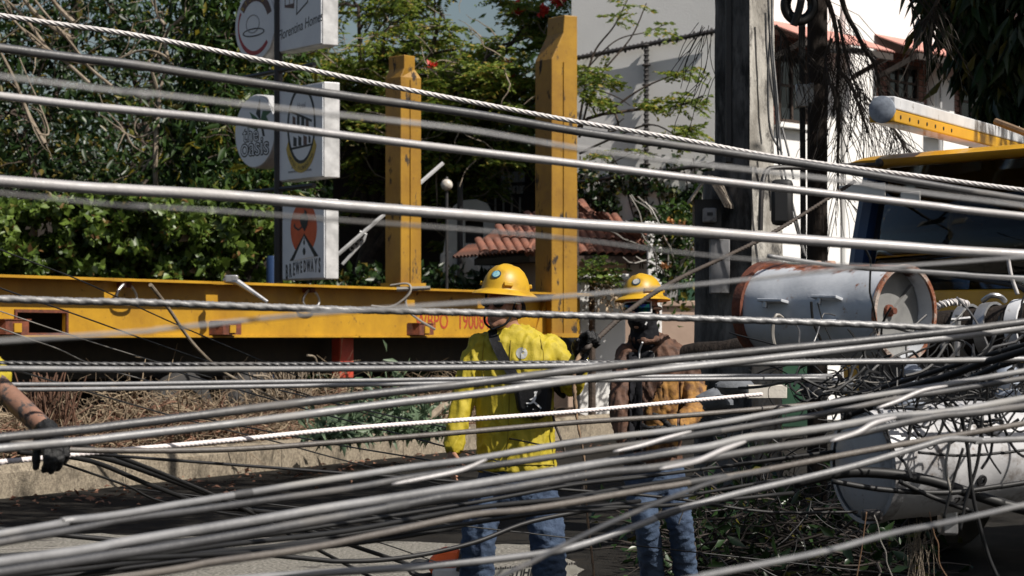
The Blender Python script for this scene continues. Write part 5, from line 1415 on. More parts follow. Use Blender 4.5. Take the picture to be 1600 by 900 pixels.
for i in range(7):
    for sg in (-1, 1):
        mb = MB(); mb.lathe([(0.012, -0.002), (0.012, 0.004)], 10, BMx @ Matrix.Translation((0.12 + i * 0.2, sg * 0.08, -0.04)) @ Matrix.Rotation(R(90 * sg), 4, 'X')); mb.build('bolt_hole', M['ink'], lo_)
mb = MB(); mb.lathe([(0.08, -0.02), (0.08, 0.003), (0.076, 0.006), (0.001, 0.0065)], 28, BMx @ Matrix.Rotation(R(-90), 4, 'Y')); mb.build('end_cap', M['boom_cap'], bm)
mb = MB(); mb.box((0.9, -0.085, 0.081), (1.35, 0.06, 0.088), BMx); mb.build('patch_plate', M['zinc'], bm, smooth=False)
mb = MB(); mb.tube([P(1556, 190, 15.0), P(1640, 222, 14.6)], 0.022, 8); tag(mb.build('bamboo_pole', M['rope_tan']), 'short brown pole end poking in at the right edge above the truck', 'pole')

# ------------------------------------------------------------------ fallen pole with transformer tanks
fp = thing('fallen_pole', 'dark fallen utility pole with steel bands lying behind the rusty tank', 'utility pole', P(1300, 560, 11.2))
a, b = P(1072, 556, 11.9), P(1760, 500, 10.4)
pts = [a.lerp(b, i / 30) + Zv * 0.01 * noise.noise(Vector((i * 0.5, 0, 0))) for i in range(31)]
mb = MB(); mb.tube(pts, [0.055 + 0.055 * min(1, i / 18) for i in range(31)], 18); mb.build('shaft', M['pole_wood'], fp)
ax = (b - a).normalized()
def band(px, w, mname, name, rr=0.118):
    t = ((px - CX) / F * a.y - a.x) / (ax.x - (px - CX) / F * ax.y); c = a + ax * t
    mb = MB(); mb.lathe([(rr, -w), (rr + 0.012, -w), (rr + 0.012, w), (rr, w)], 24, axes(ax.orthogonal().normalized(), ax.cross(ax.orthogonal().normalized()), ax, c), caps=False); o = mb.build(name, M[mname], fp)
    return c
band(1514, 0.022, 'zinc', 'steel_band'); band(1550, 0.026, 'zinc', 'steel_band'); c_ = band(1600, 0.03, 'boom_grey', 'steel_band', 0.12)
mb = MB(); c_ = P(1500, 500, 10.75)
mb.tube([P(1497, 492, 10.7), P(1495, 556, 10.7)], 0.014, 8); mb.tube([P(1486, 500, 10.66), P(1516, 497, 10.66)], 0.009, 6); mb.build('band_bolt', M['zinc'], fp)
mb = MB(); mb.tube(smooth_path([P(1536, 470, 10.6), P(1548, 462, 10.55), P(1562, 463, 10.55), P(1570, 470, 10.6)], 10), 0.012, 8); mb.build('lifting_loop', M['zinc'], fp)
mb = MB(); q = smooth_path([P(1452, 488, 10.55), P(1470, 476, 10.5), P(1495, 472, 10.5), P(1512, 476, 10.52)], 20); mb.tube(q, 0.016, 10, lobes=3, pitch=0.05, depth=0.5); mb.build('rope_sling', M['steel_strand'], fp)

def dent(ob, amp, sc_, seed):
    for v in ob.data.vertices:
        n_ = noise.noise(v.co * sc_ + Vector((seed, 0, 0)))
        v.co += v.normal * amp * (n_ - 0.6 * max(0, noise.noise(v.co * sc_ * 2.2 + Vector((0, seed, 0)))))
def tank_frame(c, axis):
    ax = Vector(axis).normalized(); s = ax.cross(Zv).normalized(); u = s.cross(ax)
    return axes(s, u, ax, c)                      # local z along the tank axis
t1 = thing('transformer_tank', 'rust stained white transformer tank with open end and orange rim', 'transformer', P(1300, 572, 10.3), 'downed transformer tanks')
e1 = P(1414, 490, 10.0)
ax1 = Vector((0.665, -0.745, -0.03)).normalized()
L1, r1 = 0.78, 0.2
Mt = tank_frame(e1 - ax1 * L1, ax1)
mb = MB(); mb.lathe([(0.02, 0.018), (r1 * 0.6, 0.012), (r1 * 0.9, 0.0), (r1 * 0.985, 0.02), (r1, 0.05)] + [(r1, 0.05 + (L1 - 0.05) * i / 14) for i in range(1, 15)] + [(r1 - 0.012, L1), (r1 - 0.012, L1 - 0.09), (r1 - 0.016, L1 - 0.1)], 56, Mt, caps=False); shell = mb.build('shell', M['tank'], t1, angle=45); dent(shell, 0.006, 7, 1)
mb = MB(); mb.lathe([(r1 - 0.0135, L1 - 0.006), (r1 - 0.0135, L1 + 0.006), (r1 + 0.004, L1 + 0.006), (r1 + 0.005, L1 - 0.008), (r1 + 0.001, L1 - 0.012)], 56, Mt, caps=False); mb.build('rim', M['rust_rim'], t1)
mb = MB(); mb.lathe([(r1 - 0.0155, L1 - 0.08), (0.001, L1 - 0.075)], 40, Mt, caps=False); bt = mb.build('end_plate', M['tank_inside'], t1)
mb = MB(); mb.box((-0.17, -0.01, L1 - 0.074), (0.17, 0.01, L1 - 0.06), Mt @ Matrix.Rotation(R(-42), 4, 'Z')); mb.build('stiffener', M['tank_inside'], bt, smooth=False)
mb = MB(); mb.lathe([(0.026, L1 - 0.075), (0.026, L1 - 0.06), (0.014, L1 - 0.055), (0.014, L1 - 0.035)], 12, Mt @ Matrix.Translation((0.02, 0.01, 0))); mb.build('drain_plug', M['rust'], bt)
mb = MB(); mb.lathe([(r1 * 0.9, -0.004), (r1 + 0.012, 0.0), (r1 + 0.014, 0.05), (r1 + 0.002, 0.055)], 48, Mt, caps=False); mb.build('lid_band', M['rust'], t1)
up1 = Mt.to_3x3().inverted() @ Zv
def on_tank(px, py, rad=r1):
    """local frame on the shell nearest a photo point: z along the axis, radial outwards"""
    best = None
    for zi in np.linspace(0.05, L1 - 0.05, 40):
        for an in np.linspace(0, 2 * math.pi, 72, endpoint=False):
            n_ = Mt.to_3x3() @ Vector((math.cos(an), math.sin(an), 0))
            w_ = Mt @ Vector((rad * math.cos(an), rad * math.sin(an), zi))
            if n_.y > 0.1: continue
            qx, qy = CX + w_.x * F / w_.y, HY - (w_.z - CH) * F / w_.y
            e = (qx - px) ** 2 + (qy - py) ** 2
            if best is None or e < best[0]: best = (e, zi, an)
    return Mt @ Matrix.Rotation(best[2], 4, 'Z') @ Matrix.Translation((rad, 0, best[1]))
for px, py, dz in ((1210, 474, 0), (1296, 470, 0), (1290, 500, 0)):
    Ml = on_tank(px, py)
    mb = MB(); mb.box((-0.004, -0.005, -0.07), (0.045, 0.008, 0.07), Ml); lg = mb.build('hanger_lug', M['tank'], shell, smooth=False, bevel=0.003)
    mb = MB(); mb.lathe([(0.012, -0.012), (0.012, 0.016)], 10, Ml @ Matrix.Translation((0.03, -0.014, -0.03)) @ Matrix.Rotation(R(90), 4, 'X')); mb.build('bolt', M['zinc'], shell)
for px in (1275, 1297):
    c_ = P(px, 424, 10.35); mb = MB(); mb.lathe([(0.028, -0.03), (0.03, 0.0), (0.026, 0.008), (0.03, 0.016), (0.026, 0.03), (0.022, 0.045)], 14, Matrix.Translation(c_)); mb.build('bushing', M['ceramic'], t1)
mb = MB(); mb.box((-0.04, -0.03, -0.03), (0.05, 0.03, 0.04), Matrix.Translation(P(1230, 428, 10.5)) @ Matrix.Rotation(0.5, 4, 'Y')); mb.build('lid_clamp', M['rust'], t1, bevel=0.01)
mb = MB(); mb.tube(smooth_path([P(1233, 506, 10.25), P(1213, 492, 10.2), P(1207, 520, 10.2), P(1212, 548, 10.2)], 12), 0.008, 6); mb.build('lead_wire', M['wire_pale'], t1)

def big_tank(name, label, c, axis, L, r, grp):
    t = thing(name, label, 'transformer', c - Zv * r, grp)
    Mt = tank_frame(c, axis)
    mb = MB(); mb.lathe([(0.02, -0.035), (r * 0.5, -0.03), (r * 0.8, -0.016), (r * 0.93, 0.0), (r * 0.985, 0.01), (r, 0.03), (r, L * 0.22), (r * 1.02, L * 0.225), (r * 1.02, L * 0.245), (r, L * 0.25)] + [(r, L * (0.25 + 0.75 * i / 14)) for i in range(1, 15)] + [(r * 0.9, L + 0.02), (0.02, L + 0.03)], 56, Mt)
    s = mb.build('shell', M['tank_clean'], t, angle=45); dent(s, 0.007, 6, 5)
    mb = MB(); mb.lathe([(r * 0.94, -0.014), (r * 1.03, -0.012), (r * 1.035, 0.035), (r * 1.003, 0.04)], 56, Mt, caps=False); mb.build('lid_rim', M['tank_clean'], t)
    return t, Mt, s
t2, M2, s2 = big_tank('transformer_tank', 'large pale grey transformer tank lying under the cable bundles at lower right', P(1352, 728, 8.5), (0.86, 0.42, 0.05), 1.05, 0.198, 'downed transformer tanks')
for zz in (0.35, 0.75):
    mb = MB(); mb.box((-0.03, -0.05, -0.06), (0.03, 0.05, 0.06), Matrix.Translation(M2 @ Vector((0, 0, zz)) + Vector((0, -0.02, -0.21)))); mb.build('mount_foot', M['zinc'], t2, bevel=0.01)
def on_cyl(Mt, r, L, px, py):
    best = None
    for zi in np.linspace(0.05, L - 0.05, 60):
        for an in np.linspace(0, 2 * math.pi, 90, endpoint=False):
            n_ = Mt.to_3x3() @ Vector((math.cos(an), math.sin(an), 0))
            if n_.y > 0.05: continue
            w_ = Mt @ Vector((r * math.cos(an), r * math.sin(an), zi))
            e = (CX + w_.x * F / w_.y - px) ** 2 + (HY - (w_.z - CH) * F / w_.y - py) ** 2
            if best is None or e < best[0]: best = (e, zi, an)
    return Mt @ Matrix.Rotation(best[2], 4, 'Z') @ Matrix.Translation((r, 0, best[1]))
Ml = on_cyl(M2, 0.2, 1.05, 1500, 782)
text('marking', '25', 0.07, Ml @ axes(Vector((0, 0, 1)), Vector((0, 1, 0)) if (Ml.to_3x3() @ Vector((0, 1, 0))).z > 0 else Vector((0, -1, 0)), Vector((1, 0, 0)), (0.004, 0, 0)), M['ink'], t2, 0.001)
Ml = on_cyl(M2, 0.2, 1.05, 1533, 752)
mb = MB(); mb.ringprism(ell(0, 0, 0.018, 0.022, 16), ell(0, 0, 0.009, 0.012, 16), 0.0, 0.01, Ml @ Matrix.Rotation(R(90), 4, 'Y')); mb.build('drain_ring', M['ink'], t2)
mb = MB(); mb.box((-0.035, -0.03, -0.02), (0.035, 0.02, 0.02), Matrix.Translation(P(1362, 805, 8.3))); mb.build('drain_valve', M['black_steel'], t2, bevel=0.01)
mb = MB(); mb.lathe([(0.035, 0), (0.05, 0.02), (0.035, 0.04), (0.048, 0.06), (0.033, 0.08), (0.046, 0.1), (0.03, 0.12), (0.04, 0.14), (0.015, 0.16)], 16, Matrix.Translation(P(1425, 640, 8.55))); mb.build('bushing', M['boom_cap'], t2)
mb = MB(); mb.lathe([(0.035, 0), (0.05, 0.02), (0.035, 0.04), (0.048, 0.06), (0.033, 0.08), (0.046, 0.1), (0.03, 0.12), (0.015, 0.14)], 16, Matrix.Translation(P(1575, 625, 8.8))); mb.build('bushing', M['boom_cap'], t2)
# rubble of sacks and insulators behind the cables
rb = [('sack', (1118, 626, 12.2), (0.09, 0.1, 0.06), 'grey sack slumped behind the tan sleeve', 'sack'), ('sack', (1150, 605, 12.0), (0.1, 0.1, 0.05), 'small grey sack under the fallen pole', 'sack'),
      ('insulator', (1270, 605, 11.0), (0.06, 0.06, 0.06), 'dark round insulator right of the pale board', 'seat_dark'), ('insulator', (1310, 604, 10.8), (0.07, 0.05, 0.04), 'dark blue grey insulator among the loose wires', 'sack')]
for nm, (px, py, d), r, lab, m in rb:
    c_ = P(px, py, d); mb = MB()
    rings = []
    for i in range(9):
        an = R(-85 + 170 * i / 8)
        rings.append([c_ + Vector((r[0] * math.cos(an) * math.cos(t) * (1 + 0.55 * noise.noise(Vector((math.cos(t) * 2, i * 0.5, px)))), r[1] * math.cos(an) * math.sin(t), r[2] * math.sin(an) * (1 + 0.2 * noise.noise(Vector((t, i, px)))))) for t in [2 * math.pi * j / 16 for j in range(16)]])
    mb.loft(rings); tag(mb.build(nm, M[m]), lab, nm)
mb = MB(); mb.box((-0.095, -0.02, -0.032), (0.09, 0.02, 0.032), Matrix.Translation(P(1199, 612, 11.3)) @ Matrix.Rotation(R(5), 4, 'Z'))
tag(mb.build('board', M['stucco_old'], bevel=0.004), 'small whitish board lying among the rubble below the fallen pole', 'board')
# cut branches dumped at the foot of the pole
random.seed(31)
mb = MB(); lf = []
for i in range(620):
    c_ = Vector((random.uniform(0.95, 2.3), random.uniform(13.9, 16.6), 0)); hgt = 0.42 * math.exp(-((c_.x - 1.6) / 0.55) ** 2)
    c_.z = 0.03 + hgt * random.random()
    q = wander(c_, (random.gauss(0, 1), random.gauss(0, 0.7), random.gauss(0.1, 0.35)), random.uniform(0.2, 0.7), 4, 0.25, 0.06)
    q = [Vector((p.x, p.y, max(0.015, p.z))) for p in q]
    r_ = random.uniform(0.003, 0.011)
    mb.tube(q, [r_, r_ * 0.9, r_ * 0.8, r_ * 0.6, r_ * 0.4], 4)
    lf += q[2:]
tag(mb.build('cut_branches', M['twig'], kind='stuff'), 'pile of dark cut branches at the foot of the concrete pole', 'branches')
tag(leaves('wilted_leaves', lf, 0.09, M['leaf_mango'], None, droop=0.2, aspect=0.4, kind='stuff'), 'wilted dark leaves on the pile of cut branches', 'dead leaves')
# rubble heap that carries all this
def heap(name, label, c, r, m, seed):
    rings = []
    for i in range(11):
        f = i / 10
        rings.append([Vector((c[0] + r[0] * (1 - f ** 1.4) * math.cos(t) * (1 + 0.25 * noise.noise(Vector((math.cos(t) * 1.5 + seed, math.sin(t) * 1.5, f * 2)))), c[1] + r[1] * (1 - f ** 1.4) * math.sin(t), max(0.005, r[2] * f * (1 + 0.2 * noise.noise(Vector((t, f * 3, seed))))))) for t in [2 * math.pi * j / 40 for j in range(40)]])
    mb = MB(); mb.loft(rings); tag(mb.build(name, m), label, 'debris')
0 and heap('debris_heap', 'dark mound of soil and debris at the foot of the concrete pole', (1.75, 15.4, 0), (0.75, 0.8, 0.62), M['asphalt'], 3)
# ------------------------------------------------------------------ people
def limb(mb, pts, rads, n=10):
    q = smooth_path(pts, n)
    m = len(q); k = len(rads) - 1
    rr = []
    for i in range(m):
        f = i / (m - 1) * k; a = min(int(f), k - 1); rr.append(rads[a] + (rads[a + 1] - rads[a]) * (f - a))
    mb.tube(q, rr, 16, round_ends=True)
def trunk(mb, rings, d0, yaw, grow_=0.0):
    out = []
    for px, py, hw, hd, dd in rings:
        c = P(px, py, d0 + dd); a = hw / F * d0 + grow_; b = hd + grow_
        cs, sn = math.cos(R(yaw)), math.sin(R(yaw))
        ring = []
        for j in range(24):
            t = 2 * math.pi * j / 24
            ex = lambda v: math.copysign(abs(v) ** 0.8, v)
            x_, y_ = a * ex(math.cos(t)), b * ex(math.sin(t))
            ring.append(c + Vector((x_ * cs - y_ * sn, x_ * sn + y_ * cs, 0)))
        out.append(ring)
    mb.loft(out)
def head_geo(mb, H):
    for c, r in (((0, -0.012, 0.045), (0.076, 0.098, 0.092)), ((0, 0.028, -0.015), (0.064, 0.07, 0.088)), ((0, 0.042, -0.072), (0.05, 0.05, 0.043)), ((0, 0.077, -0.094), (0.022, 0.02, 0.018)),
                 ((0, 0.09, 0.022), (0.052, 0.014, 0.011)), ((0.036, 0.074, -0.024), (0.024, 0.022, 0.018)), ((-0.036, 0.074, -0.024), (0.024, 0.022, 0.018)), ((0, 0.094, -0.058), (0.024, 0.012, 0.007)), ((0, 0.093, -0.07), (0.021, 0.012, 0.007)),
                 ((0.08, -0.01, -0.008), (0.009, 0.02, 0.032)), ((-0.08, -0.01, -0.008), (0.009, 0.02, 0.032))):
        mb.ball(c, r, M=H)
    mb.tube([H @ Vector(p) for p in ((0, 0.096, 0.012), (0, 0.108, -0.012), (0, 0.118, -0.034))], [0.009, 0.012, 0.016], 10, round_ends=True)
    mb.tube([H @ Vector(p) for p in ((0, -0.02, -0.03), (0, -0.028, -0.1), (0, -0.04, -0.2))], [0.06, 0.058, 0.068], 16, round_ends=True)
def hard_hat(parent, H, badge, badge_at):
    HM = H @ Matrix.Translation((0, -0.008, 0.072))
    sx, sy = 0.875, 1.04
    pr = [(0.001, 0.119), (0.03, 0.117), (0.06, 0.108), (0.088, 0.088), (0.108, 0.058), (0.119, 0.028), (0.123, 0.004), (0.126, -0.002), (0.145, -0.010), (0.163, -0.020), (0.168, -0.026), (0.1655, -0.029), (0.145, -0.016), (0.124, -0.007), (0.118, 0.0), (0.114, 0.028), (0.103, 0.056), (0.084, 0.084), (0.055, 0.103), (0.001, 0.113)]
    mb = MB(); seg = 48; rings = []
    for r, z in pr:
        ring = []
        for j in range(seg):
            t = 2 * math.pi * j / seg
            rr = r
            c, s = math.cos(t), math.sin(t)
            ridge = 0.0
            if z > 0.03:
                ridge = 0.006 * math.exp(-((c * r / 0.016) ** 2)) + 0.003 * math.exp(-(((abs(c) * r - 0.045) / 0.01) ** 2))
            ring.append((rr * sx * c, rr * sy * s + (0.012 * max(0, s) ** 2 * (r > 0.14)), z + ridge))
        rings.append(ring)
    mb.loft(rings, M=HM)
    hat = mb.build('hard_hat', M['hat_yellow'], parent, angle=70)
    def on(az, el, rad=0.0, w=0.02):
        a, e = R(az), R(el)
        p = Vector((0.121 * sx * math.cos(a) * math.cos(e), 0.121 * sy * math.sin(a) * math.cos(e), 0.118 * math.sin(e)))
        n_ = Vector((p.x / sx ** 2, p.y / sy ** 2, p.z)).normalized()
        u = Zv - n_ * n_.z; u.normalize(); s_ = u.cross(n_)
        return HM @ axes(s_, u, n_, p + n_ * 0.001)
    az, el = badge_at
    Mb = on(az, el)
    mb = MB(); mb.lathe([(0.0235, -0.006), (0.0235, 0.003), (0.0, 0.0045)], 24, Mb); bd = mb.build('badge', M['badge_ring'], hat)
    mb = MB(); mb.lathe([(0.018, 0.003), (0.018, 0.0055), (0.0, 0.0062)], 24, Mb); mb.build('badge_print', M[badge], hat)
    for a2 in (az + 36, az - 70, az + 125, az + 200):
        mb = MB(); mb.box((-0.022, -0.009, -0.008), (0.022, 0.011, 0.011), on(a2, 11)); mb.build('accessory_slot', M['hat_yellow'], hat, bevel=0.004)
    mb = MB(); mb.tube([HM @ Vector((0.112 * sx * math.cos(t), 0.112 * sy * math.sin(t), -0.012)) for t in [2 * math.pi * i / 36 for i in range(37)]], 0.009, 8); mb.build('sweat_band', M['ink_orange'], hat)
    return hat
def hand_geo(mb, wrist, f, s, n, curl=(35, 40, 30), sc=1.0, rad=0.0092, thumb=(0.55, 0.85, 0.25), spread=0.04):
    f, s, n = Vector(f).normalized(), Vector(s).normalized(), Vector(n).normalized()
    s = (s - f * s.dot(f)).normalized(); n = f.cross(s) if f.cross(s).dot(n) > 0 else -f.cross(s)
    w = Vector(wrist)
    rings = []
    for l, a, b in ((-0.02, 0.024, 0.02), (0.01, 0.03, 0.021), (0.045, 0.038, 0.02), (0.08, 0.042, 0.016), (0.094, 0.038, 0.012)):
        c = w + f * l * sc
        rings.append([c + s * (a * sc * math.cos(t)) + n * (b * sc * math.sin(t)) for t in [2 * math.pi * j / 16 for j in range(16)]])
    mb.loft(rings)
    for i in range(4):
        kl = (0.95, 1.05, 1.0, 0.8)[i] * sc
        p = w + f * (0.084 + (0.004, 0.007, 0.004, -0.004)[i]) * sc + s * (0.033 - 0.0215 * i) * sc
        d = (f + s * spread * (1.5 - i)).normalized(); nn = n
        pts = [p - d * 0.012]; ang = 0
        pts.append(p)
        for L_j, cu in zip((0.044, 0.027, 0.022), curl):
            ang += R(cu + (i - 1.5) * 3)
            d2 = d * math.cos(ang) + nn * math.sin(ang)
            p = p + d2 * L_j * kl; pts.append(p)
        mb.tube(pts, [rad * sc * 1.12, rad * sc * 1.1, rad * sc * 1.03, rad * sc * 0.97, rad * sc * 0.82], 12, round_ends=True)
    p = w + f * 0.022 * sc + s * 0.03 * sc
    d = (f * thumb[0] + s * thumb[1] + n * thumb[2]).normalized()
    p1 = p + d * 0.038 * sc; d2 = (d + n * 0.5 + f * 0.35).normalized(); p2 = p1 + d2 * 0.032 * sc; p3 = p2 + (d2 + n * 0.4 + f * 0.2).normalized() * 0.024 * sc
    mb.tube([p, p1, p2, p3], [rad * 1.45 * sc, rad * 1.3 * sc, rad * 1.15 * sc, rad * 0.9 * sc], 12, round_ends=True)

def person(label, d0, torso, yaw, arms, legs, head, skin, jacket, trousers, hands, badge, badge_at, base, vox=0.0075, sleeve=(0.068, 0.062, 0.052, 0.046), sleeve_end=1.0, fold=0.012, leg_r=(0.094, 0.08, 0.068, 0.066), hood=True):
    t = thing('person', label, 'person', base)
    H = Matrix.Translation(P(*head[0])) @ Matrix.Rotation(R(head[1]), 4, 'Z') @ Matrix.Rotation(R(head[2]), 4, 'X') @ Matrix.Rotation(R(head[3]), 4, 'Y')
    B = MB()
    trunk(B, torso, d0, yaw, -0.022)
    head_geo(B, H)
    neck = H @ Vector((0, -0.03, -0.12)); chest = P(torso[2][0], torso[2][1], d0)
    limb(B, [neck, (neck + chest) / 2, chest], [0.058, 0.066, 0.09], 6)
    for a in arms: limb(B, [P(*q) for q in a], [s - 0.02 for s in sleeve[:1]] + [sleeve[1] - 0.02, 0.038, 0.031])
    for l in legs: limb(B, [P(*q) for q in l], [r - 0.014 for r in leg_r])
    for l in legs:
        an = P(*l[-1]); an.z = 0.06
        B.tube([an + Vector((0.0, 0.05, 0.0)), an + Vector((-0.04, -0.12, -0.01))], [0.04, 0.035], 12, round_ends=True)
    for hd in hands:
        if hd.get('bare'): hand_geo(B, hd['w'], hd['f'], hd['s'], hd['n'], hd.get('curl', (20, 25, 20)))
    remesh(B, 'body', M[skin], t, vox, 3)
    J = MB(); trunk(J, torso, d0, yaw, -0.002)
    for a in arms:
        pts = [P(*q) for q in a]
        if sleeve_end < 1: pts[-1] = pts[-2].lerp(pts[-1], sleeve_end)
        limb(J, pts, list(sleeve))
    if hood:
        nk = H @ Vector((0, -0.035, -0.15))
        J.tube([nk + Vector((0.078 * math.cos(q), 0.085 * math.sin(q), -0.005 + 0.018 * math.sin(q))) for q in [2 * math.pi * i / 16 for i in range(17)]], 0.02, 10)
        J.ball(nk + Vector((0.05, 0.08, -0.03)), (0.075, 0.05, 0.045))
    jk = remesh(J, 'jacket', M[jacket], t, 0.0085, 1, (fold, 15.0, d0, (1.3, 1.3, 0.6)))
    Tm = MB(); hp = torso[-1]
    trunk(Tm, [(hp[0], hp[1] - 14, hp[2] * 0.86, hp[3] * 0.86, hp[4]), (hp[0], hp[1] + 22, hp[2] * 0.9, hp[3] * 0.95, hp[4]), (hp[0], hp[1] + 48, hp[2] * 0.86, hp[3] * 0.85, hp[4])], d0, yaw)
    for l in legs: limb(Tm, [P(*q) for q in l], list(leg_r))
    remesh(Tm, 'trousers', M[trousers], t, 0.011, 2, (0.009, 15.0, d0 * 3, (0.8, 0.8, 1.7)))
    for l in legs:
        an = P(*l[-1]); an.z = 0.05
        Bt = MB(); Bt.tube([an + Vector((0.01, 0.07, 0.0)), an, an + Vector((-0.05, -0.16, -0.012))], [0.05, 0.056, 0.042], 14, round_ends=True); Bt.tube([an, an + Zv * 0.14], [0.056, 0.06], 14, round_ends=True)
        remesh(Bt, 'boot', M['boot'], t, 0.012, 3)
    for hd in hands:
        if not hd.get('bare'):
            G_ = MB(); hand_geo(G_, hd['w'], hd['f'], hd['s'], hd['n'], hd.get('curl', (60, 70, 40)), hd.get('sc', 1.08), 0.0112, hd.get('thumb', (0.55, 0.85, 0.25)), 0.0)
            f = Vector(hd['f']).normalized(); w = Vector(hd['w'])
            cf = hd.get('cuff', 0.05); G_.tube([w - f * cf, w - f * cf * 0.4, w + f * 0.01], [0.037, 0.034, 0.032], 14, round_ends=True)
            remesh(G_, 'glove', M['glove'], t, 0.0036, 1, (0.0022, 40, 1, (1, 1, 1)))
    hat = hard_hat(t, H, badge, badge_at) if badge else None
    return t, H, jk

# --- man in the yellow jacket
D1 = 11.4
tor1 = [(800, 508, 24, 0.07, 0), (802, 520, 42, 0.1, 0), (804, 535, 62, 0.125, 0), (805, 560, 66, 0.14, 0), (804, 600, 62, 0.145, 0), (804, 650, 60, 0.14, 0), (806, 700, 61, 0.145, 0), (807, 736, 63, 0.15, 0)]
h1l = dict(w=P(907, 560, 11.12), f=(0.28, -0.1, 0.9), s=(-0.6, -0.6, 0.2), n=(0.7, -0.7, -0.2), curl=(55, 85, 60), sc=1.12)
h1r = dict(w=P(707, 702, 11.3), f=(-0.12, -0.1, -1), s=(0.3, -0.9, 0), n=(0.9, 0.3, 0), bare=True, curl=(22, 30, 25))
p1, H1, J1 = person('worker in yellow hooded jacket and yellow hard hat gripping a rope with a black glove', D1, tor1, -12,
    [[(752, 542, 11.4), (732, 590, 11.38), (722, 630, 11.36), (709, 696, 11.3)], [(860, 545, 11.4), (886, 582, 11.36), (893, 602, 11.26), (905, 566, 11.13)]],
    [[(778, 752, 11.42), (757, 800, 11.36), (747, 850, 11.34), (744, 965, 11.42)], [(836, 752, 11.42), (849, 800, 11.36), (856, 850, 11.32), (860, 965, 11.42)]],
    ((787, 477, 11.36), 148, 3, -3), 'skin', 'jacket_yellow', 'denim', [h1l, h1r], 'badge_face', (96, 34), (P(805, 0, D1).x, D1, 0), fold=0.0105, leg_r=(0.098, 0.088, 0.082, 0.078))
# sunlit lighter denim leg panel is part of the same jeans; glasses, strap, chest print
mb = MB()
for sg in (-1, 1):
    mb.ball((0.033 * sg, 0.1, 0.004), (0.031, 0.012, 0.02), M=H1)
gs = mb.build('sunglasses', M['lens'], p1)
mb = MB()
for sg in (-1, 1): mb.tube([H1 @ Vector(q) for q in ((0.06 * sg, 0.092, 0.01), (0.078 * sg, 0.05, 0.012), (0.084 * sg, -0.01, 0.012))], 0.0035, 6)
mb.tube([H1 @ Vector(q) for q in ((-0.03, 0.112, 0.012), (0, 0.118, 0.014), (0.03, 0.112, 0.012))], 0.0035, 6)
mb.build('temple_arm', M['print_white'], gs)
mb = MB()
for sg in (-1, 1): mb.tube(smooth_path([H1 @ Vector(q) for q in ((0.084 * sg, 0.03, 0.07), (0.076 * sg, 0.035, -0.02), (0.06 * sg, 0.06, -0.085), (0, 0.085, -0.118))], 14), 0.0055, 8)
mb.build('chin_strap', M['black_cloth'], p1)
# neck hair
mb = MB()
for sg in (-1, 1): mb.ball((0.05 * sg, -0.045, -0.012), (0.034, 0.055, 0.05), M=H1)
mb.ball((0, -0.07, -0.005), (0.05, 0.04, 0.055), M=H1); remesh(mb, 'hair', M['black_cloth'], p1, 0.008, 2)
import mathutils.bvhtree as _bvt
def surf(ob_list, px, py, off=0.004):
    """first point of these meshes on the line of sight through a photo point"""
    o = Vector((0, 0, CH)); d = (P(px, py, 10) - o).normalized(); best = None
    for ob in ob_list:
        w = ORI[ob]
        key = ob.name
        if key not in _cache: _cache[key] = _bvt.BVHTree.FromPolygons([v.co + w for v in ob.data.vertices], [tuple(p.vertices) for p in ob.data.polygons])
        hit = _cache[key].ray_cast(o, d)
        if hit[0] is not None and (best is None or hit[3] < best[2]): best = (hit[0], hit[1], hit[3])
    if best is None: return None
    n_ = best[1] if best[1].dot(d) < 0 else -best[1]
    return best[0] + n_ * off, n_
_cache = {}
def decal(name, cx, cy, rpx, ob, material, parent, d, n=20):
    """thin printed patch that follows the cloth"""
    vs, fs = [], []
    for r in (0, 0.5, 1.0):
        for j in range(n):
            t = 2 * math.pi * j / n
            h = surf([ob], cx + rpx * r * math.cos(t), cy + rpx * r * math.sin(t), 0.003)
            vs.append(h[0] if h else P(cx, cy, d))
    for i in range(2):
        for j in range(n): fs.append((i * n + j, (i + 1) * n + j, (i + 1) * n + (j + 1) % n, i * n + (j + 1) % n))
    mb = MB(); mb.add(vs, fs); return mb.build(name, material, parent)
def seam(name, pts, ob, m, parent, r=0.004):
    q = []
    for x_, y_ in pts:
        h = surf([ob], x_, y_, 0.001)
        if h: q.append(h[0])
    if len(q) > 2:
        mb = MB(); mb.tube(smooth_path(q, 3 * len(q)), r, 6); mb.build(name, m, parent)
M['seam_yellow'] = mat('seam_yellow', (0.3, 0.23, 0.012), rough=0.8)
seam('hem_seam', [(750 + 5 * i, 726) for i in range(24)], J1, M['seam_yellow'], p1)
seam('front_seam', [(798 - 0.03 * (y_ - 540), y_) for y_ in range(532, 735, 8)], J1, M['seam_yellow'], p1, 0.003)
seam('armhole_seam', [(843 + 6 * math.sin((y_ - 525) / 70 * 3.1), y_) for y_ in range(525, 598, 6)], J1, M['seam_yellow'], p1, 0.003)
seam('armhole_seam', [(757 - 3 * math.sin((y_ - 530) / 70 * 3.1), y_) for y_ in range(532, 606, 6)], J1, M['seam_yellow'], p1, 0.003)
decal('chest_print', 815, 552, 9, J1, M['badge_grey'], p1, 11.2)
bag = thing('crossbody_bag', 'black crossbody bag with white jumping figure logo on the yellow jacket', 'bag', P(835, 655, 11.2))
bc = surf([J1], 832, 625, 0.0)[0]
def bpt(px, py, dd): return P(px, py, bc.y + dd)
ol = [(806, 592), (858, 590), (863, 612), (861, 640), (850, 652), (838, 657), (820, 650), (808, 640), (803, 612)]
mb = MB(); rings = []
for dd, sc_ in ((0.06, 0.9), (0.03, 1.0), (-0.03, 1.0), (-0.055, 0.93), (-0.065, 0.8)):
    rings.append([bpt(833 + (x_ - 833) * sc_, 624 + (y_ - 624) * sc_, dd) for x_, y_ in ol])
mb.loft(rings); mb.build('pouch', M['bag_black'], bag, bevel=0.006)
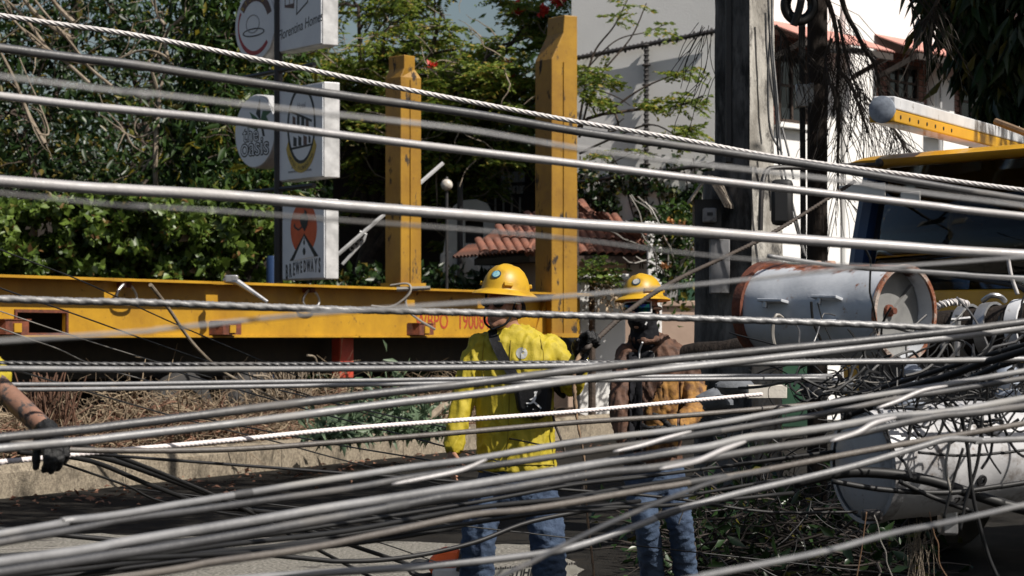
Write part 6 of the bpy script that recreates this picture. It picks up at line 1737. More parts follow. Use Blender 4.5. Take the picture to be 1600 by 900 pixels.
lm = [[(834.5, 612), (837.5, 611), (838.2, 614), (836, 615.5), (834.2, 614.5)], [(835.5, 615), (838, 614.5), (838.2, 622), (834.5, 629), (830.5, 628), (834, 621)],
      [(834, 621), (836, 623), (829.5, 625.5), (827.2, 624)], [(831, 627), (834.5, 629), (829, 631.5), (822.2, 631), (822, 629), (828, 629)], [(832, 628), (835, 626.5), (846.5, 637), (845, 639.5), (843, 637.5)], [(837, 614), (839, 611), (839.8, 611.4), (838.5, 615.5)]]
for i, pl in enumerate(lm):
    mb = MB(); f0 = [bpt(x_, y_, -0.0665 - 0.0004 * i) for x_, y_ in pl]; f1 = [bpt(x_, y_, -0.0685 - 0.0004 * i) for x_, y_ in pl]
    mb.loft([f0, f1]); mb.build('logo_figure', M['print_white'], bag, smooth=False)
for x_, y_ in ((824, 634.5), (833, 639), (843, 642.5)):
    mb = MB(); mb.loft([[bpt(x_ + a, y_ + b, dd) for a, b in ((-1, 1), (1, 1), (0.2, -1.2))] for dd in (-0.0665, -0.068)]); mb.build('logo_mark', M['print_white'], bag, smooth=False)
pts = []
for x_, y_ in ((771, 516), (773, 530), (780, 546), (789, 564), (799, 582), (808, 597)):
    h = surf([J1], x_, y_, 0.006); pts.append(h[0] if h else P(x_, y_, 11.25))
rings = []
for i, p in enumerate(pts):
    tg = (pts[min(i + 1, len(pts) - 1)] - pts[max(i - 1, 0)]).normalized(); s_ = tg.cross(Vector((0, -1, 0))).normalized()
    rings.append([p - s_ * 0.024 + Vector((0, -0.004, 0)), p + s_ * 0.024 + Vector((0, -0.004, 0)), p + s_ * 0.024 + Vector((0, 0.012, 0)), p - s_ * 0.024 + Vector((0, 0.012, 0))])
mb = MB(); mb.loft(rings); mb.build('strap', M['bag_black'], bag, smooth=False)
mb = MB(); mb.tube(smooth_path([bpt(858, 596, 0), bpt(872, 602, 0.03), bpt(880, 618, 0.06), bpt(868, 606, 0.1)], 10), 0.016, 6); mb.build('strap', M['bag_black'], bag)
mb = MB(); wv = h1l['w'] - Vector((0.28, -0.1, 0.9)).normalized() * 0.02
mb.tube([wv + Vector((0.042 * math.cos(t), 0.04 * math.sin(t), 0.006 * math.cos(t))) for t in [2 * math.pi * i / 20 for i in range(21)]], 0.011, 8); wt = mb.build('watch', M['rubber'], p1)
mb = MB(); mb.lathe([(0.022, 0), (0.022, 0.01), (0.018, 0.013)], 20, Matrix.Translation(wv + Vector((0.02, -0.04, 0))) @ Matrix.Rotation(R(70), 4, 'X')); mb.build('watch_face', M['lens'], wt)

# --- man in the brown jacket
D2 = 13.2
tor2 = [(1016, 522, 24, 0.075, 0), (1019, 534, 38, 0.1, 0), (1023, 550, 50, 0.125, 0), (1024, 580, 52, 0.14, 0), (1020, 620, 50, 0.145, 0), (1016, 660, 48, 0.145, 0), (1016, 700, 47, 0.145, 0), (1018, 724, 47, 0.15, 0)]
h2r = dict(w=P(978, 690, 12.95), f=(0.15, -0.5, -0.85), s=(0.3, -0.8, 0.1), n=(0.9, 0.2, 0), curl=(30, 35, 30))
h2l = dict(w=P(1050, 672, 12.82), f=(-0.8, -0.4, -0.2), s=(0.1, -0.3, 0.9), n=(0, 0.8, 0.2), curl=(40, 45, 30))
p2, H2, J2 = person('worker in brown jacket with black face mask and goggles under a yellow hard hat', D2, tor2, -18,
    [[(982, 555, 13.15), (972, 600, 13.05), (968, 640, 12.98), (976, 685, 12.96)], [(1064, 560, 13.2), (1082, 600, 13.15), (1086, 640, 13.05), (1056, 668, 12.85)]],
    [[(1000, 738, 13.2), (1004, 790, 13.1), (1012, 830, 13.1), (1020, 908, 13.25)], [(1042, 738, 13.2), (1056, 790, 13.12), (1064, 830, 13.1), (1072, 908, 13.25)]],
    ((1004, 483, 13.12), 152, 2, 3), 'skin', 'jacket_brown', 'denim', [h2r, h2l], 'badge_grey', (98, 36), (P(1020, 0, D2).x, D2, 0), fold=0.012)
mb = MB()
for c, r in (((0, 0.02, -0.06), (0.073, 0.086, 0.075)), ((0, 0.06, -0.055), (0.055, 0.065, 0.05)), ((0, -0.03, -0.02), (0.082, 0.078, 0.085))): mb.ball(c, r, M=H2)
mb.tube([H2 @ Vector(q) for q in ((0, -0.01, -0.08), (0, -0.02, -0.16))], [0.072, 0.082], 16, round_ends=True)
mk = remesh(mb, 'face_mask', M['black_cloth'], p2, 0.006, 3, (0.003, 22, 4, (1, 1, 1)))
rings = []
for i in range(13):
    t = R(35 + 110 * i / 12); kx, ky = 0.088, 0.118
    b_ = Vector((kx * math.cos(t), ky * math.sin(t), 0)); o_ = b_ * 1.0
    rings.append([b_ + Vector((0, 0, -0.026)), b_ * 1.07 + Vector((0, 0, -0.012)), b_ * 1.07 + Vector((0, 0, 0.022)), b_ + Vector((0, 0, 0.034))])
mb = MB(); mb.loft(rings, M=H2); gg = mb.build('goggles', M['goggle_lens'], p2)
mb = MB(); mb.tube([H2 @ Vector((0.09 * math.cos(R(t)), 0.12 * math.sin(R(t)), -0.028)) for t in range(30, 151, 10)], 0.005, 8); mb.tube([H2 @ Vector((0.09 * math.cos(R(t)), 0.12 * math.sin(R(t)), 0.036)) for t in range(30, 151, 10)], 0.005, 8)
for t in (30, 150): mb.tube([H2 @ Vector((0.09 * math.cos(R(t)), 0.12 * math.sin(R(t)), z_)) for z_ in (-0.028, 0.0, 0.036)], 0.006, 8)
mb.build('goggle_frame', M['meter_box'], gg)
mb = MB(); mb.tube([H2 @ Vector((0.094 * math.cos(R(t)), 0.102 * math.sin(R(t)), 0.0)) for t in range(150, 391, 15)], 0.011, 8); mb.build('goggle_strap', M['jacket_brown'], gg)
for (x_, y_, w_, h_) in ((1006, 489, 2.6, 3), (1010, 491, 2.4, 2.6), (1005, 494, 3, 1.6), (1009, 505, 1.3, 2.6)):
    h = surf([mk], x_, y_, 0.004)
    if h:
        mb = MB(); c = h[0]; kk = c.y / F; mb.box((-w_ * kk, -0.002, -h_ * kk), (w_ * kk, 0.002, h_ * kk), Matrix.Translation(c) @ Matrix.Rotation(0.5, 4, 'Y')); mb.build('mask_print', M['print_white'], mk, smooth=False)
# black vest over the chest, tan lower jacket sleeves
def shell_patch(name, src, poly_fn, x0, x1, y0, y1, nx, ny, material, parent, off):
    grid = {}; mb = MB()
    for i in range(nx + 1):
        for j in range(ny + 1):
            x_, y_ = x0 + (x1 - x0) * i / nx, y0 + (y1 - y0) * j / ny
            if not poly_fn(x_, y_): continue
            h = surf([src], x_, y_, off)
            if h and abs(h[0].y - D2) < 0.4: grid[i, j] = len(mb.v); mb.v.append(tuple(h[0]))
    for (i, j), a in grid.items():
        if (i + 1, j) in grid and (i, j + 1) in grid and (i + 1, j + 1) in grid: mb.f.append((a, grid[i, j + 1], grid[i + 1, j + 1], grid[i + 1, j]))
    o = mb.build(name, material, parent, angle=0); sm = o.modifiers.new('s', 'SOLIDIFY'); sm.thickness = 0.008; sm.offset = 1
    return o
shell_patch('vest', J2, lambda x_, y_: y_ > 549 and x_ < 1014 + (8 if y_ < 580 else -8), 982, 1034, 548, 705, 26, 70, M['black_cloth'], p2, 0.006)
shell_patch('tan_panel', J2, lambda x_, y_: x_ > 1008 + 30 * max(0, (640 - y_) / 50), 1008, 1058, 590, 712, 26, 60, M['jacket_tan'], p2, 0.003)
shell_patch('tan_sleeve', J2, lambda x_, y_: True, 1062, 1112, 596, 668, 20, 34, M['jacket_tan'], p2, 0.003)
decal('vest_print', 1015, 556, 8, J2, M['badge_grey'], p2, 13.0)
for pts in ([(1004, 534), (1001, 545), (996, 562)],):
    q = []
    for x_, y_ in pts:
        h = surf([J2, mk], x_, y_, 0.016); q.append(h[0] if h else P(x_, y_, 13.0))
    mb = MB(); mb.tube(smooth_path(q, 8), 0.0055, 6); mb.build('drawstring', M['print_white'], p2)

# --- arm reaching in from the left edge
D3 = 7.4
tor3 = [(-230, 420, 36, 0.08, 0), (-230, 440, 80, 0.11, 0), (-230, 470, 108, 0.13, 0), (-230, 540, 112, 0.145, 0), (-230, 620, 100, 0.15, 0), (-230, 720, 96, 0.145, 0), (-230, 800, 98, 0.15, 0)]
w3 = P(74, 676, 7.05)
h3r = dict(w=w3, f=(0.3, -0.55, -0.25), s=(-0.95, -0.25, 0.1), n=(0.0, 0.2, -0.95), curl=(48, 50, 35), sc=0.98, thumb=(0.4, 0.2, 0.85), cuff=0.012)
h3l = dict(w=P(-360, 800, 7.2), f=(-0.05, -0.2, -1), s=(0.3, -0.9, 0), n=(0.9, 0.3, 0), curl=(30, 35, 30))
p3, H3, J3 = person('tattooed forearm with black glove of a worker reaching in from the left edge', D3, tor3, 10,
    [[(-130, 476, 7.4), (-80, 530, 7.35), (-28, 580, 7.25), (72, 672, 7.06)], [(-322, 480, 7.4), (-345, 580, 7.38), (-350, 650, 7.35), (-358, 790, 7.22)]],
    [[(-270, 820, 7.4), (-275, 940, 7.38), (-275, 1060, 7.36), (-275, 1210, 7.42)], [(-190, 820, 7.4), (-188, 940, 7.38), (-188, 1060, 7.36), (-188, 1210, 7.42)]],
    ((-232, 345, 7.36), -120, 3, 0), 'skin_tattoo', 'jacket_yellow', 'denim', [h3r, h3l], 'badge_face', (60, 38), (P(-230, 0, D3).x, D3, 0), sleeve=(0.075, 0.07, 0.066, 0.06), sleeve_end=0.12, vox=0.0075)

# ------------------------------------------------------------------ chainsaw on the ground
cs = thing('chainsaw', 'orange chainsaw lying on the ground behind the worker legs', 'chainsaw', P(745, 903, 14.0))
kd = 14.0
def cpt(px, py, dd=0): return P(px, py, kd + dd)
ol = [(668, 886), (672, 872), (686, 858), (697, 853), (706, 857), (719, 858), (722, 868), (716, 882), (712, 898), (675, 898)]
mb = MB(); mb.loft([[cpt(693 + (x_ - 693) * s_, 878 + (y_ - 878) * s_, dd) for x_, y_ in ol] for dd, s_ in ((0.1, 0.85), (0.06, 1), (-0.06, 1), (-0.09, 0.85))]); mb.build('engine_cover', M['saw_orange'], cs, bevel=0.012, smooth=False)
mb = MB(); mb.box((cpt(676, 0).x, kd - 0.1, 0.006), (cpt(745, 0).x, kd + 0.08, cpt(0, 884).z)); mb.build('crankcase', M['meter_box'], cs, bevel=0.02)
mb = MB(); mb.tube(smooth_path([cpt(716, 892, -0.1), cpt(722, 862, -0.12), cpt(724, 850, 0), cpt(722, 862, 0.12), cpt(716, 892, 0.1)], 16), 0.014, 8); mb.build('front_handle', M['rubber'], cs)
mb = MB(); mb.tube(smooth_path([cpt(672, 880), cpt(650, 878), cpt(640, 890), cpt(655, 900), cpt(678, 898)], 14), 0.017, 8); mb.build('rear_handle', M['rubber'], cs)
bar = [(738, 893), (760, 889), (830, 885), (885, 882), (900, 883), (906, 889), (902, 896), (885, 900), (830, 903), (760, 906), (738, 905)]
mb = MB(); mb.loft([[cpt(x_, y_, dd) for x_, y_ in bar] for dd in (0.004, -0.004)]); br = mb.build('guide_bar', M['saw_bar'], cs, smooth=False)
mb = MB()
for i in range(44):
    x_ = 742 + i * 3.7; y_ = 891.5 - (x_ - 742) * 0.062
    mb.box((-0.005, -0.006, 0), (0.004, 0.006, 0.009 + 0.005 * (i % 2)), Matrix.Translation(cpt(x_, y_)))
mb.build('chain', M['black_steel'], cs, smooth=False)
text('bar_lettering', 'STIHL', 0.058, axes(Vector((1, 0, 0.04)).normalized(), Zv, Vector((0, -1, 0)), cpt(815, 895.5, -0.0055)), M['ink'], br, 0.0005, shear=0.2, bold=0.002)
# ------------------------------------------------------------------ ropes and cables
def trace(pts, d0, d1, ext=(True, True), reach=1.6):
    """photo columns/rows -> points in space; depth runs evenly from d0 at the left to d1 at the right"""
    x0, x1 = pts[0][0], pts[-1][0]
    sp = max(1e-3, x1 - x0)
    q = [P(x_, y_, d0 + (d1 - d0) * (x_ - x0) / sp) for x_, y_ in pts]
    if ext[0]: q.insert(0, q[0] + (q[0] - q[1]).normalized() * reach + Zv * 0.02)
    if ext[1]: q.append(q[-1] + (q[-1] - q[-2]).normalized() * reach + Zv * 0.02)
    return q
def cable(name, label, cat, pts, d0, d1, wpx, m, ext=(True, True), lobes=0, pitch=0.1, depth=0.25, n=70, sides=12, group=None, wob=0.0, reach=1.6):
    q = smooth_path(trace(pts, d0, d1, ext, reach), n)
    if wob:
        q = [p + Vector((0, 0, wob * noise.noise(Vector((i * 0.16, wpx, d0))))) for i, p in enumerate(q)]
    dm = (d0 + d1) / 2
    r = wpx / 2 / F * dm * (0.78 if wpx > 9 else 0.95)
    if lobes:
        L = sum((q[i + 1] - q[i]).length for i in range(len(q) - 1)); st = pitch / 9; out = []; acc = 0
        for i in range(len(q) - 1):
            l = (q[i + 1] - q[i]).length; k = max(1, int(l / st))
            out += [q[i].lerp(q[i + 1], j / k) for j in range(k)]
        q = out + [q[-1]]
    mb = MB(); mb.tube(q, r, sides, lobes=lobes, pitch=pitch, depth=depth)
    ob = tag(mb.build(name, M[m], angle=0), label, cat, group)
    if wpx >= 14 and not lobes and ext[0] and group != G1:
        for k in range(random.choice((0, 1, 1))):           # old splice tape
            i = random.randint(len(q) // 6, len(q) * 5 // 6); l_ = random.uniform(0.02, 0.06)
            tg = (q[i + 1] - q[i]).normalized()
            tb_ = MB(); tb_.tube([q[i] - tg * l_, q[i] - tg * l_ * 0.6, q[i] + tg * l_ * 0.6, q[i] + tg * l_], [r * 1.06, r * 1.16, r * 1.14, r * 1.05], sides); tb_.build('splice_tape', M['tape'], ob)
    return ob
G1 = 'aerial cables strung across the street'
cable('steel_strand', 'pale twisted steel strand running from top left down to the truck roof', 'steel cable', [(0, 24), (200, 53), (400, 92), (600, 133), (740, 160), (900, 190), (1060, 217), (1200, 243), (1330, 262), (1450, 277), (1600, 297)], 9.4, 10.4, 9.5, 'steel_strand', lobes=5, pitch=0.15, depth=0.34, sides=20)
cable('black_cable', 'smooth dark cable just below the twisted steel strand', 'cable', [(0, 75), (200, 100), (340, 121), (540, 150), (740, 178), (900, 205), (1060, 228), (1200, 248), (1330, 268), (1600, 312)], 6.4, 8.2, 17, 'cable', group=G1)
cable('thin_cable', 'thin blurred cable third from the top', 'cable', [(0, 120), (200, 143), (400, 166), (600, 188), (740, 205), (900, 232), (1100, 258), (1330, 285), (1600, 322)], 2.5, 3.0, 7.5, 'cable_light', group=G1)
cable('grey_cable', 'pale pinkish grey cable crossing below the round sign lettering', 'cable', [(0, 150), (200, 172), (340, 186), (540, 212), (740, 237), (900, 256), (1060, 276), (1270, 300), (1460, 322), (1600, 338)], 6.0, 6.6, 16, 'cable_pale', group=G1)
cable('thick_cable', 'thick smooth grey cable crossing the top of the coffee sign', 'cable', [(0, 283), (200, 297), (340, 305), (540, 322), (740, 337), (900, 350), (1060, 360), (1200, 371), (1400, 385), (1600, 398)], 5.6, 6.4, 22, 'cable_pale', group=G1)
cable('thin_cable', 'faint blurred cable just under the thickest upper cable', 'cable', [(0, 302), (200, 321), (340, 330), (540, 345), (740, 360), (900, 375), (1060, 395), (1200, 408), (1400, 420), (1600, 437)], 2.6, 3.2, 6, 'cable', group=G1)
cable('lumpy_cable', 'lumpy grey cable level with the hard hat brims', 'cable', [(0, 467), (200, 472), (340, 477), (540, 484), (740, 489), (900, 493), (1060, 497), (1300, 505), (1600, 517)], 6.6, 7.4, 15, 'cable_light', lobes=2, pitch=0.1, depth=0.16, group=G1)
cable('thin_cable', 'out of focus cable rising rightwards across the trailer beam', 'cable', [(0, 533), (267, 513), (473, 492), (680, 477), (900, 462), (1120, 442), (1330, 420), (1600, 402)], 2.6, 3.6, 6.5, 'cable_light', group=G1)
cable('thin_cable', 'thin wire sagging past the open end of the rusty tank', 'cable', [(1200, 400), (1330, 418), (1420, 423), (1500, 428), (1600, 434)], 7.5, 7.9, 7, 'cable_light', ext=(False, True), group=G1)
cable('grey_cable', 'level grey cable under the yellow jacket chest', 'cable', [(0, 576), (400, 577), (740, 574), (900, 571), (1060, 570), (1300, 566), (1600, 561)], 6.8, 7.6, 12, 'cable_light', group=G1)
cable('thin_strand', 'thin twisted strand riding on the level grey cable', 'cable', [(0, 567), (400, 569), (740, 567), (900, 566), (1060, 565), (1300, 563), (1600, 559)], 6.95, 7.75, 6, 'cable', lobes=3, pitch=0.08, depth=0.5, group=G1)
cable('thin_cable', 'upper of two thin level cables below the chest', 'cable', [(0, 601), (400, 597), (740, 592), (900, 590), (1060, 588), (1300, 587)], 7.6, 8.4, 7, 'cable_light', ext=(True, False), group=G1)
cable('thin_cable', 'lower of two thin level cables below the chest', 'cable', [(0, 609), (400, 604), (740, 598), (900, 595), (1060, 593), (1290, 591)], 7.4, 8.2, 7, 'cable_light', ext=(True, False), group=G1)
cable('thick_cable', 'thick cable sloping up across both workers, upper of a pair', 'cable', [(0, 684), (200, 663), (400, 638), (600, 614), (740, 599), (900, 578), (1060, 561), (1200, 547), (1400, 527), (1600, 503)], 5.0, 6.4, 17, 'cable', group=G1)
cable('thick_cable', 'thick cable sloping up across both workers, lower of a pair', 'cable', [(0, 701), (200, 681), (400, 658), (600, 632), (740, 616), (900, 594), (1060, 575), (1200, 560), (1400, 537), (1600, 512)], 5.2, 6.6, 16, 'cable_light', group=G1)
cable('white_rope', 'white braided rope held by the gloved hand at left', 'rope', [(-60, 727), (0, 722), (85, 714), (130, 709), (340, 690), (540, 670), (740, 655), (900, 643), (1060, 628), (1190, 616)], 6.96, 9.8, 8, 'rope_white', ext=(True, False), lobes=3, pitch=0.06, depth=0.2)
cable('brown_cable', 'dark brown cable just below the white rope', 'cable', [(0, 690), (60, 692), (110, 703), (340, 703), (540, 690), (740, 674), (900, 660), (1060, 650), (1200, 638), (1400, 620), (1600, 592)], 7.2, 8.4, 9, 'cable_brown', ext=(True, True), group=G1)
G2 = 'sagging cable bundle across the lower street'
cable('bundle_cable', 'upper cable of the sagging bundle crossing the jacket hem', 'cable', [(0, 832), (100, 815), (200, 800), (340, 778), (540, 748), (660, 728), (760, 712), (900, 690), (1060, 671), (1249, 640), (1400, 614), (1600, 580)], 4.6, 6.6, 14, 'cable_light', group=G2, wob=0.006)
cable('bundle_cable', 'second cable of the sagging bundle below the jacket hem', 'cable', [(0, 845), (200, 812), (340, 791), (540, 764), (660, 745), (760, 729), (900, 706), (1060, 684), (1249, 653), (1400, 625), (1600, 592)], 4.7, 6.7, 14, 'cable', group=G2, wob=0.006)
cable('bundle_cable', 'thick pale cable with kinks crossing at knee height', 'cable', [(0, 876), (200, 846), (400, 815), (540, 793), (660, 770), (760, 754), (860, 737), (960, 722), (1060, 708), (1110, 699), (1173, 684), (1249, 676), (1330, 664), (1390, 652), (1480, 642), (1600, 622)], 4.3, 6.0, 19, 'cable_light', group=G2, wob=0.008)
cable('bundle_cable', 'pale cable right under the kinked cable at knee height', 'cable', [(0, 897), (200, 864), (340, 840), (540, 808), (660, 785), (740, 772), (893, 745), (1000, 733), (1060, 724), (1173, 706), (1287, 686), (1457, 654), (1600, 634)], 4.2, 5.9, 18, 'cable', group=G2, wob=0.008)
cable('bundle_cable', 'grey cable passing over the shins of the yellow jacket worker', 'cable', [(160, 905), (340, 878), (500, 852), (604, 832), (740, 806), (827, 796), (993, 766), (1060, 757), (1140, 744), (1249, 726), (1438, 690), (1600, 662)], 4.6, 6.4, 14, 'cable_brown', group=G2, wob=0.005)
cable('thick_cable', 'smooth pale cable with a wave at right crossing the lower legs', 'cable', [(120, 935), (340, 908), (540, 893), (660, 885), (793, 872), (893, 856), (993, 822), (1060, 797), (1154, 771), (1249, 749), (1343, 726), (1438, 698), (1483, 686), (1532, 688), (1600, 686)], 4.6, 6.2, 15, 'cable_light', group=G2)
cable('thin_cable', 'blurred cable branching upward between the legs of both workers', 'cable', [(700, 930), (800, 893), (893, 846), (960, 814), (1060, 773), (1127, 750), (1200, 735)], 3.4, 4.6, 10, 'cable', ext=(True, False), group=G2)
cable('thin_cable', 'blurred cable in the bottom right corner below the big tank', 'cable', [(1060, 909), (1098, 900), (1287, 862), (1400, 832), (1600, 789)], 3.0, 3.6, 11, 'cable_light', group=G2)
for pts, d0, d1, w, lab in (  # pale strips laid over the cables as painted glints of their bright bends
    ([(612, 757), (660, 748), (720, 735), (760, 718)], 4.75, 4.85, 8, 'short painted glint on the bundle left of the jeans'),
    ([(958, 706), (1000, 697), (1040, 685), (1080, 674)], 5.3, 5.4, 8, 'short painted glint near the brown jacket hem'),
    ([(1030, 733), (1085, 722), (1130, 703), (1165, 690)], 5.0, 5.15, 10, 'kinked painted glint crossing the pale cables at the second worker knees'),
    ([(1297, 690), (1340, 676), (1365, 662), (1400, 652)], 5.35, 5.45, 10, 'kinked painted glint near the cap of the big tank'),
    ([(1370, 638), (1400, 628), (1440, 611), (1480, 603)], 6.25, 6.35, 8, 'kinked painted glint on the bundle above the big tank')):
    q = smooth_path(trace(pts, d0, d1, (False, False)), 18); r = w / 2 / F * d0
    mb = MB(); mb.tube(q, [r * (0.35 + 0.65 * math.sin(math.pi * min(1, max(0, i / (len(q) - 1)))) ** 0.5) for i in range(len(q))], 10)
    tag(mb.build('cable_glint', M['cable_pale'], angle=0), lab, 'cable wrap', 'painted glints on the cable bundle')
G3 = 'black cables hanging low behind the bundle'
for pts, d0, d1, w, lab, e in (
    ([(0, 893), (200, 872), (340, 853), (540, 830), (740, 794), (900, 778), (1000, 765)], 5.6, 7.6, 9, 'topmost black cable drooping below the pale bundle', (True, False)),
    ([(0, 902), (200, 880), (340, 862), (540, 842), (740, 805), (880, 790)], 5.8, 7.6, 9, 'second black cable drooping below the pale bundle', (True, False)),
    ([(300, 868), (500, 855), (680, 830), (800, 800), (920, 772), (1090, 745)], 6.2, 8, 8, 'third black cable passing in front of the dark jeans', (True, False)),
    ([(0, 880), (200, 862), (400, 838), (600, 808), (760, 782), (900, 757), (1060, 738)], 6.4, 8.2, 7, 'fourth black cable low behind the pale bundle', (True, True)),
    ([(0, 868), (250, 848), (450, 822), (640, 792), (800, 768), (960, 748), (1100, 733)], 6.6, 8.4, 6, 'fifth black cable low behind the pale bundle', (True, True)),
    ([(0, 910), (220, 888), (420, 862), (620, 836), (800, 808), (1000, 783)], 6.0, 7.8, 8, 'sixth black cable low behind the pale bundle', (True, False)),
    ([(100, 905), (300, 874), (500, 842), (700, 812), (860, 795), (1040, 790), (1240, 770)], 6.2, 8.0, 7, 'seventh black cable running on toward the big tank', (True, False)),
    ([(560, 842), (700, 822), (860, 800), (960, 795), (1100, 770), (1300, 735)], 6.8, 8.2, 6, 'eighth black cable between the legs and the big tank', (True, False)),
    ([(880, 765), (960, 770), (1060, 780), (1200, 800), (1340, 800)], 8.2, 8.4, 5, 'slack black wire looping right of the hanging rope', (True, False)),
    ([(430, 868), (540, 877), (640, 870), (740, 848), (830, 815), (960, 790)], 8.6, 9.4, 8, 'slack black hose looping low over the sunlit road', (True, False)),
    ([(1240, 755), (1330, 738), (1440, 748), (1560, 785), (1640, 806)], 7.9, 8.0, 22, 'thick black cable slung across the big tank', (False, True)),
    ([(1300, 752), (1380, 765), (1480, 770), (1560, 760), (1640, 748)], 7.8, 8.0, 11, 'black cable sagging under the thick one on the big tank', (False, True)),
    ([(1405, 752), (1460, 778), (1530, 803)], 7.85, 7.9, 8, 'short slanting black wire on the big tank', (False, False)),
    ([(1435, 707), (1500, 712), (1560, 708), (1640, 698)], 8.0, 8.2, 5, 'thin black wire draped over the big tank top', (False, True)),
    ([(1290, 640), (1400, 610), (1480, 588), (1540, 566), (1640, 536)], 8.0, 7.4, 15, 'heavy black bundle cable rising to the right edge', (False, True)),
    ([(1320, 650), (1420, 618), (1500, 598), (1560, 572), (1640, 545)], 8.2, 7.6, 13, 'second heavy black cable rising to the right edge', (False, True)),
    ([(1300, 628), (1390, 602), (1480, 575), (1560, 550), (1640, 528)], 8.4, 7.8, 11, 'third heavy black cable rising to the right edge', (False, True)),
    ([(1150, 565), (1260, 567), (1400, 566), (1530, 560), (1640, 556)], 8.6, 8.2, 10, 'straight dark tube cable under the rusty tank', (False, True)),
    ([(30, 706), (140, 720), (240, 760), (330, 790), (420, 800)], 8.6, 10.5, 8, 'upper black wire fanning out from the gloved hand', (False, True)),
    ([(60, 703), (160, 715), (260, 748), (340, 778), (460, 822)], 8.4, 11, 9, 'middle black wire fanning out from the gloved hand', (False, True)),
    ([(100, 690), (180, 712), (290, 755), (390, 800), (480, 850)], 8.2, 11, 7, 'lower black wire fanning out from the gloved hand', (False, True)),
    ([(70, 715), (150, 742), (200, 760), (262, 786), (420, 812)], 8.8, 11, 4, 'thin black wire below the gloved hand', (False, True))):
    cable('black_cable', lab, 'cable', pts, d0, d1, w, 'cable_black', e, n=40, group=G3)
G4 = 'thin loose wires'
for pts, d0, d1, w, m, lab, e in (
    ([(0, 450), (120, 492), (267, 545), (400, 590), (520, 630)], 16, 20, 2.4, 'cable_black', 'thin dark wire slanting across the left half of the trailer beam', (True, True)),
    ([(20, 398), (130, 440), (260, 500), (400, 560), (470, 590)], 16, 20, 2.2, 'cable_black', 'thin dark wire from the hedge down past the pocket hole', (True, False)),
    ([(20, 520), (90, 545), (150, 572), (250, 600)], 17, 19, 2.2, 'wire_pale', 'thin pale wire below the square pocket of the trailer', (True, False)),
    ([(130, 530), (220, 558), (330, 590)], 18, 20, 1.8, 'wire_pale', 'faint second pale wire under the trailer at left', (True, False)),
    ([(220, 636), (330, 666), (430, 690), (540, 720)], 14, 16, 2.6, 'cable_black', 'thin black wire slanting over the dry brush at left', (True, True)),
    ([(480, 640), (600, 672), (740, 710), (800, 727)], 12.4, 10.9, 2.8, 'cable_black', 'upper thin black wire across the yellow jacket hem', (True, False)),
    ([(500, 690), (640, 714), (720, 728), (780, 742)], 12.4, 10.9, 2.8, 'cable_black', 'lower thin black wire across the yellow jacket hem', (True, False)),
    ([(620, 652), (760, 680), (800, 686), (868, 700)], 12.4, 10.8, 2.8, 'cable_black', 'thin black wire ending at the right jacket edge', (True, False)),
    ([(340, 780), (400, 800), (520, 830), (600, 850), (700, 885)], 12, 13, 2.4, 'cable_black', 'thin dark wire lying over the road at left of the chainsaw', (False, False)),
    ([(760, 826), (820, 832), (900, 842)], 10.6, 10.7, 2.6, 'cable_black', 'short thin wire between the denim legs', (True, True)),
    ([(0, 858), (150, 853), (260, 850)], 10, 10.2, 1.6, 'wire_pale', 'very thin pale wire low at the left edge', (True, False)),
    ([(1140, 520), (1240, 550), (1300, 600), (1340, 660)], 9.8, 9.4, 3, 'cable_black', 'thin black wire dropping below the rusty tank', (False, False))):
    cable('loose_wire', lab, 'wire', pts, d0, d1, w, m, e, n=24, sides=6, group=G4)
# pulling ropes
g = (h1l['w'] + Vector((0.28, -0.1, 0.9)).normalized() * 0.085 + Vector((0.03, -0.03, -0.01)))
mb = MB(); q = smooth_path([g - Vector((0.05, 0.0, 0.04)), g, P(985, 484, 11.6), P(1060, 436, 12.3), P(1200, 368, 13.4), P(1335, 284, 14.6)], 160); mb.tube(q, 0.0125, 10, lobes=3, pitch=0.12, depth=0.3)
tag(mb.build('pull_rope', M['rope_dark'], angle=0), 'dark rope pulled from the raised glove up to the truck', 'rope')
mb = MB(); q = smooth_path([g - Vector((0.05, 0.0, 0.04)), P(897, 580, 10.98), P(901, 650, 10.95), P(913, 720, 10.95), P(917, 800, 10.95), P(925, 870, 10.95), P(934, 960, 10.95)], 60); mb.tube(q, [0.010] * 20 + [0.006] * (len(q) - 20), 8, lobes=2, pitch=0.12, depth=0.5)
tag(mb.build('hanging_rope', M['rope_tan'], angle=0), 'frayed tan rope hanging down from the raised glove', 'rope')
for pts, lab in (([(862, 640), (868, 665), (878, 690), (884, 712)], 'dark twisted cord beside the yellow jacket hem'), ([(905, 740), (912, 760), (905, 790)], 'short thin cord left of the hanging rope')):
    mb = MB(); mb.tube(smooth_path([P(x_, y_, 11.3) for x_, y_ in pts], 16), 0.007, 6); tag(mb.build('cord', M['rope_dark']), lab, 'cord')
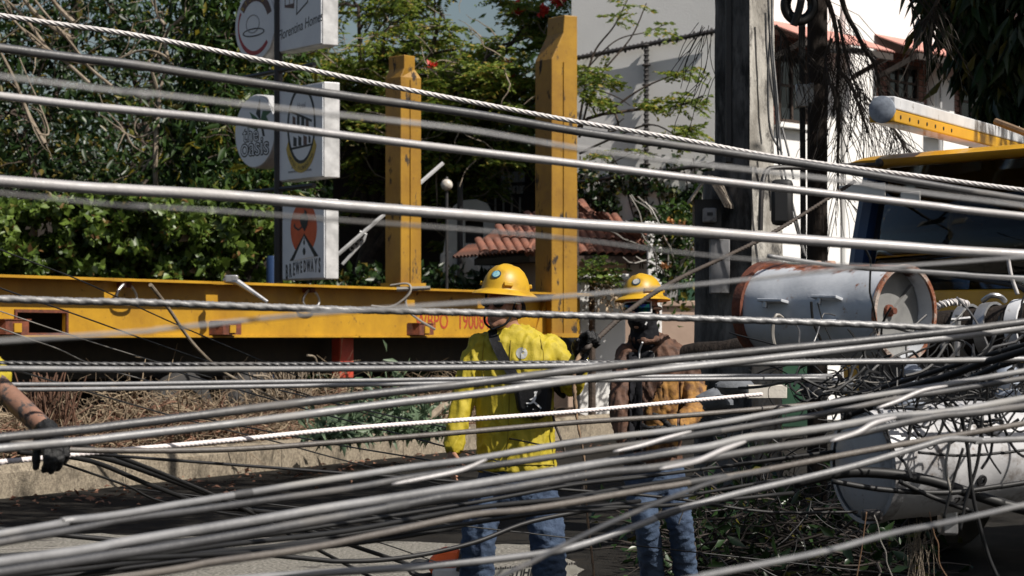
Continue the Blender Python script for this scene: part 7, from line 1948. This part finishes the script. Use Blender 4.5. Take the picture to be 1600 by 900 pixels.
# hanging leads and tangle on the right
random.seed(21)
G5 = 'leads hanging over the big tank'
for i, (pts, m, w, lab) in enumerate((
    ([(1500, 640), (1512, 700), (1518, 760), (1528, 810), (1545, 870), (1560, 905)], 'cable_black', 7, 'thick lead hanging straight over the big tank'),
    ([(1535, 650), (1528, 720), (1510, 780), (1500, 830)], 'cable_black', 6, 'lead crossing the straight one on the big tank'),
    ([(1505, 700), (1490, 750), (1475, 810)], 'cable_black', 5, 'leftmost black lead on the tank side'),
    ([(1354, 800), (1350, 830), (1346, 860), (1338, 905)], 'wire_rust', 2, 'rusty wire hanging left below the big tank'),
    ([(1452, 800), (1460, 835), (1466, 850), (1468, 880), (1482, 905)], 'wire_rust', 2, 'rusty wire hanging in the middle below the big tank'),
    ([(1366, 805), (1372, 822), (1376, 845), (1384, 862), (1386, 880), (1396, 905)], 'wire_pale', 1.9, 'pale twisted wire under the tank valve'),
    ([(1484, 690), (1478, 730), (1486, 770)], 'wire_pale', 5, 'shiny twisted lead on the big tank face'),
    ([(1574, 395), (1580, 430), (1590, 460)], 'steel_strand', 7, 'short silver strand dangling before the windscreen'))):
    d = 7.6 if pts[0][1] > 500 else 9.5
    cable('hanging_lead', lab, 'wire', [(x_, y_) for x_, y_ in pts], d, d, w, m, (False, False), n=24, sides=7, group=G5) if abs(pts[-1][0] - pts[0][0]) > 0.5 else None
mb = MB()
def curl(c, r, n=10):
    ax = Vector((random.gauss(0, 1), random.gauss(0, 1), random.gauss(0, 1))).normalized(); u = ax.orthogonal().normalized(); v = ax.cross(u)
    a0 = random.random() * 6; sp_ = random.uniform(2, 6)
    return [c + (u * math.cos(a0 + sp_ * i / n) + v * math.sin(a0 + sp_ * i / n)) * r * random.uniform(0.85, 1.1) + ax * r * 0.3 * i / n for i in range(n + 1)]
tangle = {'cable_black': MB(), 'wire_pale': MB(), 'cable': MB()}
for i in range(170):
    px = random.uniform(1240, 1620); py = 612 - (px - 1300) * 0.03 + random.gauss(0, 26)
    if px < 1330: py = random.gauss(606, 16)
    c = P(px, py, random.uniform(7.8, 9.4)); m = random.choices(('cable_black', 'wire_pale', 'cable'), (9, 0.7, 1))[0]
    q = smooth_path(wander(c, (random.gauss(1, 0.8), random.gauss(0, 0.5), random.gauss(0, 0.5)), random.uniform(0.15, 0.5), 6, 0.35), 14) if i % 3 else curl(c, random.uniform(0.02, 0.06))
    tangle[m].tube(q, random.uniform(0.002, 0.006), 5)
for i in range(16):
    xa = random.uniform(1370, 1560); xb = xa + random.uniform(25, 110); ya, yb = random.uniform(625, 665), random.uniform(620, 655); dd = random.uniform(7.7, 8.2); sg = random.uniform(20, 75)
    tangle['cable_black'].tube(smooth_path([P(xa, ya, dd), P(xa + (xb - xa) * 0.3, (ya + yb) / 2 + sg * 0.8, dd), P(xa + (xb - xa) * 0.65, (ya + yb) / 2 + sg, dd + 0.05), P(xb, yb, dd + 0.1)], 18), random.uniform(0.002, 0.0055), 6)
for i in range(60):
    c = P(random.uniform(1090, 1300), random.uniform(560, 900), random.uniform(9.5, 12.5)); m = 'cable_black'
    tangle[m].tube(smooth_path(wander(c, (random.gauss(0.6, 0.8), random.gauss(0, 0.5), random.gauss(-0.4, 0.5)), random.uniform(0.1, 0.5), 6, 0.3), 14), random.uniform(0.0015, 0.004), 5)
for m, lab in (('cable_black', 'snarl of thin black wires around the tanks at right'), ('wire_pale', 'pale bare wire ends scattered through the black snarl'), ('cable', 'grey loose wire ends mixed into the snarl at right')):
    tag(tangle[m].build('wire_tangle', M[m], kind='stuff'), lab, 'wires')
# thin ends and grass stalks hanging below the tank
mb = MB()
for i in range(30):
    mb.tube(wander(P(random.gauss(1436, 15), random.uniform(805, 850), 8.6), (random.gauss(0, 0.15), 0, -1), random.uniform(0.1, 0.25), 5, 0.1), 0.0014, 3)
tag(mb.build('dry_grass', M['bark_pale'], kind='stuff'), 'tuft of dry grass stalks hanging below the big tank', 'grass')
